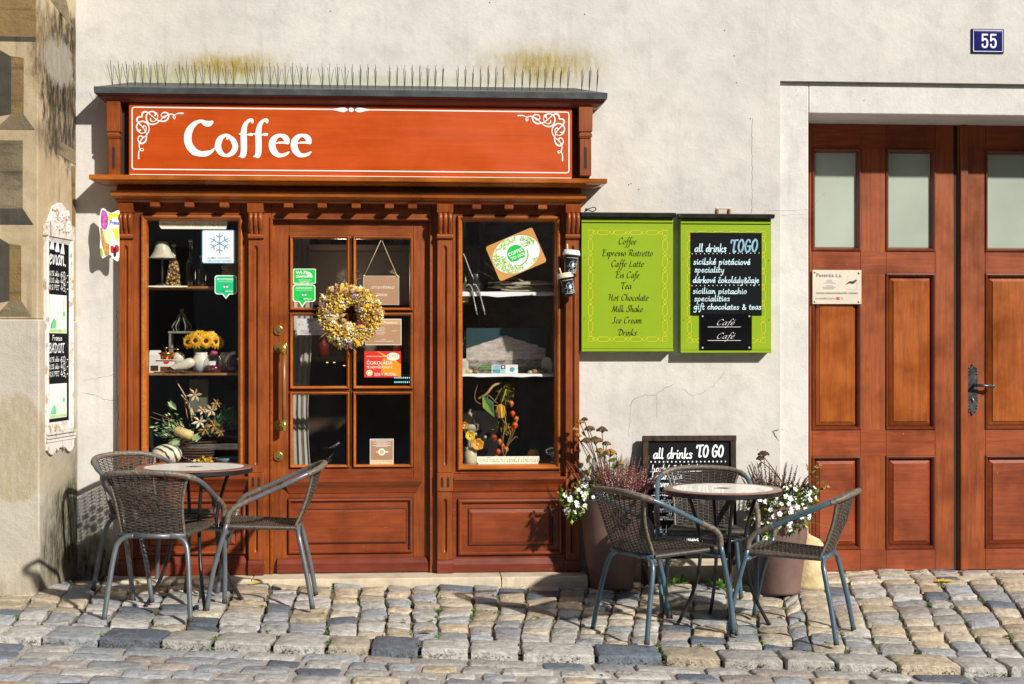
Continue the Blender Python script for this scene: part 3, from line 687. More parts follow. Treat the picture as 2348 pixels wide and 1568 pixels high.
# opposite side of the street: what the panes mirror
OPP = plaster('grey_house_plaster', (.36, .33, .29), (.25, .23, .20)); OPW = pm('opposite_window', (.03, .035, .04), .15, .3, 3, 0)
op = thing('opposite_house', 'grey plastered house across the street with dark windows and doors', 'house', (0, -15, 0))
m_ = MB(); m_.box(-25, 25, -18, -15, -.6, 9.0, OPP); m_.build('wall', op)
OPD = pm('opposite_door', (.20, .14, .09), .5, .4, 4, .1)
for k, xx in enumerate((-9, -6.4, -3.8, 4.6, 7.2, 9.6)):
    m_ = MB(); m_.box(xx - .5, xx + .5, -15, -14.97, 1.1, 2.9, OPW); m_.box(xx - .6, xx + .6, -14.99, -14.93, 1.0, 1.08, OPP); m_.build('window', op)
for xx in (-.4, 1.3, 2.6):
    m_ = MB(); m_.box(xx - .55, xx + .55, -15, -14.95, -.4, 2.5, OPD); m_.build('door', op)
# ------------------------------------------------------------------ shop front
O1, O2 = (.33, .078, .004), (.165, .028, .003)
WD = wood('orange_timber_upright', O1, O2, 'Z', chips=.5); WX = wood('orange_timber_level', O1, O2, 'X', chips=.4)
WL = wood('russet_timber_panel', (.275, .050, .004), (.16, .024, .003), 'X', chips=.5)
WB_ = wood('bead_highlight_timber', (.50, .140, .009), (.32, .070, .005), 'X', rough=.32, coat=.35, chips=.4)  # beads and ledges lightened: edge highlights put into the timber colour
WR = wood('red_timber_base', (.21, .030, .006), (.115, .015, .004), 'X', chips=.8, chipc=(.55, .30, .14))
WS = wood('sign_board_timber', (.56, .080, .004), (.44, .055, .003), 'X', rough=.34, coat=.3, scale=.35, blot=.22)
LEAD = pm('lead_sheet', (.075, .085, .09), .45, .45, 9, .3, 30, metal=.3); BRASS = pm('brass', (.80, .55, .12), .25, .3, 8, .05, metal=.9)
WHITE = pm('white_paint', (.86, .85, .82), .5, .05, 20, 0); STONE = pm('pale_step_stone', (.56, .48, .35), .85, .25, 10, .5, 60)
GL = glass('window_glass', .025); BLACKW = pm('shade_black', (.02, .008, .004), .7, .3, 6, .1)  # near-black painted in place of shade in grooves, flutes and gaps
SHOP = thing('shop_front', 'orange brown wooden coffee shop front with glazed door and two display windows', 'shop front', (sx0, 0, .06))
YP, Yf, YD = -.055, -.020, .012                     # pilaster front, frame front, door leaf front
zb0 = .06
def X(U, Y=Yf): return at(U, 800, Y).x
def Z(V, Y=Yf, U=800): return at(U, V, Y).z
def part(mb, name, par=SHOP, bev=.003, seg=1, **k): return mb.build(name, par, bev=bev, seg=seg, **k)
xl, xr = X(273, YP), X(1328, YP)
# carcass: frame around windows and door
def fram(U0, V0, U1, V1, mb, m, yf=Yf, yb=.06):
    x0, x1, z0, z1 = rect(U0, V0, U1, V1, yf); mb.box(x0, x1, yf, yb, z0, z1, m)
zt = Z(455)
# --- left and right display windows
def display(U0, U1, g0, g1, gV0, gV1, Uc):
    par = MB()
    x0, x1 = X(U0), X(U1); a0, a1 = X(g0), X(g1); z0, z1 = Z(gV1, Yf, Uc), Z(gV0, Yf, Uc)
    o = .018                                        # bead width
    par.box(x0, a0 - o, Yf, .055, Z(1085, Yf, Uc), zt, WD); par.box(a1 + o, x1, Yf, .055, Z(1085, Yf, Uc), zt, WD)
    par.box(a0 - o, a1 + o, Yf, .055, z1 + o, zt, WX); par.box(a0 - o, a1 + o, Yf, .055, Z(1085, Yf, Uc), z0 - o, WX)
    win = part(par, 'window')
    m = MB(); m.frame(a0 - o - .012, a1 + o + .012, z0 - o - .012, z1 + o + .012, [(0, Yf - .0005), (.003, Yf - .017), (.010, Yf - .021), (.017, Yf - .017), (.020, Yf - .010), (.026, Yf - .006), (.030, Yf + .008), (.033, .03)], WB_)
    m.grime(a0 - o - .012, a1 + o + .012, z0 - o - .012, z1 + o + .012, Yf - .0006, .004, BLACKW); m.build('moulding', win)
    m = MB(); m.box(a0 - .008, a1 + .008, .018, .024, z0 - .008, z1 + .008, GL); m.build('pane', win)
    # sill and panel below
    m = MB(); zs0, zs1 = Z(1127, Yf, Uc), Z(1092, Yf, Uc)
    m.box(x0, x1, Yf, .055, Z(1322, Yf, Uc), Z(1085, Yf, Uc) - .0005, WL)
    bx = lambda y, za, zb_: m.box(x0 + .004, x1 - .004, y, Yf - .0004, za, zb_, WL)
    h = zs1 - zs0
    m.loft([[(x0 + .004, Yf - .001, z), (x0 + .004, y, z), (x1 - .004, y, z), (x1 - .004, Yf - .001, z)] for z, y in
            ((zs0, Yf - .004), (zs0 + h * .12, Yf - .010), (zs0 + h * .3, Yf - .014), (zs0 + h * .5, Yf - .022), (zs0 + h * .68, Yf - .034), (zs0 + h * .8, Yf - .040), (zs0 + h * .82, Yf - .045), (zs1, Yf - .045))], WL)
    part(m, 'sill', win, .0015)
    m = MB(); p0, p1 = X(U0 + 12), X(U1 - 8); q0, q1 = Z(1272, Yf, Uc), Z(1143, Yf, Uc)
    m.frame(p0, p1, q0, q1, [(0, Yf - .001), (.004, Yf - .016), (.012, Yf - .020), (.020, Yf - .014), (.026, Yf - .004), (.028, Yf - .0012)], WL)
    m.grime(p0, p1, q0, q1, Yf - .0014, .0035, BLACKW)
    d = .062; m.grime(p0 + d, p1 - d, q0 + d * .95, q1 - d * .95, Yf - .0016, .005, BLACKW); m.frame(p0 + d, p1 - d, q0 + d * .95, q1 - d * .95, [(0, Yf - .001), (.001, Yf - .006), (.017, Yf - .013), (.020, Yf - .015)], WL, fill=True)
    part(m, 'panel', win, 0)
    m = MB(); m.loft([[(x0 + .002, Yf - .001, z), (x0 + .002, y, z), (x1 - .002, y, z), (x1 - .002, Yf - .001, z)] for z, y in
                      ((zb0, Yf - .022), (Z(1292, Yf, Uc), Yf - .022), (Z(1284, Yf, Uc), Yf - .012), (Z(1278, Yf, Uc), Yf - .006))], WR)
    part(m, 'plinth', win, .002)
    return win
display(305, 572, 336, 545, 505, 1063, 440); display(1037, 1298, 1060, 1272, 507, 1065, 1166)
# --- pilasters
def pilaster(U0, U1):
    x0, x1 = X(U0, YP), X(U1, YP); w_ = x1 - x0; Uc = (U0 + U1) / 2; z_ = lambda V: Z(V, YP, Uc)
    m = MB()
    def shaft(za, zb_, flutes=1, rnd_=.25):         # front with a routed, round-ended flute
        m.box(x0, x1, YP + .016, .05, za, zb_, WD)
        nseg = 10; fw = w_ * .30 / flutes; lo, hi = za + .035, zb_ - .035
        if flutes == 2: lo, hi = za + .016, zb_ - .016
        cs = [x0 + w_ * (k + .5) / flutes * (1 if flutes == 1 else .86) + (0 if flutes == 1 else w_ * .07) for k in range(flutes)]
        # face strips around the flutes
        edges = [x0] + [e for c in cs for e in (c - fw / 2, c + fw / 2)] + [x1]
        for k in range(0, len(edges), 2): m.face([(edges[k], YP, za), (edges[k + 1], YP, za), (edges[k + 1], YP, zb_), (edges[k], YP, zb_)], WD)
        m.face([(x0, YP, za), (x0, YP, zb_), (x0, YP + .016, zb_), (x0, YP + .016, za)], WD); m.face([(x1, YP, za), (x1, YP + .016, za), (x1, YP + .016, zb_), (x1, YP, zb_)], WD)
        m.face([(x0, YP, zb_), (x1, YP, zb_), (x1, YP + .016, zb_), (x0, YP + .016, zb_)], WD); m.face([(x0, YP, za), (x0, YP + .016, za), (x1, YP + .016, za), (x1, YP, za)], WD)
        for c in cs:
            m.face([(c - fw / 2, YP, za), (c + fw / 2, YP, za), (c + fw / 2, YP, lo), (c - fw / 2, YP, lo)], WD); m.face([(c - fw / 2, YP, hi), (c + fw / 2, YP, hi), (c + fw / 2, YP, zb_), (c - fw / 2, YP, zb_)], WD)
            prof = [(-1, 0), (-.8, .55), (-.4, .9), (0, 1), (.4, .9), (.8, .55), (1, 0)]
            rings = []
            for zz, k in ((lo, 0), (lo + fw * .18, .55), (lo + fw * .5, .9), (lo + fw, 1), (hi - fw, 1), (hi - fw * .5, .9), (hi - fw * .18, .55), (hi, 0)):
                rings.append([(c + px * fw / 2 * max(k, .0) , YP + .0145 * d * k, zz) for px, d in prof])
            m.loft(rings, WD, closed=False, smooth=True)
            for ss in (-1, 1):                      # corners left beside the rounded ends
                for za_, pts in ((lo, ((lo, 0), (lo + fw * .18, .55), (lo + fw * .5, .9), (lo + fw, 1))), (hi, ((hi - fw, 1), (hi - fw * .5, .9), (hi - fw * .18, .55), (hi, 0)))):
                    for (z1_, k1), (z2_, k2) in zip(pts, pts[1:]):
                        m.face([(c + ss * fw / 2, YP, z1_), (c + ss * fw / 2 * k1, YP, z1_), (c + ss * fw / 2 * k2, YP, z2_), (c + ss * fw / 2, YP, z2_)], WD)
    shaft(z_(1083), z_(548)); shaft(z_(1283), z_(1128))
    pl = m.build('pilaster', SHOP)
    m = MB(); e = .004
    m.box(x0 - e, x1 + e, YP - .008, .05, z_(1127), z_(1084), WD); part(m, 'block', pl, .004)
    m = MB()
    for k in (-1, 1):
        c = (x0 + x1) / 2 + k * w_ * .2; zc = (z_(1127) + z_(1084)) / 2; hh = .031
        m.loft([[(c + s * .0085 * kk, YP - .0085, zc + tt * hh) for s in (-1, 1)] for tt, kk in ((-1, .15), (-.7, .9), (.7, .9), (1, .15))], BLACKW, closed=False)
    m.build('flute', pl)
    m = MB(); m.loft([[(x0 - e, .05, z), (x0 - e, y, z), (x1 + e, y, z), (x1 + e, .05, z)] for z, y in ((zb0, YP - .010), (z_(1292), YP - .010), (z_(1284), YP - .001))], WR); part(m, 'base', pl, .002)
    # scrolled bracket under the moulding
    m = MB(); zc1, zc0 = z_(470), z_(545)
    m.loft([[(x0 - e, .02, z), (x0 - e, y, z), (x1 + e, y, z), (x1 + e, .02, z)] for z, y in ((z_(488), YP - .034), (z_(470), YP - .042), (z_(465), YP - .02))], WD)
    prof = [(z_(488), YP - .030), (z_(494), YP - .046), (z_(503), YP - .050), (z_(515), YP - .040), (z_(527), YP - .018), (z_(534), YP - .006), (z_(537), YP - .004)]
    for k in range(3):
        a = x0 + w_ * (k + .04) / 3; b = x0 + w_ * (k + .96) / 3; mid = (a + b) / 2; q = (b - a)
        m.loft([[(a, .02, z), (a, y + .006, z), (a + q * .25, y, z), (mid, y - .002, z), (b - q * .25, y, z), (b, y + .006, z), (b, .02, z)] for z, y in prof], WD, smooth=True)
    m.loft([[(x0 - .003, .02, z), (x0 - .003, y, z), (x1 + .003, y, z), (x1 + .003, .02, z)] for z, y in ((z_(548), YP - .006), (z_(546), YP - .016), (z_(542), YP - .019), (z_(538), YP - .014), (z_(536), YP - .004))], WX)
    m.build('bracket', pl)
for u in ((273, 305), (570, 603), (1003, 1037), (1297, 1328)): pilaster(*u)
# --- entablature
m = MB(); m.box(xl, xr, -.018, .06, Z(497), zt + .12, BLACKW); part(m, 'frieze_board', SHOP, 0)
def cornice(x0, x1, prof, mt, name, smooth=False):
    m = MB()
    m.loft([[(x0 - p, 0.0, z), (x0 - p, -p - yo, z), (x1 + p, -p - yo, z), (x1 + p, 0.0, z)] for p, yo, z in prof], mt, smooth=smooth)
    return part(m, name, SHOP, 0)
q = lambda V, Y=-.12: Z(V, Y, 800)
cornice(xl, xr, [(.000, .060, q(466, -.07)), (.012, .070, q(465)), (.016, .072, q(461)), (.016, .072, q(459)), (.020, .088, q(457)), (.030, .096, q(452)), (.034, .098, q(445)), (.034, .098, q(441)), (.010, .075, q(439)), (.004, .070, q(425)), (.012, .075, q(421)), (.030, .085, q(417))], WB_, 'lower_moulding')
for U in (355, 434, 514, 661, 738, 816, 892, 943 + 26, 1092, 1166, 1243):
    U = {943 + 26: 945}.get(U, U)
    xx = X(U, -.09); m = MB(); m.box(xx - .026, xx + .026, -.105, -.018, Z(477, -.1), Z(466.5, -.1), WX); part(m, 'dentil')
x0u, x1u = at(244, 320, -.13).x, at(1358, 320, -.13).x
m = MB(); m.loft([[(at(205, 410, -.2).x + d, 0, z), (at(205, 410, -.2).x + d, -.215 + d, z), (at(1391, 410, -.2).x - d, -.215 + d, z), (at(1391, 410, -.2).x - d, 0, z)] for z, d in ((Z(423, -.2), .06), (Z(418, -.2), .030), (Z(416.5, -.2), .003), (Z(415, -.2), 0), (Z(405.5, -.2), 0))], WB_)
part(m, 'ledge', SHOP, .0015)
zl0, zl1 = Z(404.5, -.12), Z(222, -.12)
m = MB(); m.box(x0u + .01, x1u - .01, -.075, 0, zl0, zl1 + .02, BLACKW); part(m, 'sign_backing', SHOP, 0)
for ua, ub in ((244, 276), (1326, 1358)):
    a, b = at(ua, 320, -.13).x, at(ub, 320, -.13).x; m = MB(); zq = lambda V: Z(V, -.13, (ua + ub) / 2)
    m.box(a + .008, b - .006, -.128, -.0005, zq(403), zq(318), WD)
    m.loft([[(a + d, -.01, z), (a + d, -.140 + d, z), (b - d, -.140 + d, z), (b - d, -.01, z)] for z, d in ((zq(318), .010), (zq(312), .002), (zq(308), .002), (zq(303), .010), (zq(302), .001), (zq(240), 0), (zq(225), 0))], WD)
    c = (a + b) / 2; k = .008
    sb = part(m, 'sign_post', SHOP, .003)
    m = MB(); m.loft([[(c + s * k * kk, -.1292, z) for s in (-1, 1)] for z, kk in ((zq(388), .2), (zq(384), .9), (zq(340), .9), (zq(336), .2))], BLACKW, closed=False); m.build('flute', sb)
# crown and lead
xa, xb = at(217, 210, -.16).x, at(1391, 210, -.16).x
m = MB(); zc = lambda V: Z(V, -.17)
m.loft([[(xa + d, 0, z), (xa + d, -.182 + d, z), (xb - d, -.182 + d, z), (xb - d, 0, z)] for z, d in ((zc(237.5), .058), (zc(236.5), .050), (zc(234), .042), (zc(231), .026), (zc(228), .018), (zc(224), .014), (zc(222.5), .008), (zc(221.5), .006))], WR)
part(m, 'crown', SHOP, 0)
m = MB(); m.loft([[(xa + d, 0, z), (xa + d, -.19 + d, z), (xb - d, -.19 + d, z), (xb - d, 0, z)] for z, d in ((zc(221), .002), (zc(208), 0), (zc(206.5), .004), (zc(203.5), .03), (Z(196, -.01), .17))], LEAD)
fl = part(m, 'lead_flashing', SHOP, 0)
# spikes
SPK = pm('spike_wire', (.10, .10, .10), .35, .3, 20, 0, metal=.8)
u = 246.0; strips = []; n_in = 0
groups = [(246, 9), (416, 8), (561, 0)]
us = []; U = 258
breaks = {8: 28, 16: 26, 25: 26, 33: 26, 41: 28, 48: 20, 56: 26}
k = 0; cur = []
while U < 1384:
    cur.append(U); k += 1; U += 17.4
    if k in breaks: us.append(cur); cur = []; U += breaks[k] - 17.4 + 6
us.append(cur)
for s_ in us:
    if not s_: continue
    m = MB(); zz = zc(203.5) + .006
    m.box(at(s_[0] - 6, 205, -.14).x, at(s_[-1] + 6, 205, -.14).x, -.150, -.132, zz - .006, zz - .002, pm('spike_base', (.35, .36, .36), .4, .2))
    bs = m
    for U_ in s_:
        p = at(U_, 205, -.141)
        for dx, h, dy in ((0, .142, 0), (-.010 - rnd.random() * .012, .10 + rnd.random() * .03, -.02), (.008 + rnd.random() * .014, .10 + rnd.random() * .03, .02), (rnd.random() * .012 - .004, .125, .01)):
            f_ = 1.0 if U_ < 800 else .45
            lean = (U_ - 250) / 1130 * .022 - .012
            bs.tube([(p.x, -.141, zz - .004), (p.x + dx * f_ + lean * h / .14, -.141 + dy, zz - .004 + h)], .0012, SPK, 4, smooth=False)
    tag(bs.build('bird_spike_strip'), 'strip of thin steel bird spikes on the lead top of the coffee shop sign', 'bird spikes', 'bird spike strips above the sign')
# --- sign board with lettering
YSG = -.118
sxa, sxb, sza, szb = rect(295, 244, 1311, 406, YSG); sza = Z(405, YSG)
m = MB(); m.box(sxa, sxb, YSG, -.0755, sza + .001, Z(242, YSG), WS); SG = part(m, 'sign_board', SHOP, .003)
fs = Fr((0, YSG, 0)); m = MB()
def bp(U, V): p = at(U, V, YSG); return p.x, p.z
def src(pts, ox, oy, sc): return [bp((ox + x / sc) / 1.0907, (oy + y / sc) / 1.0907) for x, y in pts]
def outline(pts, n=5): return crv(pts, n, closed=True)
cs_ = lambda P: src(P, 440, 280, 6.522)
# letters drawn as outlines (with pen loops for the counters)
def letter(strokes):
    for q in strokes:
        P = crv([(x, y, w_) for x, y, w_ in q], 8)
        pts = cs_([(a, b) for a, b, _ in P]); ww = [c / 6.522 / 1.0907 / 405 for _, _, c in P]
        m.ribbon(fs, pts, ww, WHITE, .0015, 6e-6)
letter([[(585, 165, 26), (545, 190, 44), (490, 190, 46), (430, 158, 30), (370, 158, 27), (290, 205, 40), (215, 310, 56), (192, 430, 60), (215, 540, 60), (290, 640, 58), (390, 682, 45), (490, 680, 44), (570, 648, 28), (630, 595, 12)]])
letter([[(835, 440, 18), (850, 415, 24), (890, 420, 34), (940, 480, 44), (967, 560, 45), (940, 640, 44), (870, 700, 32), (800, 708, 26), (735, 670, 42), (690, 590, 50), (688, 520, 50), (720, 440, 44), (780, 390, 30), (840, 380, 22), (890, 410, 26)]])
for dx in (0, 240):
    letter([[(1243 + dx, 165, 24), (1238 + dx, 135, 26), (1190 + dx, 140, 25), (1135 + dx, 200, 34), (1108 + dx, 300, 46), (1105 + dx, 420, 50), (1108 + dx, 560, 50), (1103 + dx, 660, 49), (1090 + dx, 710, 46)],
            [(1025 + dx, 728, 8), (1060 + dx, 720, 17), (1100 + dx, 718, 18)], [(1030 + dx, 355, 8), (1075 + dx, 372, 20), (1110 + dx, 376, 18), (1165 + dx, 374, 9), (1200 + dx, 368, 22), (1240 + dx, 366, 22), (1255 + dx, 355, 8)]])
for dx in (0, 358):
    letter([[(1625 + dx, 512, 6), (1680 + dx, 500, 16), (1750 + dx, 500, 18), (1800 + dx, 502, 22), (1836 + dx, 508, 14)], [(1822 + dx, 500, 30), (1805 + dx, 450, 46), (1765 + dx, 405, 42), (1700 + dx, 383, 26), (1640 + dx, 400, 36), (1585 + dx, 460, 50), (1567 + dx, 540, 54), (1590 + dx, 630, 54), (1650 + dx, 695, 42), (1720 + dx, 708, 30), (1790 + dx, 690, 26), (1845 + dx, 652, 10)]])
m.build('lettering', SG)
m = MB()
def line(P, w_): m.ribbon(fs, P, w_, WHITE, .0012, 4e-6)
# border: rounded rectangle with the lozenge ornament in the top edge
Bx0, Bx1 = bp(303, 320)[0], bp(1304, 320)[0]; Bz1, Bz0 = bp(800, 251.5)[1], bp(800, 392)[1]; rr = .012
TL = [(Bx0, Bz0 + rr), (Bx0, Bz1 - rr), (Bx0 + rr * .3, Bz1 - rr * .3), (Bx0 + rr, Bz1)]
mx = bp(805, 250)[0]
line(TL + [(mx - .11, Bz1)], .0031); line([(mx + .11, Bz1), (Bx1 - rr, Bz1), (Bx1 - rr * .3, Bz1 - rr * .3), (Bx1, Bz1 - rr), (Bx1, Bz0 + rr), (Bx1 - rr * .3, Bz0 + rr * .3), (Bx1 - rr, Bz0), (Bx0 + rr, Bz0), (Bx0 + rr * .3, Bz0 + rr * .3), (Bx0, Bz0 + rr)], .0031)
for s in (-1, 1):
    P = crv([(mx + s * .115, Bz1, .002), (mx + s * .085, Bz1, .006), (mx + s * .055, Bz1 - .001, .0125), (mx + s * .036, Bz1 - .001, .0125), (mx + s * .024, Bz1 - .001, .005)], 5)
    m.ribbon(fs, [(a, b) for a, b, _ in P], [c for *_, c in P], WHITE, .0014, 3e-6)
m.disc(fs, mx, Bz1 - .001, .0145, WHITE, .0016, ry=.0125)
line([(bp(298, 320)[0], bp(800, 404)[1]), (bp(1309, 320)[0], bp(800, 404)[1])], .0016)
# corner flourishes
FL = [[(1440, 248, 20), (1330, 245, 17), (1250, 270, 10), (1190, 300, 9), (1180, 350, 12), (1210, 385, 14), (1235, 350, 12), (1210, 290, 9), (1130, 265, 14), (1050, 285, 14), (950, 340, 24)],
      [(955, 345, 30), (905, 350, 18), (868, 310, 11), (890, 250, 14), (965, 222, 18), (1040, 250, 18), (1065, 310, 18), (1040, 390, 22), (960, 450, 22), (860, 450, 18), (760, 420, 14), (640, 330, 12), (540, 240, 12), (450, 205, 22), (380, 240, 22), (360, 340, 18)],
      [(360, 340, 16), (270, 345, 20), (235, 410, 22), (270, 490, 18), (350, 570, 14), (430, 670, 12), (480, 780, 11), (485, 880, 16), (450, 980, 22), (370, 1035, 24), (290, 1000, 18), (258, 920, 14), (290, 850, 14), (350, 835, 16), (390, 880, 24)],
      [(690, 310, 18), (720, 275, 18), (690, 215, 18), (610, 200, 18), (520, 240, 16), (475, 340, 18), (500, 450, 18), (560, 520, 18), (650, 535, 18), (750, 505, 14), (830, 440, 10), (920, 360, 10)],
      [(590, 385, 16), (600, 440, 16), (660, 460, 10), (740, 420, 9), (778, 340, 10), (750, 250, 16), (690, 210, 14)],
      [(330, 680, 16), (290, 700, 20), (240, 650, 18), (225, 590, 18), (260, 510, 16), (340, 460, 18), (440, 470, 20), (520, 540, 16), (555, 640, 12), (530, 740, 14), (470, 830, 10), (390, 890, 12), (320, 980, 14), (295, 1060, 14), (300, 1140, 14), (330, 1210, 14), (380, 1225, 14), (405, 1190, 10), (370, 1165, 10), (310, 1200, 10), (280, 1280, 14), (278, 1430, 18)],
      [(400, 590, 16), (430, 570, 16), (475, 620, 12), (470, 690, 10), (430, 750, 9), (350, 765, 12), (270, 720, 12), (235, 660, 14)]]
for mir in (0, 1):
    for q_ in FL:
        P = crv(q_, 6); pts = []
        for a, b, _ in P:
            Xs, Ys = (320 + a / 10.456) / 1.0907, (260 + b / 10.456) / 1.0907
            if mir: Xs, Ys = 303 + 1304 - Xs, Ys + 5
            pts.append(bp(Xs, Ys))
        m.ribbon(fs, pts, [c / 10.456 / 1.0907 / 400 * .95 for *_, c in P], WHITE, .0013, 2e-6)
m.build('border', SG)
# --- door
dx0, dx1 = X(622, YD), X(984, YD); DZ1 = Z(503, YD)
m = MB(); m.box(X(602), X(622), Yf, .055, zb0, zt, WD); m.box(X(989), X(1005), Yf, .055, zb0, zt, WD); m.box(X(622), X(989), Yf, .055, Z(500), zt, WX)
fr_ = part(m, 'door_frame')
m = MB(); m.frame(X(618), X(991), zb0 - .02, Z(498), [(0, Yf - .0006), (.004, Yf - .008), (.012, Yf - .009), (.017, Yf - .002), (.018, Yf + .0)], WX); m.build('moulding', fr_)
gc = [(664, 801), (809, 946)]; gr_ = [(541, 712), (717, 892), (898, 1072)]
m = MB(); z_ = lambda V: Z(V, YD)
m.box(dx0, X(662, YD), YD, .055, zb0 + .006, DZ1, WD); m.box(X(947, YD), dx1, YD, .055, zb0 + .006, DZ1, WD)
m.box(X(662, YD), X(947, YD), YD, .055, z_(543), DZ1, WX); m.box(X(662, YD), X(947, YD), YD, .055, zb0 + .006, z_(1069), WL)
m.box(X(803, YD), X(807, YD), YD + .003, .05, z_(1069), z_(543), WD)
for V in (714.5, 895): m.box(X(662, YD), X(803, YD), YD + .004, .049, z_(V + 3), z_(V - 3), WX); m.box(X(807, YD), X(947, YD), YD + .004, .049, z_(V + 3), z_(V - 3), WX)
DOOR = part(m, 'door')
for a, b in gc:
    for c, d in gr_:
        m = MB(); x0, x1 = X(a, YD), X(b, YD); z0, z1 = z_(d), z_(c)
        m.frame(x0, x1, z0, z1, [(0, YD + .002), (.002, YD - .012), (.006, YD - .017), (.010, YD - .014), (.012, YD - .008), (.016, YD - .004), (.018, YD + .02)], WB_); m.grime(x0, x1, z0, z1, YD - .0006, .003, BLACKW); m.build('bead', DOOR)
        m = MB(); m.box(x0 + .012, x1 - .012, YD + .012, YD + .018, z0 + .012, z1 - .012, GL); m.build('pane', DOOR)
m = MB(); h0, h1 = z_(1130), z_(1096)
m.loft([[(X(660) - d, YD - .001, z), (X(660) - d, YD - d * 1.1 - .004, z), (X(955) + d, YD - d * 1.1 - .004, z), (X(955) + d, YD - .001, z)] for z, d in
        ((h0, 0), (h0 + .012, .003), (h0 + .03, .010), (h0 + .05, .024), (h0 + .062, .030), (h0 + .066, .033), (h1, .033))], WL); part(m, 'drip_rail', DOOR, .001)
m = MB(); m.frame(X(660, YD), X(945, YD), z_(1268), z_(1142), [(0, YD - .001), (.003, YD - .014), (.010, YD - .018), (.016, YD - .012), (.020, YD - .002), (.021, YD - .0012)], WL)
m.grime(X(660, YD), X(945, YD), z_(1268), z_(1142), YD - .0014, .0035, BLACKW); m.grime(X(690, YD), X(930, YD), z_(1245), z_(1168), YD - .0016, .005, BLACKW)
m.frame(X(690, YD), X(930, YD), z_(1245), z_(1168), [(0, YD - .001), (.001, YD - .006), (.008, YD - .012), (.010, YD - .013)], WL, fill=True); part(m, 'panel', DOOR, 0)
m = MB(); m.loft([[(X(634), YD - .001, z), (X(634), y, z), (X(982), y, z), (X(982), YD - .001, z)] for z, y in ((zb0 + .004, YD - .026), (z_(1290), YD - .026), (z_(1283), YD - .016), (z_(1278), YD - .008))], WR); part(m, 'kick_board', DOOR, .002)
# handle and locks
hx = X(651, -.05); HB = pm('handle_wood', (.30, .115, .03), .35, .5, 20, .1, stretch=(1, 1, .2))
m = MB(); m.tube([(hx, -.052, z_(985)), (hx, -.052, z_(787))], .0125, HB, 14); hd = m.build('handle', DOOR)
for V0, V1, Vm in ((787, 812, 797), (962, 985, 973)):
    m = MB(); m.tube([(hx, -.052, z_(V1)), (hx, -.052, z_(V0))], .0165, BRASS, 16)
    m.tube([(hx, -.052, z_(Vm)), (hx - .022, -.03, z_(Vm)), (hx - .03, YD, z_(Vm))], .011, BRASS, 10); m.tube([(hx - .030, YD - .008, z_(Vm)), (hx - .030, YD + .001, z_(Vm))], .03, BRASS, 18); m.build('mount', hd)
for V in (757, 1045):
    m = MB(); c = (X(638, YD), 0, z_(V)); m.tube([(c[0], YD + .001, c[2]), (c[0], YD - .008, c[2]), (c[0], YD - .011, c[2])], [.0275, .0275, .024], BRASS, 22)
    m.tube([(c[0], YD - .0108, c[2] + .003), (c[0], YD - .0135, c[2] + .003)], .011, pm('steel', (.55, .53, .48), .3, .2, 9, 0, metal=.9), 14); m.box(c[0] - .004, c[0] + .004, YD - .0125, YD - .0105, c[2] - .018, c[2] - .004, IRON); m.build('lock', DOOR)
# --- step
def slab_stone(U0, U1, V0, V1, yb, lab, ztop):
    x0, x1 = at(U0, V1, -.2).x, at(U1, V1, -.2).x; m = MB(); n = 14
    y0 = -.20
    m.loft([[(x0 + (x1 - x0) * k / n + (rnd.random() - .5) * .004, y, z) for y, z in ((yb, -.03), (yb, ztop), (y0 + .006 + j1, ztop), (y0 + j1, ztop - .006), (y0 + j1 - .002, ztop - .03), (y0 + j1, -.03))] for k in range(n + 1) for j1 in [(rnd.random() - .5) * .007]], STONE)
    return tag(m.build('stone_step', bev=.002), lab, 'step')
slab_stone(275, 575, 0, 1335, .0, 'sandstone step under the left shop window behind the left table', .058)
slab_stone(577, 1148, 0, 1340, .0, 'long sandstone step below the coffee shop door', .058)
slab_stone(1150, 1347, 0, 1340, .0, 'short sandstone step under the right shop window beside the planter', .057)
m = MB(); p = at(1014, 1346, -.22); m.ball((p.x, -.222, p.z + .005), .013, pm('chestnut', (.20, .045, .015), .25, .3, 20, .1), 12, 8, (1.1, .8, .85))
tag(m.build('chestnut'), 'shiny brown chestnut lying against the pale step right of the shop door', 'chestnut')
# ------------------------------------------------------------------ big double door on the right
YG = .415
GW = wood('gate_timber_upright', (.35, .076, .005), (.175, .030, .004), 'Z', rough=.42, coat=.22, chips=1.0, scale=.7, chipc=(.70, .38, .10)); GX = wood('gate_timber_level', (.34, .067, .005), (.165, .025, .003), 'X', rough=.42, coat=.22, chips=1.0, scale=.7, chipc=(.70, .38, .10))
GRED = wood('gate_timber_worn', (.32, .060, .006), (.17, .026, .004), 'X', rough=.45, coat=.15, chips=1.0, scale=.8, chipc=(.62, .36, .20))
GP = wood('gate_timber_panel', (.41, .105, .006), (.22, .044, .004), 'Z', rough=.35, coat=.35, chips=.9, scale=.7, chipc=(.75, .42, .10))
GM = wood('gate_timber_moulding', (.20, .036, .005), (.09, .014, .003), 'Z', rough=.4, coat=.3, chips=.5)
MILK = pm('frosted_pane', (.38, .44, .37), .22, .12, 2, 0, coat=.6)
GATE = thing('double_door', 'tall varnished wooden double door with frosted panes in the plaster surround', 'door', ((gx0 + gx1) / 2, YG, .02))
gX = lambda U: at(U, 800, YG).x
gZ = lambda V, U=2010: at(U, V, YG).z
z0g = gZ(1308)
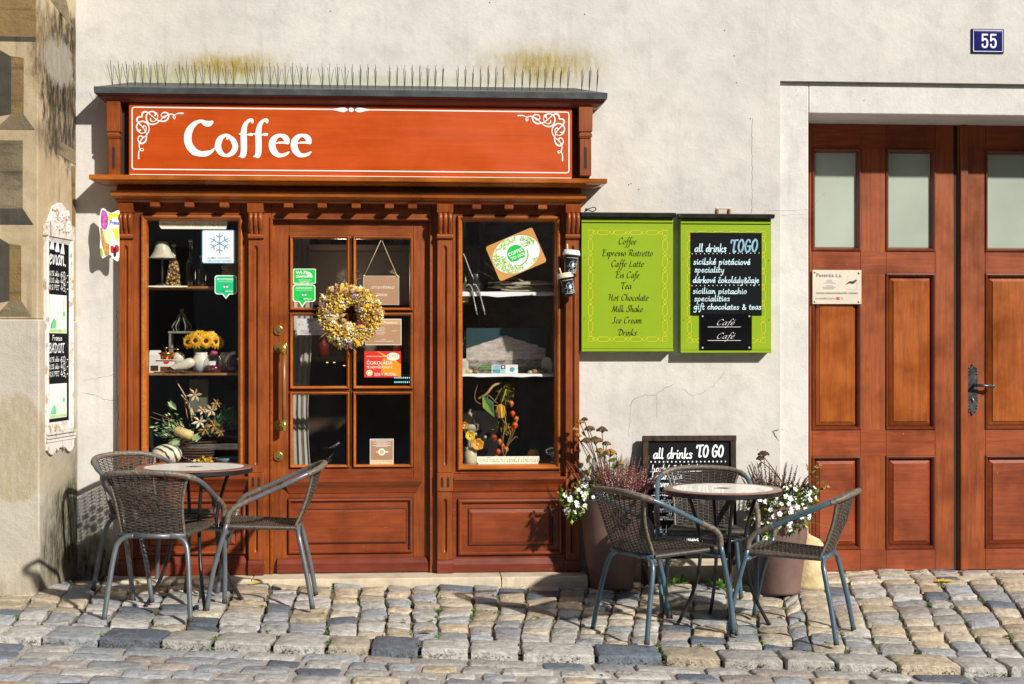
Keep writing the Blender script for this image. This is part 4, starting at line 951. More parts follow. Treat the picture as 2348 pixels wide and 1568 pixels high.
def leaf(off, mirror, handle):
    T_ = (lambda x: x) if not mirror else (lambda x: 2 * xm - x)
    def bx(m, a, b, y, z0, z1, mt): m.box(T_(a), T_(b), y, .455, z0, z1, mt)
    xa, xb = gX(1855), gX(2186); m = MB()
    cols = [(gX(1862), gX(1972)), (gX(2031), gX(2143))]
    rows = [(gZ(575), gZ(342)), (gZ(984), gZ(627)), (gZ(1258), gZ(1046))]
    zt_ = gzt - .001
    m2 = MB()
    for a, b in ((xa, cols[0][0]), (cols[0][1], cols[1][0]), (cols[1][1], xb)): bx(m, a, b, YG, z0g, zt_, GW)
    lf = None
    zs = [z0g] + [z for r_ in rows[::-1] for z in r_] + [zt_]
    for k in range(0, len(zs), 2):
        for a, b in cols: bx(m2, a, b, YG - .0005, zs[k], zs[k + 1], GRED if k == 0 else GX)
        bx(m2, cols[0][1] , cols[1][0], YG - .0015, zs[k], zs[k + 1], GRED if k == 0 else GX)
    lf = m.build('leaf', GATE, bev=.003); m2.build('rail', lf, bev=.002)
    for ci, (a, b) in enumerate(cols):
        for ri, (z0, z1) in enumerate(rows):
            u0, u1 = sorted((T_(a), T_(b)))
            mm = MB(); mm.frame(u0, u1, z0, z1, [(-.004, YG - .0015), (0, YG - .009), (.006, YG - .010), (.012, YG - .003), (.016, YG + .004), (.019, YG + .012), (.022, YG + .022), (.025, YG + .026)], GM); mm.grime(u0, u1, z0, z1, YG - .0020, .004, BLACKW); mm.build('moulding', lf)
            if ri == 0:
                mm = MB(); mm.box(u0 + .012, u1 - .012, YG + .024, YG + .032, z0 + .012, z1 - .012, MILK); mm.build('pane', lf)
            else:
                mm = MB(); mm.box(u0 + .01, u1 - .01, YG + .028, YG + .036, z0 + .01, z1 - .01, GM)
                mm.frame(u0 + .024, u1 - .024, z0 + .024, z1 - .024, [(0, YG + .0275), (.001, YG + .020), (.022, YG + .008), (.024, YG + .004)], GP if ri == 1 else GRED, fill=True); mm.build('panel', lf)
    return lf
xm = gX(2201)
L1 = leaf(0, False, False); L2 = leaf(0, True, True)
m = MB(); m.box(gX(2195.5), gX(2201), YG, .455, z0g, gzt - .001, GW); m.box(gX(2201.05), 2 * xm - gX(2186) - .0005, YG + .0004, .455, z0g, gzt - .0015, GW); m.box(gX(2199), gX(2216), YG - .022, YG - .0008, z0g, gzt - .002, GW); m.build('cover_strip', L2, bev=.004)
m = MB(); m.box(gX(2184.5), gX(2195.5), YG + .006, .45, z0g, gzt - .002, BLACKW); m.box(gx0 - .05, gx1 + .05, .457, .47, -.05, gzt + .02, BLACKW); m.box(gx0 + .0005, gX(1855) - .001, YG + .004, .456, z0g - .01, gzt - .002, GM); m.box(2 * xm - gX(1855) + .001, gx1 - .0005, YG + .004, .456, z0g - .01, gzt - .002, GM); m.build('gap_back', GATE)
# handle plate
hx, zc_ = gX(2228), gZ(893, 2228); fh = Fr((hx, YG - .0005, zc_)); hh = .160; w2 = .034; IRON = pm('forged_iron', (.11, .11, .115), .35, .5, 25, .3, metal=.7)
out = [(-w2, -hh * .62), (-w2 * .8, -hh * .72), (-w2 * .95, -hh * .82), (-w2 * .4, -hh * .86), (0, -hh), (w2 * .4, -hh * .86), (w2 * .95, -hh * .82), (w2 * .8, -hh * .72), (w2, -hh * .62),
       (w2, hh * .62), (w2 * .8, hh * .72), (w2 * .95, hh * .82), (w2 * .4, hh * .86), (0, hh), (-w2 * .4, hh * .86), (-w2 * .95, hh * .82), (-w2 * .8, hh * .72), (-w2, hh * .62)]
m = MB(); m.slab(fh, out, IRON, 0, .006)
for y in (.84, .72, .6, -.84, -.72, -.6):
    for s in (-1, 1): m.ball(fh.p(s * w2 * (.78 if abs(y) < .8 else .62), y * hh, .006), .0065, IRON, 8, 5, (1, .7, 1))
m.ball(fh.p(0, hh * .95, .006), .006, IRON); m.ball(fh.p(0, -hh * .95, .006), .006, IRON)
hp_ = m.build('handle_plate', L2, bev=.0012)
m = MB(); zl = .028; m.tube([fh.p(.012, zl, .004), fh.p(.012, zl, .045)], .011, IRON, 12); m.tube([fh.p(.008, zl, .048), fh.p(.06, zl - .003, .05), fh.p(.108, zl - .006, .05)], [.009, .0085, .010], IRON, 10); m.ball(fh.p(.112, zl - .006, .05), .013, IRON, 10, 6, (.8, 1, 1.1)); m.build('lever', hp_)
m = MB(); m.tube([fh.p(-.006, -.05, .006), fh.p(.008, -.075, .010)], .008, pm('key_cover', (.30, .20, .13), .4, .3, 20, .1, metal=.6), 8); m.build('key_cover', hp_)
# threshold
m = MB(); n = 22; xs0, xs1 = gx0 - .02, gx1 + .02
for a, b in ((0, .37), (.372, .80), (.802, 1.0)):
    x0, x1 = xs0 + (xs1 - xs0) * a, xs0 + (xs1 - xs0) * b; m.box(x0, x1, .05, .455, -.05, z0g - .006, STONE)
tag(m.build('threshold', bev=.006), 'worn pale stone threshold below the big wooden double door', 'threshold')
# brass plate
NP = pm('name_plate_metal', (.72, .66, .55), .35, .12, 6, .03, metal=.25)
INK = pm('black_ink', (.02, .02, .022), .6, .2); GREYINK = pm('grey_ink', (.25, .25, .25), .6, .2); RED = pm('red_ink', (.72, .03, .02), .5, .1)
x0, x1, z0, z1 = rect(1862, 619, 1974, 697, YG - .012)
np_ = thing('name_plate', 'pale metal plate with black lettering screwed to the wooden double door', 'sign', ((x0 + x1) / 2, YG - .012, z0))
m = MB(); m.box(x0, x1, YG - .016, YG - .011, z0, z1, NP); m.build('plate', np_, bev=.001)
fp = Fr((x0, YG - .0162, z0)); wP, hP = x1 - x0, z1 - z0; m = MB()
m.text(fp, 'Paventia z.s.', .022, hP * .79, .034, INK, .0006, 'LEFT', .004, .92, spacing=1.05)
for k, (a, b) in enumerate(((.29, .39), (.27, .41), (.22, .46), (0, 0), (.26, .42), (.20, .47), (.22, .44))):      # small print too fine to read
    if b:
        q_ = a
        while q_ < b: e_ = min(b, q_ + .02 + rnd.random() * .04); m.ribbon(fp, [(wP * q_, hP * (.70 - .042 * k)), (wP * e_, hP * (.70 - .042 * k))], .0022, GREYINK, .0005, ends=False); q_ = e_ + .006
m.text(fp, 'PODPORA NÁHRADNÍ RODINNÉ PÉČE A PREVENCE', wP * .5, hP * .295, .0135, INK, .0006, 'CENTER', .006, .82)
m.text(fp, 'VÁŠ PARTNER', wP * .15, hP * .14, .0095, INK, .0006); m.text(fp, 'PROGRAM', wP * .36, hP * .135, .017, GREYINK, .0006); m.text(fp, 'ČR', wP * .585, hP * .135, .017, GREYINK, .0006)
m.box(x0 + wP * .485, x0 + wP * .545, YG - .0167, YG - .0162, z0 + hP * .12, z0 + hP * .205, RED)
m.ribbon(fp, crv([(wP * .70, hP * .58, .002), (wP * .76, hP * .64, .006), (wP * .82, hP * .63, .008), (wP * .88, hP * .70, .004)], 5) and [(a, b) for a, b, _ in crv([(wP * .69, hP * .58, .002), (wP * .76, hP * .64, .006), (wP * .82, hP * .63, .008), (wP * .89, hP * .70, .004)], 5)], [c for *_, c in crv([(wP * .69, hP * .58, .002), (wP * .76, hP * .64, .006), (wP * .82, hP * .63, .008), (wP * .89, hP * .70, .004)], 5)], INK, .0006)
m.ribbon(fp, crv([(wP * .72, hP * .84), (wP * .68, hP * .62), (wP * .66, hP * .48), (wP * .78, hP * .43), (wP * .88, hP * .42), (wP * .91, hP * .74)], 4), .0004, GREYINK, .0005)
m.build('lettering', np_)
for a, b in ((.045, .93), (.945, .91), (.045, .075), (.945, .07)):
    m = MB(); m.ball((x0 + wP * a, YG - .0175, z0 + hP * b), .0075, BRASS, 10, 5, (1, .5, 1)); m.build('screw', np_)
# house number
x0, x1, z0, z1 = rect(2227, 66, 2301, 122, -.008); NAVY = pm('navy_enamel', (.012, .014, .13), .12, .3, 8, .05, coat=.8)
hn = thing('house_number', 'small dark blue enamel house number plate with white digits high on the wall', 'number plate', ((x0 + x1) / 2, 0, z0))
m = MB(); m.frame(x0, x1, z0, z1, [(0, -.001), (.001, -.009), (.003, -.010), (.02, -.013)], NAVY, fill=True); m.build('plate', hn)
m = MB(); w_, h_ = x1 - x0, z1 - z0; fn = Fr((x0, -.0112, z0)); EN = pm('white_enamel', (.82, .84, .86), .15, .05, 8, .02, coat=.6)
q = [(.010, .010), (w_ - .010, .010), (w_ - .010, h_ - .010), (.010, h_ - .010), (.010, .0101)]; m.ribbon(fn, q, .0021, EN, .0006, 1e-6)
fn2 = Fr((x0, -.0132, z0))
for cx in (.40, .66):
    ox = w_ * cx - .021; sx_, sy_ = .042, h_ * .58; oy = h_ * .21
    P = [(.95, .985), (.13, .985), (.13, .985)]
    S5 = [(.92, .93), (.12, .93), (.12, .58)]
    m.ribbon(fn2, [(ox + a * sx_, oy + b * sy_) for a, b in [(.93, .93), (.10, .93)]], .0052, EN, .0005, 1e-6, ends=False)
    m.ribbon(fn2, [(ox + a * sx_, oy + b * sy_) for a, b in [(.17, .98), (.15, .46)]], .0048, EN, .00055, 1e-6, ends=False)
    m.ribbon(fn2, [(ox + a * sx_, oy + b * sy_) for a, b in crv([(.16, .50), (.32, .60), (.62, .62), (.82, .48), (.84, .28), (.74, .10), (.48, .045), (.22, .10), (.13, .28)], 6)], .0054, EN, .0006, 1e-6, ends=False)
m.build('digits', hn)
# ------------------------------------------------------------------ boards and signs on the wall
LIME = pm('lime_green_panel', (.25, .385, .004), .38, .10, 1.6, .02, coat=.5); LIMEE = pm('lime_green_edge', (.22, .34, .005), .4, .15, 6, .02)
GOLD = pm('yellow_line', (.80, .66, .02), .45, .1); BLK = pm('black_board', (.005, .006, .008), .7, .4, 3, .05, spec=.12); BLKG = pm('black_gloss', (.004, .004, .005), .15, .3, 4, 0, coat=.6)
CHALK = pm('chalk_paint', (.56, .76, .82), .8, .35, 30, .1); CHALKW = pm('white_chalk_paint', (.80, .84, .84), .8, .2, 30, .1); CBLUE = pm('blue_chalk_paint', (.25, .47, .58), .8, .4, 25, .1)
CAPM = pm('dark_cap', (.04, .042, .04), .4, .4, 12, .2, metal=.5)
def menu_board(U0, U1, Vc, V0, V1, label):
    Y = -.075; x0, x1, z0, z1 = rect(U0, V0, U1, V1, Y); zc_ = at((U0 + U1) / 2, Vc, Y).z
    t = thing('menu_board', label, 'menu board', (x0, 0, z0))
    m = MB(); m.box(x0, x1, -.066, -.003, z0, z1, LIMEE); m.box(x0 - .001, x1 + .001, Y, -.0665, z0, z0 + .016, LIME); m.box(x0 - .001, x1 + .001, Y, -.0665, z1 - .030, z1 - .012, LIME); m.build('box', t, bev=.002)
    m = MB(); m.box(x0 + .001, x1 - .001, Y + .001, -.0668, z0 + .018, z1 - .036, LIME); pn = m
    m = MB(); m.loft([[(x0 - .004, -.0005, z), (x0 - .004, y, z), (x1 + .012, y, z), (x1 + .012, -.0005, z)] for z, y in ((z1 + .001, -.100), (zc_ - .002, -.108), (zc_, -.108), (zc_ + .012, -.001))], CAPM); m.build('cap', t)
    f = Fr((x0, Y + .001, z0)); w_, h_ = x1 - x0, z1 - z0; m = pn
    bx0, bx1, by0, by1 = .038, w_ - .035, .058, h_ - .075; g_ = .026
    lw = .0011
    def run(ax, a0, a1, b, nseg):                    # chain of long hexagons joined by lozenges
        L = a1 - a0; s = L / nseg; P = lambda a, c: (a, c) if ax == 0 else (c, a); h2 = g_ / 2; k = .014; cr_ = .020
        m.ribbon(f, [P(a0, b - h2), P(a1, b - h2)][:0] or [P(a0 + .0, b), P(a0 + .0, b)], lw, GOLD)
        pts = [a0 + s * i for i in range(nseg + 1)]
        for i in range(nseg):
            a, c = pts[i], pts[i + 1]
            A, C = a + cr_ / 2, c - cr_ / 2
            m.ribbon(f, [P(A, b), P(A + k, b + h2), P(C - k, b + h2), P(C, b), P(C - k, b - h2), P(A + k, b - h2), P(A, b)], lw, GOLD, .0010 + i * 2e-6, 1e-6, ends=False)
        for a in pts:
            m.ribbon(f, [P(a - cr_ * .75, b), P(a, b + h2 * .8), P(a + cr_ * .75, b), P(a, b - h2 * .8), P(a - cr_ * .75, b)], lw, GOLD, .0012, 1e-6, ends=False)
    c_ = .040
    run(0, bx0 + c_, bx1 - c_, by0 + g_ / 2, 4); run(0, bx0 + c_, bx1 - c_, by1 - g_ / 2, 4); run(1, by0 + c_, by1 - c_, bx0 + g_ / 2, 6); run(1, by0 + c_, by1 - c_, bx1 - g_ / 2, 6)
    for cx, sx_ in ((bx0, 1), (bx1, -1)):
        for cy, sy_ in ((by0, 1), (by1, -1)):
            m.ribbon(f, [(cx + sx_ * (c_ - .012), cy), (cx, cy), (cx, cy + sy_ * (c_ - .012)), (cx + sx_ * g_, cy + sy_ * (c_ - .012)), (cx + sx_ * g_, cy + sy_ * g_), (cx + sx_ * (c_ - .012), cy + sy_ * g_), (cx + sx_ * (c_ - .012), cy)], lw, GOLD, .0011, 1e-6, ends=False)
    return t, f, w_, h_, m
def finish_board(t, f, w_, h_, mp):
    pn = mp.build('panel', t); m = MB()
    for a, b in ((.016, h_ * .70), (w_ - .015, h_ * .69), (.016, h_ * .245), (w_ - .014, h_ * .245)): m.ball(f.p(a, b, 0), .0032, IRON, 8, 5)
    m.build('screw', pn); return pn
t1, f1, w1, h1, m1 = menu_board(1333, 1543, 489, 498, 806, 'lime green menu board listing coffee and drinks in black italics beside the shop')
p1 = finish_board(t1, f1, w1, h1, m1)
for k, (txt, dx) in enumerate((('Coffee', 0), ('Espresso Ristretto', 0), ('Caffe Latte', 0), ('Eis Cafe', 0), ('Tea', -.005), ('Hot Chocolate', .005), ('Milk Shake', 0), ('Ice Cream', 0), ('Drinks', 0))):
    U, V = 1438 + dx * 100, (560, 587, 611.5, 637, 662, 689, 715, 741, 769)[k]
    p = at(U, V, -.074); m = MB(); hand(m, f1, txt, p.x - f1.o.x + dx, p.z - f1.o.z, .0200, BLK, .0012, nib=(.135, .042, R(36)), align='c', slant=.16, sp=.10, sx=.80); m.build('text_line', p1)
t2, f2, w2_, h2_, m2_ = menu_board(1560, 1768, 492, 501, 809, 'lime green board with a black chalk sheet and small black plaque beside the drinks list')
p2 = finish_board(t2, f2, w2_, h2_, m2_)
fl = lambda U, V: (at(U, V, -.0765).x - f2.o.x, at(U, V, -.0765).z - f2.o.z)
m = MB(); a, b = fl(1583, 723), fl(1746, 534); m.box(f2.o.x + a[0], f2.o.x + b[0], -.0775, -.0745, f2.o.z + a[1], f2.o.z + b[1], BLK); ck = m.build('chalk_sheet', p2)
m = MB(); fk = Fr((f2.o.x, -.0776, f2.o.z))
def ch(txt, U, V, s, mt=CHALK, pen=.14, **k):
    a = fl(U, V); hand(m, fk, txt, a[0], a[1], s, mt, .0008, pen=pen, slant=.05, sp=.10, wob=.10, **k)
ch('all drinks', 1592, 577, .0225, CHALK, .14, sx=.86); ch('TOGO', 1677, 577, .0385, CBLUE, .13, sx=.66)
ch('sicilské pistáciové', 1589, 606, .0180, sx=1.04); ch('speciality', 1592, 624, .0175, sx=1.04); ch('dárkové čokolády&čaje', 1588, 648, .0180, sx=.94)
ch('sicilian pistachio', 1588, 673, .0170, sx=1.10); ch('specialities', 1591, 690, .0170, sx=1.12); ch('gift chocolates & teas', 1590, 709, .0170, sx=1.06)
for V in (582, 655):
    for k in range(17): a = fl(1586 + k * 9.6, V - k * .12); m.disc(fk, a[0], a[1], .0028, CHALKW, .0009, 8)
m.build('lettering', ck)
m = MB(); a, b = fl(1604, 802), fl(1723, 719); fq = Fr((f2.o.x, -.0815, f2.o.z)); m.box(f2.o.x + a[0], f2.o.x + b[0], -.0815, -.0778, f2.o.z + a[1], f2.o.z + b[1], BLKG); pq = m.build('plaque', p2, bev=.0008)
m = MB()
for V in (745, 776):
    a = fl(1641, V); hand(m, fq, 'Café', a[0], a[1], .0175, WHITE, .0008, nib=(.10, .02, R(30)), slant=.42, sx=1.25)
    a = fl(1622, V + 4.5); c = fl(1697, V + 4.5); m.ribbon(fq, [a, c], .0011, WHITE, .0007)
for U in (1610, 1717):
    for V in (725, 797): a = fl(U, V); m.disc(fq, a[0], a[1], .005, NP, .0009, 12)
m.build('lettering', pq)
# ice-cream sign hanging off the left pilaster, square to the street
YI = -.10
IY = pm('ice_yellow', (.85, .70, .02), .4, .08); IP = pm('ice_purple', (.50, .10, .42), .6, .5, 60, .3); IC = pm('ice_vanilla', (.85, .72, .45), .6, .2, 30, .2)
IW = pm('wafer', (.55, .28, .06), .6, .4, 40, .2); IR = pm('berry_red', (.65, .02, .03), .4, .3); IB = pm('logo_blue', (.05, .10, .50), .4, .1); IG = pm('lime_fruit', (.25, .55, .03), .4, .3)
fi = Fr((at(228, 600, YI).x, YI, at(248, 600, YI).z)); sc_ = 1 / 404
m = MB(); IX = lambda U, V: ((U - 228) * sc_, (600 - V) * sc_)
o_ = [IX(*p) for p in crv([(232, 482), (238, 480), (246, 487), (256, 490), (270, 484), (272, 497), (271, 530), (272, 570), (270, 597), (262, 596), (252, 585), (242, 588), (234, 592), (229, 570), (230, 545), (227, 520), (229, 495)], 4, True)][::-1]
m.slab(fi, o_, WHITE, -.008, 0); ic = None
tI = thing('ice_cream_sign', 'small wavy sign with purple ice cream ball and wafer cone at the left shop edge', 'sign', (fi.o.x, YI, fi.o.z))
m.build('board', tI); m = MB()
m.poly(fi, [IX(*p) for p in [(248, 491), (258, 493), (270, 488), (270, 560), (262, 545), (254, 520), (247, 505)]][::-1], IY, .0006)
m.poly(fi, [IX(*p) for p in crv([(234, 485), (242, 487), (247, 500), (246, 520), (240, 528), (232, 520), (231, 500)], 4, True)][::-1], IP, .0012)
m.poly(fi, [IX(*p) for p in crv([(233, 522), (240, 530), (250, 523), (254, 545), (250, 560), (240, 555), (234, 540)], 4, True)][::-1], IC, .0010)
m.poly(fi, [IX(*p) for p in [(230, 523), (234, 524), (241, 556), (250, 562), (250, 585), (241, 586), (233, 560)]][::-1], IW, .0014)
m.poly(fi, [IX(*p) for p in crv([(230, 570), (234, 572), (236, 586), (231, 588)], 4, True)][::-1], IG, .0016)
for U, V in ((257, 572), (267, 570)): m.poly(fi, [IX(*p) for p in crv([(U - 4, V - 7), (U + 3, V - 6), (U + 4, V + 6), (U - 3, V + 8)], 4, True)][::-1], IR, .0014)
m.poly(fi, [IX(*p) for p in crv([(259, 570), (265, 568), (265, 586), (260, 588)], 4, True)][::-1], pm('choc_dark', (.05, .02, .012), .5, .4), .0017)
a = IX(261, 513); m.disc(fi, a[0], a[1], .0245, WHITE, .0016, 20, ry=.035); m.disc(fi, a[0], a[1], .022, pm('logo_pink', (.8, .55, .62), .5), .0018, 20, ry=.032); m.disc(fi, a[0], a[1], .0205, WHITE, .0020, 20, ry=.030)
hand(m, fi, 'Prima', a[0], a[1] - .008, .0125, IB, .0022, pen=.15, align='c', slant=.1, sx=.72, sp=.04)
m.build('print', tI)
m = MB(); m.box(at(262, 530, -.06).x, at(274, 530, -.06).x, YI + .0005, -.03, fi.o.z + .09, fi.o.z + .10, IRON); m.box(at(262, 530, -.06).x, at(274, 530, -.06).x, YI + .0005, -.03, fi.o.z + .22, fi.o.z + .23, IRON); m.build('arm', tI)
# old white framed menu board on the slanted wall of the corner house
WORN = None
def worn_white():
    m, nt, b = nodes('worn_white_frame'); v = coord(nt, (1, 1, .5)); n = noi(nt, v, 22, 6, .7); n2 = noi(nt, coord(nt), 5, 3)
    f = mulv(nt, ramp(nt, n, [(.53, 0.0), (.57, 1.0)]), ramp(nt, n2, [(.40, .4), (.6, 1.0)]))
    nt.links.new(mix(nt, f, (.66, .64, .60), (.36, .20, .10)), b.inputs['Base Color']); b.inputs['Roughness'].default_value = .7; bump(nt, b, n, .5, .004); return m
WORN = worn_white(); frM = Fr((XF, YF, 0), sdn); frM.o = frM.o + frM.n * .001
s0 = sp(99, 760)[0]; s1 = sp(160, 760)[0]; zT = (sp(97, 525)[1] + sp(160, 540)[1]) / 2; zBt = (sp(98, 995)[1] + sp(174, 985)[1]) / 2; zpk = sp(135, 466)[1]
mb = thing('framed_menu_board', 'tall chalk menu in a worn white carved frame on the left corner wall', 'menu board', tuple(frM.p((s0 + s1) / 2, zBt)))
d = .020; sw = s1 - s0; fwd = sw * .12
def fr_box(m, a0, a1, b0, b1, h0, h1, mt): m.slab(frM, [(a0, b0), (a1, b0), (a1, b1), (a0, b1)], mt, h0, h1)
m = MB(); rings = []
for ins, h in ((0, 0), (0, d), (fwd * .3, d + .006), (fwd * .55, d), (fwd * .8, d * .75), (fwd, d * .55), (fwd, .008)):
    rings.append([frM.p(s0 + ins, zBt + ins * 1.3, h), frM.p(s1 - ins, zBt + ins * 1.3, h), frM.p(s1 - ins, zT - ins * 1.3, h), frM.p(s0 + ins, zT - ins * 1.3, h)])
m.loft(rings, WORN, cap0=False, cap1=False); m.build('frame', mb)
m = MB(); hT = zpk - zT; c = (s0 + s1) / 2
cr = [(s0 - .008, zT - .03), (s1 + .008, zT - .03), (s1 + .008, zT + .02), (s1 - sw * .12, zT + hT * .32), (s1 - sw * .22, zT + hT * .62), (c + sw * .16, zT + hT * .85), (c, zpk), (c - sw * .2, zT + hT * .85), (s0 + sw * .2, zT + hT * .6), (s0 + sw * .1, zT + hT * .3), (s0 - .008, zT + .02)]
m.slab(frM, cr, WORN, .001, d + .006)
for _ in range(46): m.ball(frM.p(c + (rnd.random() - .5) * sw * .55, zT + rnd.random() * hT * .7 + .01, d + .006), .006 + rnd.random() * .008, WORN, 6, 4)
m.build('carved_crest', mb)
m = MB(); zz = zBt; cr = [(s0 - .006, zz + .004)] + [(s0 + sw * t, zz - .085 - .028 * abs(math.sin(t * 3 * math.pi)) + .03 * (abs(t - .5) < .1)) for t in [k / 18 for k in range(19)]] + [(s1 + .006, zz + .004)]
m.slab(frM, cr, WORN, .001, d + .004)
for k in range(3): fr_box(m, s0 - .01, s1 + .01, zz - .004 - k * .02, zz + .008 - k * .02, d + .0045, d + .016 - k * .004, WORN)
m.build('apron', mb)
m = MB(); a0, a1, b0, b1 = s0 + fwd - .004, s1 - fwd + .004, zBt + fwd * 1.3 - .004, zT - fwd * 1.3 + .004; fr_box(m, a0, a1, b0, b1, .002, .011, BLK); fm = Fr(frM.p(a0, b0, .0112), sdn); aw, ah = a1 - a0, b1 - b0
tri = lambda x, y, s: m.poly(fm, [(x - s * .5, y), (x + s * .5, y), (x + s * .15, y + s * 1.3)], CHALKW, .0006)
for k in range(3): tri(aw * (.16 + .25 * k), ah * (.955 - .008 * k), aw * .22)
def hw(t, y, s, x, wf, pen=.10):                    # one chalk line filling a share of the panel's width
    hand(m, fm, t, aw * x, ah * y, s, CHALKW, .0008, pen=pen, slant=.02, wob=.06, sx=aw * wf / (hand_width(t, .1) * s), sp=.1)
hw('evian.', .875, .050, .03, .80, .10)
def prices(y0, dy):
    for k, (a, b) in enumerate((('0,75l sklo', '60,-'), ('0,33l sklo', '40,-'), ('0,5l PET', '45,-'))): hw(a, y0 - dy * k, .0135, .04, .46, .13); hw(b, y0 - .004 - dy * k, .0185, .57, .38, .13)
prices(.812, .038); hw('France', .455, .016, .18, .46, .13); hw('BADOIT', .388, .027, .02, .74, .12); prices(.338, .040)
mb_ = m.build('chalk_panel', mb)
PAP = pm('poster_paper', (.80, .82, .78), .5, .06); PG1 = pm('poster_green', (.15, .62, .30), .5, .4, 14); PG2 = pm('poster_mint', (.60, .85, .66), .5, .3, 9); PGRASS = pm('poster_grass', (.45, .70, .25), .5, .3, 20)
for (ya, yb), lab in (((.495, .708), 'upper white and green poster sheet pinned on the framed chalk menu'), ((.025, .215), 'lower white and green poster sheet at the foot of the framed chalk menu')):
    m = MB(); m.slab(fm, [(aw * .03, ah * ya), (aw * .86, ah * ya), (aw * .86, ah * yb), (aw * .03, ah * yb)], PAP, .0012, .0022); H = yb - ya
    Q = lambda x, y: (aw * x, ah * (ya + H * y))
    m.poly(fm, [Q(.05, .02), Q(.84, .02), Q(.84, .10), Q(.05, .10)], PGRASS, .0026)
    m.poly(fm, [Q(.06, .12), Q(.34, .12), Q(.34, .32), Q(.24, .40), Q(.12, .26)], PG1, .0027); m.poly(fm, [Q(.36, .16), Q(.66, .16), Q(.66, .52), Q(.36, .46)], PG2, .0028)
    m.poly(fm, [Q(.64, .2), Q(.76, .2), Q(.74, .7), Q(.70, .92), Q(.66, .7)], PG2, .0029); m.poly(fm, [Q(.66, .45), Q(.78, .46), Q(.76, .58), Q(.66, .57)], PG1, .0031); m.poly(fm, [Q(.40, .55), Q(.62, .60), Q(.58, .64), Q(.40, .60)], PG2, .0032)
    tag(m.build('poster'), lab, 'poster')
# A-board leaning on the wall
AW = pm('worn_dark_wood', (.050, .032, .018), .7, .8, 30, .3, 80, stretch=(1, 1, .12), dark=(.008, .006, .005), spec=.15); AL = pm('bleached_wood', (.50, .42, .30), .7, .5, 25, .3, stretch=(.15, 1, 1))
Yb, Yt = -.20, -.035; pT = at(1578, 1000, Yt); pB = at(1578, 1297, Yb); up = (pT - pB).normalized(); hA = (pT - pB).length
fa = Fr(at(1470, 1297, Yb) * 0 + Vector((at(1470, 1297, Yb).x, Yb, pB.z)), (1, 0, 0), up); wA = at(1687, 1297, Yb).x - fa.o.x
tA = thing('chalkboard', 'framed black chalkboard leaning on the wall behind the right table, all drinks to go', 'chalkboard', (fa.o.x + wA / 2, Yb, gz(1.6, Yb)))
m = MB(); fr_w = .032
S4 = lambda m, a0, a1, b0, b1, h0, h1, mt: m.slab(fa, [(a0, b0), (a1, b0), (a1, b1), (a0, b1)], mt, h0, h1)
S4(m, .0, fr_w, -.10, hA - fr_w - .001, 0, .026, AW); S4(m, wA - fr_w, wA, -.10, hA - fr_w - .001, 0, .026, AW); S4(m, -.002, wA + .002, hA - fr_w, hA, -.001, .028, AW); m.build('frame', tA, bev=.002)
m = MB(); S4(m, fr_w + .001, wA - fr_w - .001, -.002, .038, .0, .028, AL); m.build('bottom_rail', tA, bev=.002)
m = MB(); S4(m, fr_w + .0005, wA - fr_w - .0005, .04, hA - fr_w - .001, .004, .012, BLK); fb = Fr(fa.p(0, 0, .0122), fa.ex, fa.ey)
ax = lambda U: (U - 1470) / 217 * wA; ay = lambda V: (1297 - V) / 297 * hA
def ca(txt, U, V, s, sx=.9, pen=.12, mt=CHALKW): hand(m, fb, txt, ax(U), ay(V), s, mt, .0008, pen=pen, slant=.04, sp=.09, wob=.12, sx=sx)
ca('all drinks', 1495, 1052, .030, .80, .13); ca('TO GO', 1598, 1049, .036, .62, .14)
for k in range(19): m.disc(fb, ax(1490 + k * 9.6), ay(1060), .0042, CHALKW, .0009, 8, ry=.005)
for t, U, V, s in (('.horká čokoláda', 1488, 1083, .021), ('.levandule', 1488, 1100, .021), ('lavender', 1497, 1118, .021), ('.sicilská', 1491, 1138, .021), ('skořapka', 1496, 1155, .019), ('.vanilka', 1494, 1175, .020), ('vanilla', 1500, 1193, .020), ('.dárkové čaje', 1494, 1222, .021), ('gift chocolates', 1500, 1241, .021), ('special teas', 1494, 1262, .020)): ca(t, U, V, s)
m.build('panel', tA)
# ------------------------------------------------------------------ stickers, cards and notices on the panes
GRN = pm('sticker_green', (.01, .52, .07), .4, .08, 5, 0, coat=.3); GRN2 = pm('sticker_emerald', (.01, .50, .20), .4, .08, 5, 0, coat=.3); STB = pm('sticker_blue', (.02, .25, .48), .4, .05); STW = pm('sticker_white', (.82, .82, .80), .45, .04)
TAN = pm('card_tan', (.38, .22, .12), .5, .12, 4, 0); CREAM = pm('card_cream', (.78, .72, .55), .6, .06)
YS = .0165; YSD = YD + .011
def rrect(x0, x1, y0, y1, r, n=5):
    out = []
    for cx, cy, a in ((x1 - r, y0 + r, -90), (x1 - r, y1 - r, 0), (x0 + r, y1 - r, 90), (x0 + r, y0 + r, 180)):
        out += [(cx + r * math.cos(R(a + 90 * k / n)), cy + r * math.sin(R(a + 90 * k / n))) for k in range(n + 1)]
    return out
def pane_fr(U0, V0, U1, V1, Y):
    x0, x1, z0, z1 = rect(U0, V0, U1, V1, Y); return Fr((x0, Y, z0)), x1 - x0, z1 - z0
def owl(m, f, x, y, s, mt=STW):
    m.disc(f, x, y + s * .25, s * 1.0, IRON, .0012, 16, ry=s * .62)
    for k in (-1, 1):
        m.disc(f, x + k * s * .62, y, s * .66, IRON, .0014, 16); m.disc(f, x + k * s * .62, y, s * .52, STW, .0016, 16); m.disc(f, x + k * s * .62, y, s * .32, GREYINK, .0018, 12); m.disc(f, x + k * s * .62, y, s * .22, STW, .0020, 12)
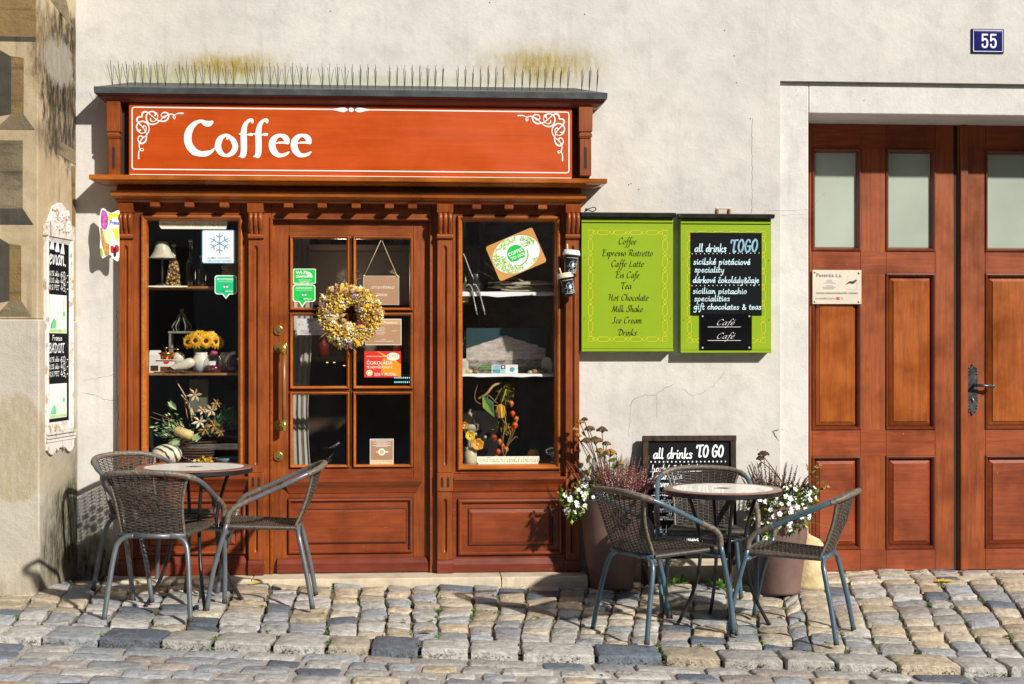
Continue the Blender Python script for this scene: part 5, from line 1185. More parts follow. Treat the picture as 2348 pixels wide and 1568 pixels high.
def bubble(U0, V0, U1, V1, Vt, Ut, Y, g_, label, top):
    f, w_, h_ = pane_fr(U0, V0, U1, V1, Y); m = MB(); tip = (V1 - Vt) / (V1 - V0) * h_; tx = (Ut - U0) / (U1 - U0) * w_
    def shape(e): return [p for p in rrect(e, w_ - e, e, h_ - e, .016)]
    m.slab(f, shape(0), STW, 0, .0006); m.slab(f, [(tx - .022, .001), (tx, tip - .001), (tx + .022, .001)], STW, 0, .0005)
    m.poly(f, shape(.0045), g_, .0009); m.poly(f, [(tx - .017, .005), (tx, tip + .007), (tx + .017, .005)], g_, .0008)
    m.text(f, top, w_ / 2, h_ * .74, .0155, STW, .0012, bold=.01, sx=.86); m.ribbon(f, [(w_ * .15, h_ * .66), (w_ * .85, h_ * .66)], .0006, STW, .0012)
    owl(m, f, w_ * .5, h_ * .40, .0125); m.text(f, 'trip', w_ * .47, h_ * .13, .016, IRON, .0012, 'RIGHT'); m.text(f, 'advisor', w_ * .47, h_ * .13, .016, STW, .0012, 'LEFT')
    return tag(m.build('sticker'), label, 'sticker')
bubble(492, 631, 543, 675, 685, 518, YS, GRN2, 'emerald speech bubble sticker reading recommended in the left shop window', 'RECOMMENDED')
bubble(671, 652, 723, 692, 703, 693, YSD, GRN, 'bright green speech bubble sticker on the door pane, below the wifi sticker', 'DOPORUČENO')
f, w_, h_ = pane_fr(672, 616, 724, 650, YSD); m = MB(); m.slab(f, rrect(0, w_, 0, h_, .006), STW, 0, .0006); m.poly(f, rrect(.0035, w_ - .0035, .0035, h_ - .0035, .005), GRN, .0009)
m.text(f, 'WI-FI', w_ * .12, h_ * .62, .028, STW, .0012, 'LEFT', .02, .95); m.text(f, 'ZDARMA', w_ * .12, h_ * .40, .0175, STW, .0012, 'LEFT', .03, .86)
for k, r_ in enumerate((.010, .018, .026)): m.ribbon(f, [(w_ * .62 + r_ * math.cos(R(a)), h_ * .46 + r_ * math.sin(R(a))) for a in range(-8, 100, 12)], .0026, STW, .0012, 1e-6)
m.disc(f, w_ * .64, h_ * .47, .005, STW, .0013); m.ribbon(f, [(w_ * .22, h_ * .24), (w_ * .80, h_ * .24)], .0009, STW, .0012); m.text(f, 'tripadvisor', w_ * .5, h_ * .08, .013, STW, .0012)
tag(m.build('sticker'), 'green and white wifi sticker in the upper left door pane', 'sticker')
# air-conditioning sticker
f, w_, h_ = pane_fr(461, 527, 540, 604, YS - .001); m = MB(); m.slab(f, [(-.004, .008), (.012, -.004), (w_ + .004, -.004), (w_ + .010, .02), (w_ + .010, h_ - .01), (w_, h_ + .002), (.006, h_ + .002), (-.004, h_ - .01)], glass('film', .12), 0, .0004)
m.slab(f, rrect(.004, w_, 0, h_, .012), STB, .0006, .001); m.poly(f, rrect(.008, w_ - .004, .004, h_ - .004, .010), STW, .0013)
cx, cy, r_ = w_ * .53, h_ * .60, .058
for k in range(6):
    a = R(90 + 60 * k); ex_, ey_ = math.cos(a), math.sin(a)
    m.ribbon(f, [(cx, cy), (cx + ex_ * r_, cy + ey_ * r_)], .0026, STB, .0016 + k * 3e-5, ends=False)
    for s in (-1, 1):
        for q, L in ((.58, .34),):
            bx_, by_ = cx + ex_ * r_ * q, cy + ey_ * r_ * q; a2 = a + s * R(58); m.ribbon(f, [(bx_, by_), (bx_ + math.cos(a2) * r_ * L * 1.1, by_ + math.sin(a2) * r_ * L * 1.1)], .0026, STB, .0018 + k * 3e-5, ends=False)
m.text(f, 'KLIMATIZOVÁNO', w_ * .535, h_ * .135, .0172, STB, .0016, bold=.012, sx=.98); m.text(f, 'AIRCONDITIONED', w_ * .535, h_ * .045, .0172, STB, .0016, bold=.012, sx=.96)
tag(m.build('sticker'), 'square white air conditioning sticker with a blue snowflake in the left window', 'sticker')
def banner(U0, V0, U1, V1, Y, label):
    f, w_, h_ = pane_fr(U0, V0, U1, V1, Y); m = MB(); m.slab(f, [(.012, 0), (w_ - .008, 0), (w_, h_ * .5), (w_, h_), (0, h_), (0, h_ * .35)], CREAM, 0, .001)
    hand(m, f, 'Tradiční česká čokoláda', w_ * .58, h_ * .30, .0148, INK, .0013, nib=(.085, .025, R(40)), align='c', slant=.5, sp=.05, sx=.92)
    hand(m, f, 'Komis', w_ * .10, h_ * .42, .009, INK, .0013, nib=(.09, .03, R(40)), align='c', slant=.4, sx=.9); m.ribbon(f, [(w_ * .05, h_ * .28), (w_ * .17, h_ * .32)], .0005, INK, .0013)
    return tag(m.build('banner'), label, 'banner')
banner(365, 506, 521, 525, YS, 'narrow cream banner with black script at the top of the left shop window')
banner(1093, 1046, 1236, 1064, YS, 'narrow white banner with black script at the bottom of the right shop window')
# hanging open sign
f, w_, h_ = pane_fr(832, 632, 915, 699, YSD - .004); tO = thing('open_sign', 'brown open sign with silver edge hanging on a cord in the upper right door pane', 'sign', tuple(f.p(w_ / 2, 0)))
m = MB(); m.slab(f, [(0, 0), (w_, 0), (w_, h_), (0, h_)], pm('silver_edge', (.72, .70, .64), .3, .2, 8, 0, metal=.6), 0, .003); m.poly(f, [(.006, .006), (w_ - .006, .006), (w_ - .006, h_ - .006), (.006, h_ - .006)], TAN, .0034); pl_ = m.build('plate', tO)
m = MB(); m.text(f, 'OTEVŘENO', w_ * .54, h_ * .55, .0205, STW, .004, sx=1.05, shear=.25, spacing=1.25); m.text(f, 'OPEN', w_ * .5, h_ * .30, .0205, STW, .004, sx=1.05, shear=.25, spacing=1.25); m.build('lettering', pl_)
m = MB(); CORD = pm('straw_cord', (.62, .52, .28), .8, .3, 60, .3); a = (at(874, 551, YSD - .006)); 
for x_ in (.006, w_ - .010): m.tube([tuple(f.p(x_, h_ - .004, .004)), ((f.p(x_, h_).x + a.x) / 2, YSD - .007, (f.p(x_, h_).z + a.z) / 2), (a.x + (x_ - w_ / 2) * .03, YSD - .006, a.z)], .0016, CORD, 5); m.ball(f.p(x_, h_ - .002, .005), .006, CORD, 7, 5, (1, .8, 1), .3)
for k in range(4): q = f.p(w_ - .010, h_, .005); m.tube(crv([tuple(q), tuple(q + Vector((-.01 - rnd.random() * .03, -.002, .02 + rnd.random() * .02))), tuple(q + Vector((-.02 - rnd.random() * .03, -.003, rnd.random() * .03)))], 4), .0005, CORD, 4)
m.build('cord', tO)
# alarm sticker
f, w_, h_ = pane_fr(681, 730, 742, 768, YSD); m = MB(); SILV = pm('silver_foil', (.62, .62, .62), .35, .12, 4, 0, metal=.2); m.slab(f, [(0, 0), (w_, 0), (w_, h_), (0, h_)], SILV, 0, .0008)
m.text(f, 'EITA', w_ * .14, h_ * .57, .016, GREYINK, .0012); m.ribbon(f, crv([(w_ * .1, h_ * .88), (w_ * .15, h_ * .80), (w_ * .24, h_ * .77)], 4), .0014, pm('gold_ink', (.55, .36, .08), .5), .0012)
m.text(f, 'ELEKTRONICKÉ ZABEZ', w_ * .36, h_ * .88, .0085, INK, .0012, 'LEFT', .02); m.text(f, 'A KAMEROVÉ SYSTÉMY', w_ * .36, h_ * .79, .0085, INK, .0012, 'LEFT', .02)
for k in range(3): m.ribbon(f, [(w_ * .36, h_ * (.70 - .07 * k)), (w_ * (.66 + .05 * k), h_ * (.70 - .07 * k))], .0007, GREYINK, .0012)
BRN = pm('brown_ink', (.38, .20, .10), .5)
for t, y in (('POZOR!', .35), ('OBJEKT JE ELEKTRONICKY', .21), ('A DÁLKOVĚ STŘEŽEN!', .07)): m.text(f, t, w_ * .5, h_ * y, .0118, BRN, .0012, bold=.015, sx=.85)
tag(m.build('sticker'), 'silver alarm warning sticker on the door pane, half behind the wreath', 'sticker')
# provence card
f, w_, h_ = pane_fr(838, 731, 920, 791, YSD); m = MB(); m.slab(f, [(0, 0), (w_, 0), (w_, h_), (0, h_)], STW, 0, .001); m.poly(f, [(.003, .003), (w_ - .003, .003), (w_ - .003, h_ - .003), (.003, h_ - .003)], TAN, .0013); m.poly(f, [(.003, h_ * .78), (w_ - .003, h_ * .78), (w_ - .003, h_ - .003), (.003, h_ - .003)], pm('card_gold', (.52, .34, .14), .5, .1), .0015)
m.text(f, 'Café de Provence', w_ * .52, h_ * .82, .021, STW, .0018, sx=.98)
for k in range(5): m.ribbon(f, [(w_ * .30, h_ * (.68 - .065 * k)), (w_ * (.52 + .03 * (k % 2)), h_ * (.68 - .065 * k))], .0008, STW, .0016)
m.ribbon(f, [(w_ * .72, h_ * .54), (w_ * .86, h_ * .54)], .0008, STW, .0016); m.ribbon(f, [(w_ * .25, h_ * .15), (w_ * .76, h_ * .15)], .0009, STW, .0016); m.ribbon(f, [(w_ * .45, h_ * .21), (w_ * .56, h_ * .21)], .0008, STW, .0016)
tag(m.build('notice'), 'tan card with white lettering in the middle right door pane, behind the wreath edge', 'notice')
# red chocolate notice
f, w_, h_ = pane_fr(835, 805, 919, 865, YSD); m = MB(); RD = pm('notice_red', (.62, .03, .02), .4, .15, 4, 0); OR_ = pm('notice_orange', (.80, .26, .01), .4, .1); YL = pm('notice_yellow', (.85, .50, .02), .4, .1)
m.slab(f, [(0, 0), (w_, 0), (w_, h_), (0, h_)], RD, 0, .001); m.poly(f, [(w_ * .45, h_ * .18), (w_, .001), (w_, h_ * .5), (w_ * .7, h_ * .72), (w_ * .5, h_ * .72)], OR_, .0012)
m.ribbon(f, crv([(w_ * .36, h_ * .99), (w_ * .58, h_ * .82), (w_ * .80, h_ * .66), (w_ * .99, h_ * .48)], 5), [.0008 + .003 * math.sin(k / 15 * 3.14) for k in range(16)], YL, .0014, 1e-6)
m.disc(f, w_ * .785, h_ * .79, w_ * .185, CREAM, .0016, 24, ry=h_ * .155); hand(m, f, 'Komis', w_ * .785, h_ * .765, .0125, INK, .0019, nib=(.09, .03, R(40)), align='c', slant=.4)
m.text(f, 'WWW.CHOCOLATES.CZ', w_ * .06, h_ * .775, .0105, CREAM, .0016, 'LEFT', .01); m.text(f, 'ČOKOLÁDA', w_ * .06, h_ * .49, .0275, CREAM, .0016, 'LEFT', .012, .96); m.text(f, 'TÉ NEJVYŠŠÍ KVALITY', w_ * .06, h_ * .345, .0185, CREAM, .0016, 'LEFT', .014, .84); m.text(f, 'ZDE V PRODEJI', w_ * .27, h_ * .065, .0215, CREAM, .0016, 'LEFT', .012, .86)
m.disc(f, w_ * .14, h_ * .17, .0175, CREAM, .0014, 18); m.disc(f, w_ * .14, h_ * .17, .013, YL, .0016, 18); m.disc(f, w_ * .14, h_ * .17, .009, CREAM, .0018, 16)
tag(m.build('notice'), 'red and orange chocolate notice in the middle right door pane', 'notice')
# small card with the cup
f, w_, h_ = pane_fr(848, 1006, 902, 1066, YSD); m = MB(); m.slab(f, [(0, 0), (w_, 0), (w_, h_), (0, h_)], STW, 0, .001); m.poly(f, [(.003, h_ * .2), (w_ - .003, h_ * .2), (w_ - .003, h_ - .003), (.003, h_ - .003)], TAN, .0013); m.poly(f, [(.003, .003), (w_ - .003, .003), (w_ - .003, h_ * .2), (.003, h_ * .2)], pm('card_gold2', (.66, .47, .25), .5, .1), .0014)
m.disc(f, w_ * .5, h_ * .50, .020, STW, .0016, 20); m.disc(f, w_ * .5, h_ * .50, .013, pm('coffee_cream', (.62, .45, .18), .5), .0018, 18); m.ribbon(f, [(w_ * .27, h_ * .5), (w_ * .33, h_ * .5)], .002, STW, .0016); m.ribbon(f, [(w_ * .66, h_ * .5), (w_ * .77, h_ * .5)], .003, STW, .0016)
for k, (a, b) in enumerate(((.08, .92), (.25, .72), (.14, .88), (.28, .74), (.12, .90), (.25, .74))): m.ribbon(f, [(w_ * a, h_ * (.93 - .045 * k)), (w_ * b, h_ * (.93 - .045 * k))], .0010, STW, .0015)
m.text(f, 'Café Barista', w_ * .5, h_ * .06, .018, STW, .0018)
tag(m.build('notice'), 'tan coffee cup card standing in the lower right door pane', 'notice')
# tilted coffee to go sign
p = at(1183, 583, YS - .002); a_ = math.atan2(at(1222, 525, YS).z - at(1115, 571, YS).z, at(1222, 525, YS).x - at(1115, 571, YS).x); f = Fr(p).rot(math.degrees(a_))
m = MB(); hw_, hh_ = .147, .108; m.slab(f, rrect(-hw_ - .004, hw_ + .004, -hh_ - .004, hh_ + .004, .018), glass('film', .12), -.0006, .0); m.slab(f, rrect(-hw_, hw_, -hh_, hh_, .016), pm('go_orange', (.55, .27, .06), .5, .2, 5), .0003, .001)
m.poly(f, [(hw_ * .96 * math.cos(t * .1571), hh_ * .96 * math.sin(t * .1571)) for t in range(40)], STW, .0013)
GC = [pm('leaf_green_a', (.30, .62, .06), .5), pm('leaf_green_b', (.50, .72, .20), .5), pm('leaf_green_c', (.18, .50, .04), .5)]
for k in range(1500):
    t, q = rnd.random() * 6.283, math.sqrt(rnd.random()); x, y = q * hw_ * .93 * math.cos(t), q * hh_ * .93 * math.sin(t)
    if math.hypot(x + .0, y) < .068 or mnoise.noise(Vector((x * 14, y * 14, 2))) < -.18 or abs(y) < .014 and x > .05: continue
    s = .0030 + rnd.random() * .0035; a2 = rnd.random() * 6.3; m.poly(f, [(x + s * math.cos(a2), y + s * math.sin(a2)), (x + s * .5 * math.cos(a2 + 1.6), y + s * .5 * math.sin(a2 + 1.6)), (x - s * math.cos(a2), y - s * math.sin(a2)), (x + s * .5 * math.cos(a2 - 1.6), y + s * .5 * math.sin(a2 - 1.6))], rnd.choice(GC), .0015 + k * 1e-6)
m.disc(f, .006, -.006, .064, GC[2], .0024, 30); m.disc(f, 0, 0, .064, STW, .0027, 32); m.disc(f, 0, .002, .053, GRN, .0030, 32); m.ribbon(f, [(.058, .008), (.125, .012)], .0105, STW, .0026)
m.poly(f, [(-.045, -.030), (-.02, -.048), (.02, -.050), (.045, -.032), (.03, -.036), (.012, -.030), (-.012, -.040), (-.03, -.032)], STW, .0032)
m.text(f, 'COFFEE', 0, .004, .027, STW, .0034, bold=.02, sx=.98); m.text(f, 'TO GO!', .004, -.022, .024, STW, .0034, bold=.02)
tag(m.build('hanging_sign'), 'tilted green and white coffee to go sign in the right shop window', 'sign')
# paper cups fixed to the right pilaster
CUPB = pm('cup_black', (.010, .010, .011), .25, .3, 6, 0, coat=.3); LID = pm('cup_lid', (.82, .80, .74), .4, .05); STIR = pm('stir_stick', (.70, .58, .36), .7, .2)
def cup(U, V, h, tilt, lid, label):
    p = at(U, V, YP - .05); t = thing('paper_cup', label, 'cup', tuple(p)); M = Matrix.Rotation(R(tilt), 3, 'Y')
    def T(m):
        for k, v in enumerate(m.v): m.v[k] = p + M @ v
    m = MB(); m.lathe([(.034, 0), (.035, .004), (.0445, h)], (0, 0, 0), CUPB, 24); T(m); c = m.build('cup', t)
    m = MB(); m.lathe([(.049, h - .004), (.0505, h), (.050, h + .008), (.047, h + .010), (.046, h + .022), (.042, h + .026), (.040, h + .022), (.001, h + .021)], (0, 0, 0), lid, 24); T(m); m.build('lid', t)
    m = MB(); m.tube([(-.024, -.012, h + .018), (-.030, -.014, h + .058)], .0042, STIR, 7); T(m); m.build('stick', t)
    m = MB()
    def wrap(x, y, k=0): r = .0345 + (.0445 - .0345) * y / h + .0006; a = x / r; return r * math.sin(a), -r * math.cos(a), y
    class CF:
        def p(s, x, y, hh=0): a = wrap(x, y); k = 1 + hh / .04; return Vector((a[0] * k, a[1] * k, a[2]))
    for y0, mt in ((h * .22, WHITE), (h * .50, CHALK)):
        hand(m, CF(), 'Café', .012, y0, .0120, mt, .0002, nib=(.09, .03, R(30)), align='c', slant=.45, sx=1.0); m.ribbon(CF(), [(-.024 + k * .006, y0 - .006) for k in range(12)], .0008, mt, .0003)
    m.ribbon(CF(), [(-.03 + k * .008, h * .84) for k in range(10)], .0008, LID, .0003)
    T(m); m.build('print', c)
cup(1306, 634, .125, 4, LID, 'upper black paper cup with white lid fixed to the right shop pilaster')
cup(1305, 680, .112, -10, pm('cup_lid_cream', (.76, .70, .50), .45, .06), 'lower tilted black paper cup with cream lid on the right shop pilaster')
# ------------------------------------------------------------------ rattan chairs
STEEL = pm('grey_steel_tube', (.15, .165, .18), .38, .2, 14, .04, 40, metal=.35, coat=.25); STEELB = pm('blue_steel_tube', (.075, .135, .185), .38, .2, 14, .04, 40, metal=.25, coat=.25)
RAT = pm('rattan_brown', (.080, .064, .050), .40, .5, 90, .25, 200, dark=(.024, .019, .015)); RATL = pm('rattan_wrap_light', (.17, .145, .115), .4, .4, 70, .2, 160, dark=(.075, .055, .04)); FOOT = pm('foot_cap', (.05, .04, .03), .7, .3)
def wrapped(m, pts, r, mt, pitch=.0062, n=8):
    """tube bound with cane: its radius ripples once per turn"""
    P = [Vector(p) for p in pts]; L = [0]
    for a, b in zip(P, P[1:]): L.append(L[-1] + (b - a).length)
    N_ = max(4, int(L[-1] / pitch) * 3); out = []; rr = []; j = 0
    for k in range(N_ + 1):
        d = L[-1] * k / N_
        while j < len(L) - 2 and L[j + 1] < d: j += 1
        t = (d - L[j]) / max(1e-9, L[j + 1] - L[j]); out.append(P[j].lerp(P[j + 1], min(1, t))); rr.append(r * (1, 1.13, 1.13)[k % 3])
    m.tube(out, rr, mt, n)
def make_chair(label, ST):
    t = thing('rattan_chair', label, 'chair', (0, 0, 0), 'rattan chairs around the two tables')
    RT = .0125
    def side(s): return [(s * .262, .158, .46), (s * .265, .150, .505), (s * .264, .118, .542), (s * .260, .06, .570)]
    back = [(s_ * x, y, z) for s_, x, y, z in [(1, .252, -.14, .662), (1, .236, -.215, .698), (1, .200, -.272, .722), (1, .13, -.306, .738)]]
    loop = [(.262, .158, .46)] + side(1)[1:] + back + [(0, -.318, .744)] + [(-x, y, z) for x, y, z in back[::-1]] + [(-x, y, z) for x, y, z in side(1)[::-1]]
    full = crv(loop, 6)
    m = MB(); m.tube(full, RT, ST, 10); arm = m.build('arm_rail', t)
    for s in (0, 1):                                # cane binding on arm bends
        q = full[0:20] if s == 0 else full[-20:]; m = MB(); wrapped(m, q, RT * 1.10, RATL); m.build('cane_binding', arm)
    n = len(full); q = [p for p in full if p[1] < -.235]; m = MB(); wrapped(m, q, RT * 1.16, RATL, .0058); m.build('cane_binding', arm)
    for s in (-1, 1):                               # legs
        m = MB(); m.tube(crv([(s * .240, .262, 0), (s * .250, .225, .22), (s * .262, .158, .462)], 5), RT, ST, 10); m.tube([(s * .240, .262, -.001), (s * .2405, .260, .016)], RT * 1.1, FOOT, 10); m.build('leg', t)
        m = MB(); m.tube(crv([(s * .212, -.265, 0), (s * .198, -.238, .16), (s * .182, -.206, .315), (s * .166, -.192, .378), (s * .130, -.186, .408), (s * .09, -.185, .413)], 5), RT, ST, 10); m.tube([(s * .212, -.265, -.001), (s * .2105, -.262, .016)], RT * 1.1, FOOT, 10); m.build('leg', t)
    m = MB(); m.tube([(-.092, -.185, .413), (.092, -.185, .413)], RT, ST, 10); m.build('crossbar', t)
    m = MB(); m.tube([(-.255, .17, .405), (-.2, .165, .408), (.2, .165, .408), (.255, .17, .405)], RT * .9, ST, 10); m.build('stretcher', t)
    # seat: bound frame and woven strands
    hw = lambda y: .165 + (.205 - .165) * (y + .185) / .375
    sz = lambda y: .418 + .018 * (y + .185) / .375
    m = MB(); q = crv([(-hw(-.18), -.18, sz(-.18)), (-hw(0), 0, sz(0)), (-hw(.15), .15, sz(.15)), (-hw(.19) + .03, .195, sz(.19)), (0, .20, sz(.2)), (hw(.19) - .03, .195, sz(.19)), (hw(.15), .15, sz(.15)), (hw(0), 0, sz(0)), (hw(-.18), -.18, sz(-.18))], 5)
    wrapped(m, q, .0115, RAT); m.tube([(-hw(-.18), -.18, sz(-.18)), (hw(-.18), -.18, sz(-.18))], .011, ST, 8); sf = m.build('seat_frame', t)
    m = MB(); NR = 33; NW = 8
    for i in range(NR):
        y = -.168 + (.183 + .168) * i / (NR - 1); w = hw(y) - .004; pts = []
        for k in range(NW * 3 + 1):
            u = -1 + 2 * k / (NW * 3); sag = -.012 * (1 - u * u) * (1 - abs(i / (NR - 1) * 2 - 1) ** 3)
            pts.append((u * w, y, sz(y) + .006 + sag + .0026 * math.sin(k * math.pi / 3 * 1 + i * math.pi)))
        m.tube(pts, .0040, RAT, 5, flat=.8)
    for k in range(NW):
        u = -1 + 2 * (k + .5) / NW; m.tube([(u * (hw(y) - .01), y, sz(y) + .005 - .012 * (1 - u * u) * (1 - abs((y + .168) / .351 * 2 - 1) ** 3)) for y in [-.175 + .365 * j / 10 for j in range(11)]], .0035, RAT, 4)
    m.build('seat', t)
    # backrest: curved panel of woven strands between seat and rail
    def bk(u, v):                                   # u -1..1 across, v 0..1 up
        w = .150 + .022 * v + .020 * (v - .45) ** 2 * 4 * (1 if v > .45 else .35)
        y0 = -.182 - .120 * v - .012 * math.sin(v * 3.14); bow = (.010 + .030 * v) * u * u
        return Vector((u * w, y0 + bow, .420 + .312 * v - .016 * v * u * u))
    m = MB(); NR = 36; NW = 11
    for i in range(NR):
        v = .012 + .975 * i / (NR - 1); pts = []
        for k in range(NW * 2 + 1):
            u = -1 + 2 * k / (NW * 2); p = bk(u, v); off = .0030 * math.sin(k * math.pi / 2 + i * math.pi) if k % 2 else 0
            pts.append((p.x, p.y + off, p.z))
        m.tube(pts, .0041, RAT, 5, flat=.75)
    for k in range(NW):
        u = -1 + 2 * (k + .5) / NW; m.tube([tuple(bk(u, j / 10)) for j in range(11)], .0032, RAT, 4)
    for s in (-1, 1): wrapped(m, [tuple(bk(s, j / 10)) for j in range(11)], .0075, RATL, .006, 6)
    t.scale = (1, 1, .965); br = m.build('backrest', t)
    m = MB()                                        # the diamond of broad strips in the middle
    for r_, cs in ((-2, (0,)), (-1, (-1, 1)), (0, (-2, 0, 2)), (1, (-1, 1)), (2, (0,))):
        for c in cs:
            u, v = c * .19, .56 + r_ * .072; p = bk(u, v); ux = (bk(u + .1, v) - bk(u - .1, v)).normalized(); vz = (bk(u, v + .05) - bk(u, v - .05)).normalized(); m.obox(p, ux * .0135, ux.cross(vz) * .0062, vz * .0105, RAT)
    m.build('diamond', br)
    return t
cG = make_chair('grey rattan chair with its back to the viewer at the left table, nearest the camera', STEEL)
cB = make_chair('blue legged rattan chair seen from behind, between left planter and right table', STEELB)
def put(t, x, y, az, first, label, dz=0):
    """az: degrees clockwise from straight into the wall"""
    loc = (x, y, gz(x, y) + .016 + dz)
    if first: t.location = loc; t.rotation_euler = (0, 0, -R(az)); return t
    return place_copy(t, loc, -R(az), label)
PLACES = [
 (cG, -1.19, -1.00, 8, 1, ''),
 (cG, -1.31, -.47, 132, 0, 'grey rattan chair in the wall corner behind the nearest left chair'),
 (cG, -.725, -.73, 269, 0, 'grey rattan chair seen from the side in front of the shop door'),
 (cB, 1.275, -1.22, 60, 1, ''),
 (cB, 1.62, -.63, 188, 0, 'blue legged rattan chair facing the viewer between right table and chalkboard'),
 (cB, 1.944, -1.19, 298, 0, 'blue legged rattan chair in profile right of the table, before the wooden double door')]
for a in PLACES: put(*a)
# ------------------------------------------------------------------ round bistro tables
RIMM = pm('table_rim_brown', (.26, .13, .095), .4, .3, 20, .1, coat=.3); MOS = None
def mosaic():
    m, nt, b = nodes('cream_mosaic'); v = coord(nt); vo = N(nt, 'ShaderNodeTexVoronoi', feature='DISTANCE_TO_EDGE', Scale=9); nt.links.new(v, vo.inputs['Vector'])
    n = noi(nt, v, 25, 4); c = mix(nt, ramp(nt, n, [(.35, 0.0), (.7, 1.0)]), (.86, .82, .75), (.93, .91, .86))
    nt.links.new(mix(nt, ramp2(nt, vo.outputs['Distance'], .004, .012), c, (.66, .60, .53)), b.inputs['Base Color']); b.inputs['Roughness'].default_value = .38; b.inputs['Coat Weight'].default_value = .3; bump(nt, b, n, .1, .002); return m
MOS = mosaic(); TBK = pm('black_table_metal', (.012, .012, .014), .35, .3, 12, .05, coat=.3)
def make_table(label):
    t = thing('bistro_table', label, 'table', (0, 0, 0), 'round bistro tables')
    m = MB(); H = .70; r = .30
    def ring(r0, z0, r1, z1, mt, n=64): m.loft([[(r0 * math.cos(2 * math.pi * j / n), r0 * math.sin(2 * math.pi * j / n), z0) for j in range(n)], [(r1 * math.cos(2 * math.pi * j / n), r1 * math.sin(2 * math.pi * j / n), z1) for j in range(n)]], mt, cap0=False, cap1=False)
    ring(.0, H - .030, r - .006, H - .030, TBK); ring(r - .006, H - .030, r, H - .026, TBK); ring(r, H - .026, r, H - .005, TBK); ring(r, H - .005, r - .004, H - .001, RIMM); ring(r - .004, H - .001, r - .046, H, RIMM); ring(r - .046, H, r - .047, H + .0004, RIMM); ring(r - .047, H + .0004, 0.0, H + .0004, MOS)
    top = m.build('tabletop', t)
    m = MB(); m.face([(-.05, 0, H + .001), (0, -.05, H + .001), (.05, 0, H + .001), (0, .05, H + .001)], RIMM); m.build('inlay', top)
    for k in range(4):
        a = R(90 * k); c, s = math.cos(a), math.sin(a); m = MB(); prof = [(.190, H - .030), (.170, .64), (.135, .53), (.118, .45), (.116, .38), (.130, .26), (.170, .14), (.225, .035), (.246, 0)]
        m.tube(crv([(r_ * c, r_ * s, z) for r_, z in prof], 4), .0095, TBK, 8); m.ball((.246 * c, .246 * s, .004), .0125, TBK, 8, 5, (1, 1, .5)); m.build('leg', t)
    m = MB(); m.tube([(.108 * math.cos(R(a)), .108 * math.sin(R(a)), .445) for a in range(0, 360, 9)], .006, TBK, 7, closed=True); m.build('ring', t)
    m = MB(); m.tube([(.192 * math.cos(R(a)), .192 * math.sin(R(a)), H - .036) for a in range(0, 360, 9)], .006, TBK, 7, closed=True); m.build('apron', t)
    return t
tb = make_table('round bistro table with pale mosaic top and brown rim before the left shop window')
tb.location = (-1.075, -.74, gz(-1.1, -.74) + .012); tb.rotation_euler = (0, 0, R(20))
t2b = place_copy(tb, (1.62, -1.06, gz(1.62, -1.06) + .012), R(4), 'round bistro table with pale mosaic top between the three blue legged chairs on the right')
# ------------------------------------------------------------------ planters and guard stone
POTM = pm('planter_mauve_brown', (.17, .105, .085), .6, .3, 6, .3, 50, dark=(.12, .07, .06)); SOIL = pm('soil', (.03, .02, .012), .95, .4, 60, .6)
def planter(x, y, label, hh=.525, rt=.178, rb=.118):
    t = thing('planter', label, 'planter', (x, y, gz(x, y)), 'tall round planters'); m = MB()
    m.lathe([(rb - .02, .012), (rb, .014), (rb + .004, .03), (rb + (rt - rb) * .5 + .004, hh * .5), (rt, hh - .012), (rt, hh), (rt - .014, hh), (rt - .018, hh - .05)], (x, y, gz(x, y)), POTM, 40, cap1=False); m.build('pot', t)
    m = MB(); m.lathe([(rt - .016, hh - .05), (.05, hh - .03), (.001, hh - .025)], (x, y, gz(x, y)), SOIL, 24); m.build('soil', t)
    return (x, y, gz(x, y) + hh)
P1 = planter(1.172, -.185, 'tall mauve brown planter beside the shop, half behind the nearest blue legged chair')
P2 = planter(2.115, -.25, 'tall mauve brown planter full of white flowers before the wooden double door')
SANDST = pm('sandstone', (.60, .47, .26), .9, .35, 14, .7, 70)
m = MB(); p = at(1856, 1330, -.12); rings = []
for k in range(12):
    v = k / 11; z = gz(p.x, -.1) + .315 * v; w = .115 - .035 * v if v < .6 else (.094 * math.sqrt(max(0, 1 - ((v - .6) / .4) ** 2)) + .002)
    rings.append([(p.x + w * math.cos(a) * (1 + .04 * math.sin(3 * a + k)), -.09 + w * .85 * math.sin(a) * (1 + .05 * math.cos(2 * a + k * .7)), z + .006 * math.sin(a * 2 + k)) for a in [2 * math.pi * j / 20 for j in range(20)]])
m.loft(rings, SANDST, smooth=True)
tag(m.build('guard_stone'), 'rounded yellow sandstone guard stone at the foot of the door surround', 'guard stone')
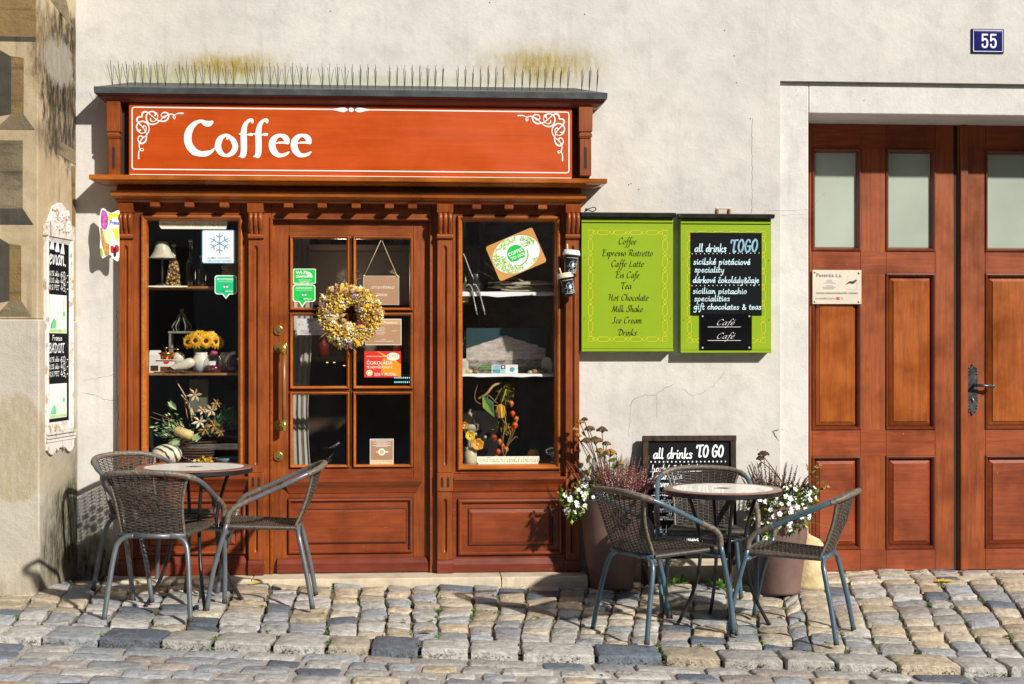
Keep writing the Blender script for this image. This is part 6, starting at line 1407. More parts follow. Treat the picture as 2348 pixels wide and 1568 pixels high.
# ------------------------------------------------------------------ plants in the planters
HP = [pm('heather_pink', (.46, .17, .19), .7, .4, 60, .1), pm('heather_mauve', (.32, .10, .14), .7, .4, 60, .1), pm('heather_pale', (.50, .25, .24), .7, .3, 60, .1)]
HD = [pm('heather_dark', (.10, .022, .045), .7, .4, 60, .1), pm('heather_plum', (.17, .035, .065), .7, .4, 60, .1)]
STEM = pm('plant_stem', (.10, .075, .03), .7, .3); GREENS = [pm('leaf_bright', (.20, .33, .03), .5, .3, 40, .1), pm('leaf_mid', (.10, .20, .03), .5, .3, 40, .1), pm('leaf_lime', (.36, .44, .04), .5, .3, 40, .1), pm('leaf_deep', (.045, .09, .02), .5, .3, 40, .1)]
PET = pm('white_petal', (.80, .80, .80), .6, .05, 40, 0); EYE = pm('flower_eye', (.65, .55, .08), .6, .2)
def leafq(m, p, d, s, mt, w=.45):
    d = Vector(d).normalized(); sd = d.cross(Vector((rnd.random() - .5, rnd.random() - .5, rnd.random() - .2))).normalized(); n_ = d.cross(sd)
    m.face([p, p + d * s * .45 + sd * s * w * .5 + n_ * s * .08, p + d * s, p + d * s * .45 - sd * s * w * .5 + n_ * s * .08], mt)
def heather(c, r, n, hmin, hmax, cols, label, shift=(0, 0)):
    m = MB()
    for k in range(n):
        a = rnd.random() * 6.283; q = math.sqrt(rnd.random()) * r; b = Vector((c[0] + q * math.cos(a) * .7, c[1] + q * math.sin(a) * .7, c[2] - .03))
        h = hmin + (hmax - hmin) * rnd.random() ** 1.5; lean = .30 + rnd.random() * .35
        tip = b + Vector((q * math.cos(a) * lean * 1.8 + (rnd.random() - .5) * .04 + shift[0], q * math.sin(a) * lean * 1.8 + shift[1], h))
        mid = b.lerp(tip, .5) + Vector(((rnd.random() - .5) * .012, (rnd.random() - .5) * .012, 0)); pts = [Vector(x) for x in crv([tuple(b), tuple(mid), tuple(tip)], 6)]
        m.tube(pts, [.0018] * (len(pts) - 1) + [.0008], STEM, 4); L = (tip - b).length; nb = int(L / .0042); co = rnd.choice(cols)
        for j in range(nb):
            t = .26 + .74 * j / nb; f = t * (len(pts) - 1); i = min(int(f), len(pts) - 2); p = pts[i].lerp(pts[i + 1], f - i); a2 = j * 2.4 + rnd.random(); w_ = .0062 * (1.15 - .75 * max(0, t - .55) / .45)
            leafq(m, p, (math.cos(a2), math.sin(a2), .55), w_ * 1.7 * (.7 + rnd.random() * .6), co if rnd.random() < .72 else rnd.choice(cols), .8)
    return tag(m.build('heather'), label, 'heather')
heather((P1[0] + .06, P1[1], P1[2]), .150, 120, .14, .28, HP, 'dusty pink heather in the left planter beside the shop')
heather((P2[0] - .02, P2[1] + .02, P2[2]), .12, 58, .15, .275, HD, 'dark plum heather rising behind the white flowers in the right planter')
def bacopa(pts, label, nleaf, nflow, extra):
    """pts: (x, y, z, radius) clumps"""
    m = MB(); tot = sum(p[3] ** 2 for p in pts); fl = []
    for x, y, z, r in pts:
        for k in range(int(nleaf * r * r / tot)):
            d = Vector((rnd.gauss(0, 1), rnd.gauss(0, 1), rnd.gauss(0, 1))).normalized(); p = Vector((x, y, z)) + d * r * (.35 + .65 * rnd.random() ** .5); d2 = d + Vector((0, -.2, .35 * rnd.random()))
            mt = GREENS[min(3, int(rnd.random() ** 1.2 * 4))] if mnoise.noise(p * 14) > -.15 else GREENS[3 if rnd.random() < .6 else 1]
            leafq(m, p, d2, .016 + rnd.random() * .016, mt, .7)
        for k in range(5): m.tube(crv([(x, y + .01, z - r * .3), (x + rnd.gauss(0, r * .4), y, z + rnd.gauss(0, r * .4)), (x + rnd.gauss(0, r), y - r * .4, z + rnd.gauss(0, r))], 4), .0012, GREENS[1], 4)
        for k in range(max(1, int(nflow * r * r / tot))):
            d = Vector((rnd.gauss(0, .8), -abs(rnd.gauss(.6, .6)), rnd.gauss(.1, .8))).normalized(); fl.append((Vector((x, y, z)) + d * r * (.85 + rnd.random() * .3), d))
    lf = m.build('foliage'); f = MB()
    for p, d in fl:
        d = (d + Vector((.25, -.5, .25))).normalized(); e1 = d.orthogonal().normalized(); e2 = d.cross(e1); s = .0115 + rnd.random() * .005; a0 = rnd.random() * 6
        for k in range(5):
            a = a0 + k * 1.2566; u = e1 * math.cos(a) + e2 * math.sin(a); v = d.cross(u)
            f.face([p, p + u * s * .45 - v * s * .42 + d * .001, p + u * s * .95 - v * s * .36 + d * .003, p + u * s * 1.08 + d * .002, p + u * s * .95 + v * s * .36 + d * .003, p + u * s * .45 + v * s * .42 + d * .001], PET)
        f.face([p + d * .002 + (e1 * math.cos(q * 1.047) + e2 * math.sin(q * 1.047)) * s * .2 for q in range(6)], EYE)
    t = thing('flowering_plant', label, 'flowers', (pts[0][0], pts[0][1], pts[0][2])); lf.parent = t; lf.location = -Vector(ORG[t.name]); f.build('blossom', t)
    return t
x, y, z = P1
bacopa([(x - .155, y - .05, z - .01, .062), (x - .21, y - .06, z - .055, .055), (x - .10, y - .07, z + .025, .06), (x - .25, y - .05, z - .005, .03), (x - .16, y - .04, z + .045, .045), (x - .235, y - .07, z - .09, .032), (x - .06, y - .10, z + .0, .045), (x - .28, y - .04, z + .02, .02)], 'white flowered trailing plant over the left rim of the planter beside the shop', 620, 44, 0)
x, y, z = P2; z -= .03
bacopa([(x - .10, y - .07, z + .05, .085), (x + .02, y - .09, z + .04, .09), (x + .10, y - .06, z + .03, .085), (x - .03, y - .13, z - .02, .08), (x + .08, y - .12, z - .025, .075), (x - .13, y - .09, z - .03, .07), (x - .10, y - .14, z - .11, .05), (x + .15, y - .07, z + .07, .05), (x - .12, y - .15, z - .17, .032), (x + .02, y - .16, z - .085, .04)], 'large white flowered trailing plant spilling over the right planter by the door', 1700, 96, 0)
# sedum with browned flower heads behind the heather
SB = [pm('sedum_brown', (.14, .07, .02), .8, .5, 60, .2), pm('sedum_rust', (.38, .19, .03), .8, .4, 60, .2), pm('sedum_dark', (.06, .035, .018), .8, .4, 60, .2)]; SL_ = [pm('sedum_leaf', (.13, .12, .03), .5, .4, 20, .1), pm('sedum_leaf_green', (.16, .24, .04), .5, .3, 20, .1), pm('sedum_leaf_dark', (.06, .055, .025), .5, .3, 20, .1)]
def sedum(base, heads, leaves, label):
    m = MB(); b0 = Vector(base)
    for U, V, r, c in heads:
        p = at(U, V, base[1] - .02); mid = b0.lerp(p, .55) + Vector(((rnd.random() - .5) * .03, 0, .02)); m.tube(crv([tuple(b0), tuple(mid), tuple(p - Vector((0, 0, r * .4)))], 6), .0028, SB[0], 5)
        for k in range(int(r * 5200)):
            a = rnd.random() * 6.28; q = math.sqrt(rnd.random()); s = Vector((math.cos(a) * q * r, math.sin(a) * q * r * .8, r * .62 * (1 - q * q) * (rnd.random() * .5 + .6)))
            if k % 9 == 0: m.tube([tuple(p - Vector((0, 0, r * .5))), tuple(p + s)], .0010, SB[0], 3)
            m.ball(p + s, .0042 + rnd.random() * .003, SB[c] if rnd.random() < .75 else rnd.choice(SB), 5, 3, (1, 1, .9), .4)
    for U, V, ang, s, c in leaves:
        p = at(U, V, base[1] - .02 + (rnd.random() - .5) * .05); d = Vector((math.cos(R(ang)), -.25, math.sin(R(ang)))); sd = Vector((-math.sin(R(ang)), -.4, math.cos(R(ang)))).normalized()
        m.face([p, p + d * s * .3 + sd * s * .2, p + d * s * .7 + sd * s * .18, p + d * s, p + d * s * .65 - sd * s * .2, p + d * s * .3 - sd * s * .18], SL_[c])
    return tag(m.build('sedum'), label, 'plant')
sedum((P1[0] - .015, P1[1] + .03, P1[2] - .02), [(1330, 968, .022, 1), (1318, 985, .016, 1), (1352, 985, .030, 0), (1380, 987, .030, 2), (1365, 1012, .040, 0), (1345, 1012, .03, 0), (1390, 1018, .022, 2), (1398, 1040, .038, 1), (1325, 1000, .018, 1), (1340, 962, .014, 2), (1420, 1062, .022, 1), (1375, 1035, .024, 1)],
      [(1352, 1040, 250, .06, 2), (1368, 1050, 30, .07, 0), (1372, 1060, 200, .05, 2), (1392, 1058, 20, .06, 1), (1398, 1072, 10, .08, 1), (1362, 1075, 250, .06, 2), (1380, 1082, 150, .05, 0), (1345, 1085, 60, .05, 1), (1412, 1070, 340, .06, 1), (1365, 1095, 220, .06, 2), (1380, 1105, 300, .06, 2), (1345, 1096, 120, .04, 1), (1355, 1010, 45, .04, 0), (1342, 1000, 130, .04, 0)], 'tall sedum with browned flower heads in the left planter')
sedum((P2[0] + .10, P2[1], P2[2]), [(1872, 1073, .018, 1), (1878, 1068, .010, 1), (1895, 1117, .014, 1), (1750, 1042, .030, 2), (1742, 1052, .02, 2), (1888, 1120, .012, 1)],
      [(1860, 1085, 40, .03, 1), (1866, 1092, 350, .03, 1), (1880, 1105, 10, .03, 1), (1872, 1112, 60, .025, 1), (1852, 1072, 120, .03, 1), (1858, 1100, 0, .03, 0), (1735, 1075, 60, .05, 0), (1850, 1080, 80, .03, 1)], 'thin yellowing sprigs reaching out of the right planter towards the door')
# ------------------------------------------------------------------ dried flower wreath on the door
WY = [pm('dry_straw', (.74, .58, .24), .8, .3, 60, .1), pm('dry_yellow', (.85, .60, .05), .8, .3, 60, .1), pm('dry_cream', (.84, .78, .56), .8, .2, 60, .1), pm('dry_ochre', (.52, .30, .05), .8, .3, 60, .1), pm('dry_gold', (.70, .42, .03), .8, .3, 60, .1)]
WPU = [pm('dry_purple', (.33, .07, .33), .8, .4, 60, .1), pm('dry_plum', (.30, .03, .09), .8, .4, 60, .1), pm('dry_lilac', (.55, .38, .55), .8, .3, 60, .1)]; PEEL = pm('orange_peel', (.72, .40, .02), .6, .2, 20, .1); POD = pm('seed_pod', (.42, .24, .10), .8, .3, 50, .3); TWIG = pm('twig', (.25, .15, .06), .8, .4, 40, .2)
wc = at(801, 722, -.03); tw = thing('flower_wreath', 'round wreath of dried yellow and cream flowers hanging on the shop door', 'wreath', tuple(wc))
RW, rW = .118, .056
m = MB(); m.tube([(wc.x + RW * math.cos(R(a)), wc.y, wc.z + RW * math.sin(R(a))) for a in range(0, 360, 10)], .030, TWIG, 8, closed=True)
for k in range(90):
    a = rnd.random() * 6.28; q = RW + rnd.gauss(0, .03); a2 = a + rnd.gauss(0, .8); L = .03 + rnd.random() * .04; p = Vector((wc.x + q * math.cos(a), wc.y - .02 - rnd.random() * .03, wc.z + q * math.sin(a))); m.tube(crv([tuple(p), tuple(p + Vector((math.cos(a2) * L * .5, -.01, math.sin(a2) * L * .5 + .005))), tuple(p + Vector((math.cos(a2) * L, rnd.gauss(0, .01), math.sin(a2) * L)))], 3), .0007, WY[2], 3)
m.build('twig_ring', tw); m = MB()
for k in range(2300):
    a = rnd.random() * 6.283; th = -1.75 + 3.5 * rnd.random(); rr_ = rW * (.82 + .25 * rnd.random()) * (1 + .18 * math.sin(3 * a + 1)); rad = RW + rr_ * math.sin(th); p = Vector((wc.x + rad * math.cos(a), wc.y - rr_ * math.cos(th) * .85, wc.z + rad * math.sin(a) * .98))
    d = Vector((math.sin(th) * math.cos(a), -math.cos(th), math.sin(th) * math.sin(a))); nz = mnoise.noise(p * 22); mt = WY[2] if nz > .25 else WY[1] if nz > -.05 else WY[0] if nz > -.3 else WY[3]
    if rnd.random() < .35: mt = rnd.choice(WY)
    s = .0062 + rnd.random() * .0058
    if rnd.random() < .45: m.ball(p, s * .75, mt, 5, 3, jit=.5)
    else:
        for j in range(3): leafq(m, p, d + Vector((rnd.gauss(0, .7), rnd.gauss(0, .5), rnd.gauss(0, .7))), s * 1.9, mt, .75)
fc = m.build('flower_cover', tw); tag(fc, None, None, kind='stuff')
for U, V, c in ((771, 661, 0), (745, 700, 0), (757, 703, 1), (828, 700, 0), (758, 714, 2), (826, 706, 2), (812, 677, 2), (838, 690, 2), (764, 690, 2), (830, 744, 0), (801, 765, 2), (826, 738, 1), (800, 790, 0)):
    m = MB(); p = at(U, V, -.072)
    for k in range(26): leafq(m, p + Vector((rnd.gauss(0, .006), 0, rnd.gauss(0, .006))), (rnd.gauss(0, 1), -1, rnd.gauss(0, 1)), .016, WPU[c], .7)
    m.build('purple_flower', tw)
for U, V, ang, L in ((781, 672, 80, .05), (766, 729, 200, .055), (777, 727, 25, .04), (812, 665, 0, .045), (820, 746, -12, .045), (829, 702, 8, .05), (812, 775, -50, .06), (842, 738, 70, .03), (790, 765, 190, .04)):
    p = at(U, V, -.078); c, s = math.cos(R(ang)), math.sin(R(ang)); m = MB(); m.loft([[p + Vector((c * L * t - s * w, -.012 * math.sin(t * 3.1) - (.003 if k else 0), s * L * t + c * w)) for w in (-.009 * math.sin(.35 + t * 2.5), .009 * math.sin(.35 + t * 2.5))] for k in (0,) for t in (0, .2, .4, .6, .8, 1)], PEEL if rnd.random() < .8 else POD, closed=False, smooth=True); m.build('orange_peel', tw)
for U, V in ((760, 666), (786, 735), (806, 668)): m = MB(); m.ball(at(U, V, -.08), .015, POD, 9, 6, jit=.15); m.build('seed_pod', tw)
# ------------------------------------------------------------------ window displays
SHELF = wood('shelf_timber', (.42, .20, .06), (.28, .12, .035), 'X', rough=.5, coat=.1)
def shelf(U0, U1, V, y0, y1, th, mt, label, name='display_shelf', cat='shelf'):
    Y = y0; x0, x1, z1 = at(U0, V, Y).x, at(U1, V, Y).x, at((U0 + U1) / 2, V, Y).z; m = MB(); m.box(x0, x1, y0, y1, z1 - th, z1, mt); o = tag(m.build(name, bev=.0015), label, cat); return z1
zA = shelf(332, 549, 656, .07, .34, .014, SHELF, 'upper wooden shelf in the left shop window')
zB = shelf(332, 549, 855, .07, .36, .014, SHELF, 'middle wooden shelf in the left shop window, under the sunflowers')
zC = shelf(332, 549, 1066, .06, .40, .02, SHELF, 'bottom board of the left shop window')
zD = shelf(1056, 1275, 670, .07, .34, .012, SHELF, 'upper shelf in the right shop window')
zE = shelf(1056, 1275, 858, .07, .36, .012, SHELF, 'middle shelf in the right shop window')
zF = shelf(1056, 1275, 1068, .06, .42, .02, SHELF, 'bottom board of the right shop window')
def cloth(U0, U1, z, y0, y1, mt, label, droop=.02):
    m = MB(); x0, x1 = at(U0, 660, y0).x, at(U1, 660, y0).x; n = 26; rows = []
    for k in range(n + 1):
        x = x0 + (x1 - x0) * k / n; w = mnoise.noise(Vector((x * 9, 1.3, z * 5))); d = droop * (.75 + .5 * w)
        rows.append([(x, y1, z + .0025), (x, y0 + .004, z + .003 + .002 * w), (x, y0 - .004, z), (x, y0 - .006 - .003 * w, z - d)])
    m.loft([[r[j] for r in rows] for j in range(4)], mt, closed=False, smooth=True); return tag(m.build('paper_runner'), label, 'paper')
PAPER = pm('white_runner', (.80, .80, .78), .8, .06, 12, .2)
cloth(1056, 1275, zD, .066, .33, PAPER, 'white paper runner on the upper shelf of the right window', .030); cloth(1056, 1275, zE, .066, .35, PAPER, 'white paper runner on the middle shelf of the right window', .018); cloth(334, 430, zA, .068, .3, CREAM, 'cream paper under the table lamp on the upper shelf', .010)
MILKG = pm('alabaster_glass', (.62, .60, .44), .3, .25, 14, .05, coat=.4); CLEAR = glass('jar_glass', .10, (.95, .97, .95)); DKG = pm('dark_bottle', (.010, .014, .008), .08, .3, 5, 0, coat=.7)
def put_at(U, Y, z=None, V=800): p = at(U, V, Y); return Vector((p.x, Y, z if z is not None else p.z))
# lamp and bottles on the upper left shelf
p = put_at(372, .15); zs = at(372, 592, .15).z; t = thing('table_lamp', 'small lamp with a cream alabaster glass shade on the upper left window shelf', 'lamp', (p.x, p.y, zA))
m = MB(); h = at(372, 553, .15).z - zs; r = .078; m.lathe([(r, 0), (r * .86, h * .10), (r * .66, h * .38), (r * .56, h * .62), (r * .46, h * .85), (r * .34, h * .97), (.004, h)], (p.x, p.y, zs), MILKG, 32, cap0=False); m.build('lamp_shade', t)
m = MB(); m.tube([(p.x, p.y, zA + .01), (p.x, p.y, zs + h * .8)], .006, IRON, 8); m.lathe([(.045, 0), (.045, .008), (.012, .02)], (p.x, p.y, zA), IRON, 20); m.build('stand', t)
def bottle(U, Y, z, Vt, rad, prof, mt, name, label, cat='bottle', V=600, cap=None, n=20):
    p = put_at(U, Y); H = at(U, Vt, Y).z - z; m = MB(); m.lathe([(a * rad, b * H) for a, b in prof], (p.x, p.y, z), mt, n); 
    if cap: m.lathe([(.012, H - .002), (.013, H + .012), (.001, H + .014)], (p.x, p.y, z), cap, 12)
    return tag(m.build(name), label, cat), p, H
NUTS = [pm('nut_gold', (.55, .30, .06), .4, .4, 60, .1), pm('nut_brown', (.22, .09, .03), .4, .4, 60, .1), pm('nut_pale', (.70, .52, .25), .4, .3, 60, .1)]
p = put_at(398, .20); t = thing('nut_bottle', 'pyramid glass bottle of brown nuts with a stopper behind the lamp', 'bottle', (p.x, p.y, zA)); H = at(398, 560, .20).z - zA
m = MB(); m.loft([[(p.x + sx * w, p.y + sy * w, zA + z) for sx, sy in ((-1, -1), (1, -1), (1, 1), (-1, 1))] for z, w in ((.001, .046), (H * .62, .020), (H * .7, .011), (H * .92, .010))], CLEAR); g_ = m.build('glass', t)
m = MB()
for k in range(420):
    z = rnd.random() ** 1.2 * H * .58; w = .041 - .024 * z / (H * .62); m.ball((p.x + (rnd.random() * 2 - 1) * w, p.y + (rnd.random() * 2 - 1) * w, zA + .006 + z), .0055 + rnd.random() * .003, rnd.choice(NUTS), 5, 4, jit=.4)
tag(m.build('nut_filling', t), None, None, kind='stuff'); m = MB(); m.ball((p.x, p.y, zA + H * .97), .014, pm('stopper', (.42, .38, .30), .4, .2), 10, 6, (1, 1, .7)); m.build('stopper', t)
BP = [(.9, 0), (1, .03), (1, .52), (.75, .62), (.36, .72), (.32, .95), (.4, .96), (.4, 1), (.05, 1)]
BP_ = BP
bottle(437, .22, zA, 555, .030, BP, DKG, 'bottle', 'dark slim bottle on the upper left window shelf beside the nut bottle', cap=pm('foil', (.5, .45, .36), .4, .2))
bottle(462, .18, zA, 590, .026, BP, DKG, 'bottle', 'dark bottle with pale stopper in the middle of the upper left window shelf', cap=pm('foil', (.5, .45, .36), .4, .2))
ROPE = pm('rope', (.36, .30, .16), .9, .4, 30, .4, stretch=(1, 1, 3)); p = put_at(533, .16, None); m = MB()
for k in range(9): m.tube(crv([(p.x - .05 + .012 * math.sin(k * 2), p.y + .02 * math.cos(k), at(533, 604 + k * 4.2, .16).z), (p.x - .01, p.y - .03, at(533, 604 + k * 4.2, .16).z + .006 * math.sin(k)), (p.x + .04, p.y, at(533, 606 + k * 3.4, .16).z)], 5), .0085, ROPE, 7)
tag(m.build('rope_bundle'), 'bundle of pale rope hanging below the snowflake sticker', 'rope')
# middle left shelf
IVO = pm('ivory_porcelain', (.70, .66, .52), .22, .12, 6, 0, coat=.6); IVB = None
COP = pm('copper', (.70, .30, .10), .25, .3, 10, .05, metal=.9); BEAN = [pm('coffee_bean', (.075, .032, .014), .35, .4, 60, .1), pm('coffee_bean_light', (.14, .06, .025), .35, .4, 60, .1)]; WB = pm('white_box', (.74, .72, .66), .5, .08)
p = put_at(356, .15); H = at(356, 803, .15).z - zB; t = thing('coffee_bag', 'small white coffee bag with a clear window at the left of the middle shelf', 'bag', (p.x, p.y, zB))
m = MB(); m.loft([[(p.x + sx * w, p.y + sy * dd, zB + z) for sx, sy in ((-1, -1), (1, -1), (1, 1), (-1, 1))] for z, w, dd in ((.001, .032, .02), (H * .8, .031, .018), (H * .95, .032, .004), (H, .030, .003))], WB); m.build('paper', t)
m = MB(); m.box(p.x - .022, p.x + .020, p.y - .0225, p.y - .0202, zB + .012, zB + .042, BEAN[0]); m.build('window', t)
p = put_at(381, .17); t = thing('coffee_grinder', 'white box coffee grinder with copper hopper and crank on the middle shelf', 'coffee grinder', (p.x, p.y, zB))
zt_ = at(381, 828, .17).z; m = MB(); m.box(p.x - .048, p.x + .048, p.y - .04, p.y + .04, zB + .002, zt_, WB); m.box(p.x - .052, p.x + .052, p.y - .044, p.y + .044, zt_, zt_ + .010, COP); b = m.build('body', t, bev=.003)
m = MB(); m.box(p.x - .026, p.x + .030, p.y - .043, p.y - .0402, zB + .010, zB + .036, COP); m.build('drawer', b); m = MB(); m.disc(Fr((p.x, p.y - .0402, 0)), .006, zB + .060, .016, RD, .001, 16, ry=.010); m.build('badge', b)
m = MB(); m.lathe([(.030, zt_ + .010), (.026, zt_ + .020), (.050, zt_ + .040), (.052, zt_ + .050), (.030, zt_ + .052), (.004, zt_ + .054)], (p.x, p.y, 0), COP, 24); m.build('hopper', t)
m = MB(); m.tube(crv([(p.x, p.y, zt_ + .05), (p.x, p.y, zt_ + .070), (p.x + .02, p.y - .02, zt_ + .074), (p.x + .075, p.y - .03, zt_ + .068)], 5), .0035, COP, 7); m.ball((p.x, p.y, zt_ + .076), .008, COP, 8, 6); m.build('crank', t)
m = MB(); q = at(410, 822, .20); m.ball(q, .036, IVO, 20, 14, (1, 1, 1.15)); m.lathe([(.03, zB - q.z + .002), (.026, zB - q.z + .01), (.012, -.03)], q, IVO, 20); tag(m.build('porcelain_egg'), 'smooth pale porcelain egg on a foot behind the scoop', 'ornament')
# lantern (greyed metal) behind
LANT = pm('lantern_grey', (.20, .21, .16), .6, .4, 30, .3); x0, x1, z0, z1 = rect(391, 764, 448, 853, .28); z0 = zB; t = thing('lantern', 'weathered grey metal lantern with a looped top behind the sunflowers', 'lantern', ((x0 + x1) / 2, .28, z0)); m = MB()
for x in (x0, x1):
    for y in (.26, .34): m.box(x - .006, x + .006, y - .006, y + .006, z0, z1, LANT)
m.box(x0 - .008, x1 + .008, .252, .348, z0 + .0005, z0 + .014, LANT); m.box(x0 - .010, x1 + .010, .25, .35, z1, z1 + .012, LANT); m.build('cage', t)
m = MB(); xc = (x0 + x1) / 2 - .01
for k in range(6): a = k * 1.047; m.tube(crv([(xc + .045 * math.cos(a), .30 + .045 * math.sin(a), z1 + .012), (xc + .055 * math.cos(a), .30 + .055 * math.sin(a), z1 + .04), (xc + .03 * math.cos(a), .30 + .03 * math.sin(a), z1 + .075), (xc + .02 * math.cos(a), .30 + .02 * math.sin(a), z1 + .10), (xc, .30, z1 + .125)], 4), .004, LANT, 5)
m.ball((xc, .30, z1 + .135), .012, LANT); m.build('crown', t)
# sunflowers in a cream jug
p = put_at(461, .16); H = at(461, 808, .16).z - zB; t = thing('sunflower_vase', 'cream vase shading to blue holding a bunch of sunflowers on the middle shelf', 'vase', (p.x, p.y, zB))
def cream_blue():
    m, nt, b = nodes('cream_blue_glaze'); g = nt.nodes.new('ShaderNodeNewGeometry'); s = nt.nodes.new('ShaderNodeSeparateXYZ'); nt.links.new(g.outputs['Position'], s.inputs[0]); f = ramp2(nt, s.outputs[2], zB + .01, zB + .065)
    nt.links.new(mix(nt, f, (.68, .65, .52), (.22, .33, .45)), b.inputs['Base Color']); b.inputs['Roughness'].default_value = .3; b.inputs['Coat Weight'].default_value = .4; return m
m = MB(); m.lathe([(.036, .001), (.044, .02), (.052, H * .5), (.050, H * .68), (.038, H * .86), (.034, H * .92), (.038, H), (.030, H), (.028, H * .9)], (p.x, p.y, zB), cream_blue(), 28); m.build('vase', t)
SUNY = [pm('sunflower_yellow', (.85, .52, .01), .6, .2, 30, .1), pm('sunflower_deep', (.75, .36, .005), .6, .2, 30, .1)]; SUNB = pm('sunflower_disc', (.035, .015, .006), .9, .4, 80, .5)
def sunflower(U, V, Y, r, d):
    m = MB(); c = at(U, V, Y); d = Vector(d).normalized(); e1 = d.orthogonal().normalized(); e2 = d.cross(e1)
    for ring in range(2):
        for k in range(15):
            a = (k + .5 * ring) * 2 * math.pi / 15 + rnd.gauss(0, .06); u = e1 * math.cos(a) + e2 * math.sin(a); v = d.cross(u); L = r * (1 - .14 * ring) * (.88 + rnd.random() * .24); w = r * .14; o = d * (.004 * ring)
            m.face([c + u * r * .18 - v * w * .6 + o, c + u * L * .65 - v * w + d * .004 + o, c + u * L - d * .004 + o, c + u * L * .65 + v * w + d * .004 + o, c + u * r * .18 + v * w * .6 + o], SUNY[ring if rnd.random() < .7 else 1 - ring])
    m.loft([[c + (e1 * math.cos(j * .5236) + e2 * math.sin(j * .5236)) * r * q + d * h for j in range(12)] for q, h in ((.27, .002), (.25, .009), (.15, .012), (.02, .011))], SUNB, smooth=True); fl = m.build('sunflower', t); return c
for a in ((432, 783, .12, .046, (-.5, -1, .1)), (449, 780, .10, .048, (-.15, -1, .0)), (473, 781, .10, .050, (.05, -1, .05)), (455, 770, .15, .046, (-.1, -.8, .6)), (484, 772, .14, .046, (.3, -.8, .5)), (494, 783, .13, .044, (.6, -1, .0)), (440, 772, .17, .042, (-.4, -.6, .7)), (470, 768, .18, .044, (.1, -.5, .8)), (502, 787, .16, .040, (.8, -.8, -.1))):
    c = sunflower(*a)
m = MB()
for k in range(8): m.tube(crv([(p.x + rnd.gauss(0, .008), p.y, zB + H * .7), (p.x + rnd.gauss(0, .02), p.y, zB + H + .01), (p.x + rnd.gauss(0, .05), p.y + .01, zB + H + .045)], 4), .003, GREENS[1], 5)
m.build('stems', t)
# scoop with beans
p = at(422, 842, .11); m = MB(); axd = Vector((.9, -.1, .36)).normalized(); e1 = Vector((0, 1, 0)); e2 = axd.cross(e1).normalized(); base = Vector((p.x - .055, .11, zB + .022)); rings = []
for tt, r_ in ((0, .026), (.2, .029), (.5, .030), (.75, .030), (.9, .025), (1, .010)): rings.append([base + axd * tt * .125 + (e1 * math.cos(j * .3927) + e2 * math.sin(j * .3927)) * r_ for j in range(16)])
rings[0] = [q + axd * (.045 if e2.dot(q - base) < 0 else -.02) * abs(e2.dot(q - base)) / .026 for q in rings[0]]
m.loft(rings, IVO, cap0=False, smooth=True); tag(m.build('porcelain_scoop'), 'white porcelain scoop lying on spilled coffee beans', 'scoop')
m = MB()
for k in range(420): u = rnd.gauss(0, 1); x = at(404 + u * 19, 850, .1).x; y = .10 + rnd.gauss(0, .018); z = zB + .004 + max(0, .018 - abs(u) * .012) * rnd.random(); m.ball((x, y, z), .0048, rnd.choice(BEAN), 6, 4, (1.3, .9, .7))
tag(m.build('coffee_beans'), None, None, kind='stuff')
p = put_at(490, .12); t = thing('potion_jar', 'round clear jar with red liquid and a ribbon right of the sunflower vase', 'jar', (p.x, p.y, zB)); H = at(490, 810, .12).z - zB
m = MB(); m.lathe([(.040, .002), (.050, .01), (.052, H * .45), (.046, H * .72), (.026, H * .90), (.024, H)], (p.x, p.y, zB), CLEAR, 28); m.build('glass', t); m = MB(); m.lathe([(.038, .005), (.046, .012), (.047, H * .38), (.001, H * .39)], (p.x, p.y, zB), pm('ruby_liquid', (.10, .012, .02), .15, .4, 8, 0), 24); m.build('liquid', t)
m = MB(); m.ball((p.x, p.y, zB + H), .024, pm('pink_ribbon', (.42, .06, .12), .6, .3, 30, .2), 10, 6, (1, 1, .6), .3); m.build('stopper', t); m = MB(); fj = Fr((p.x, p.y - .0525, zB + H * .5)); m.poly(fj, rrect(-.018, .018, -.012, .012, .004), WB, .0005); m.build('tag', t)
p = put_at(515, .22); H = at(515, 822 - 14, .22).z - zB; m = MB(); m.lathe([(.026, .001), (.03, .02), (.040, H * .75), (.034, H * .85), (.022, H * .93), (.028, H), (.001, H)], (p.x, p.y, zB), IVO, 22); tag(m.build('porcelain_jar'), 'white porcelain jar with lid behind the red liquid jar', 'jar')
p = put_at(533, .13); PURP = pm('purple_glass', (.06, .03, .06), .1, .4, 8, 0, coat=.8); t = thing('glass_teapot', 'dark purple glass teapot with a pale spout at the right of the middle shelf', 'teapot', (p.x, p.y, zB)); m = MB(); H = at(533, 815, .13).z - zB; m.lathe([(.03, .001), (.042, .02), (.044, H * .55), (.030, H * .9), (.001, H)], (p.x, p.y, zB), PURP, 24); m.build('pot', t)
m = MB(); m.tube(crv([(p.x - .036, p.y - .01, zB + H * .6), (p.x - .02, p.y - .02, zB + H * .95), (p.x + .0, p.y - .02, zB + H * 1.12), (p.x + .02, p.y - .02, zB + H * 1.15)], 4), [.012] * 6 + [.010] * 7, IVO, 8); m.build('spout', t)
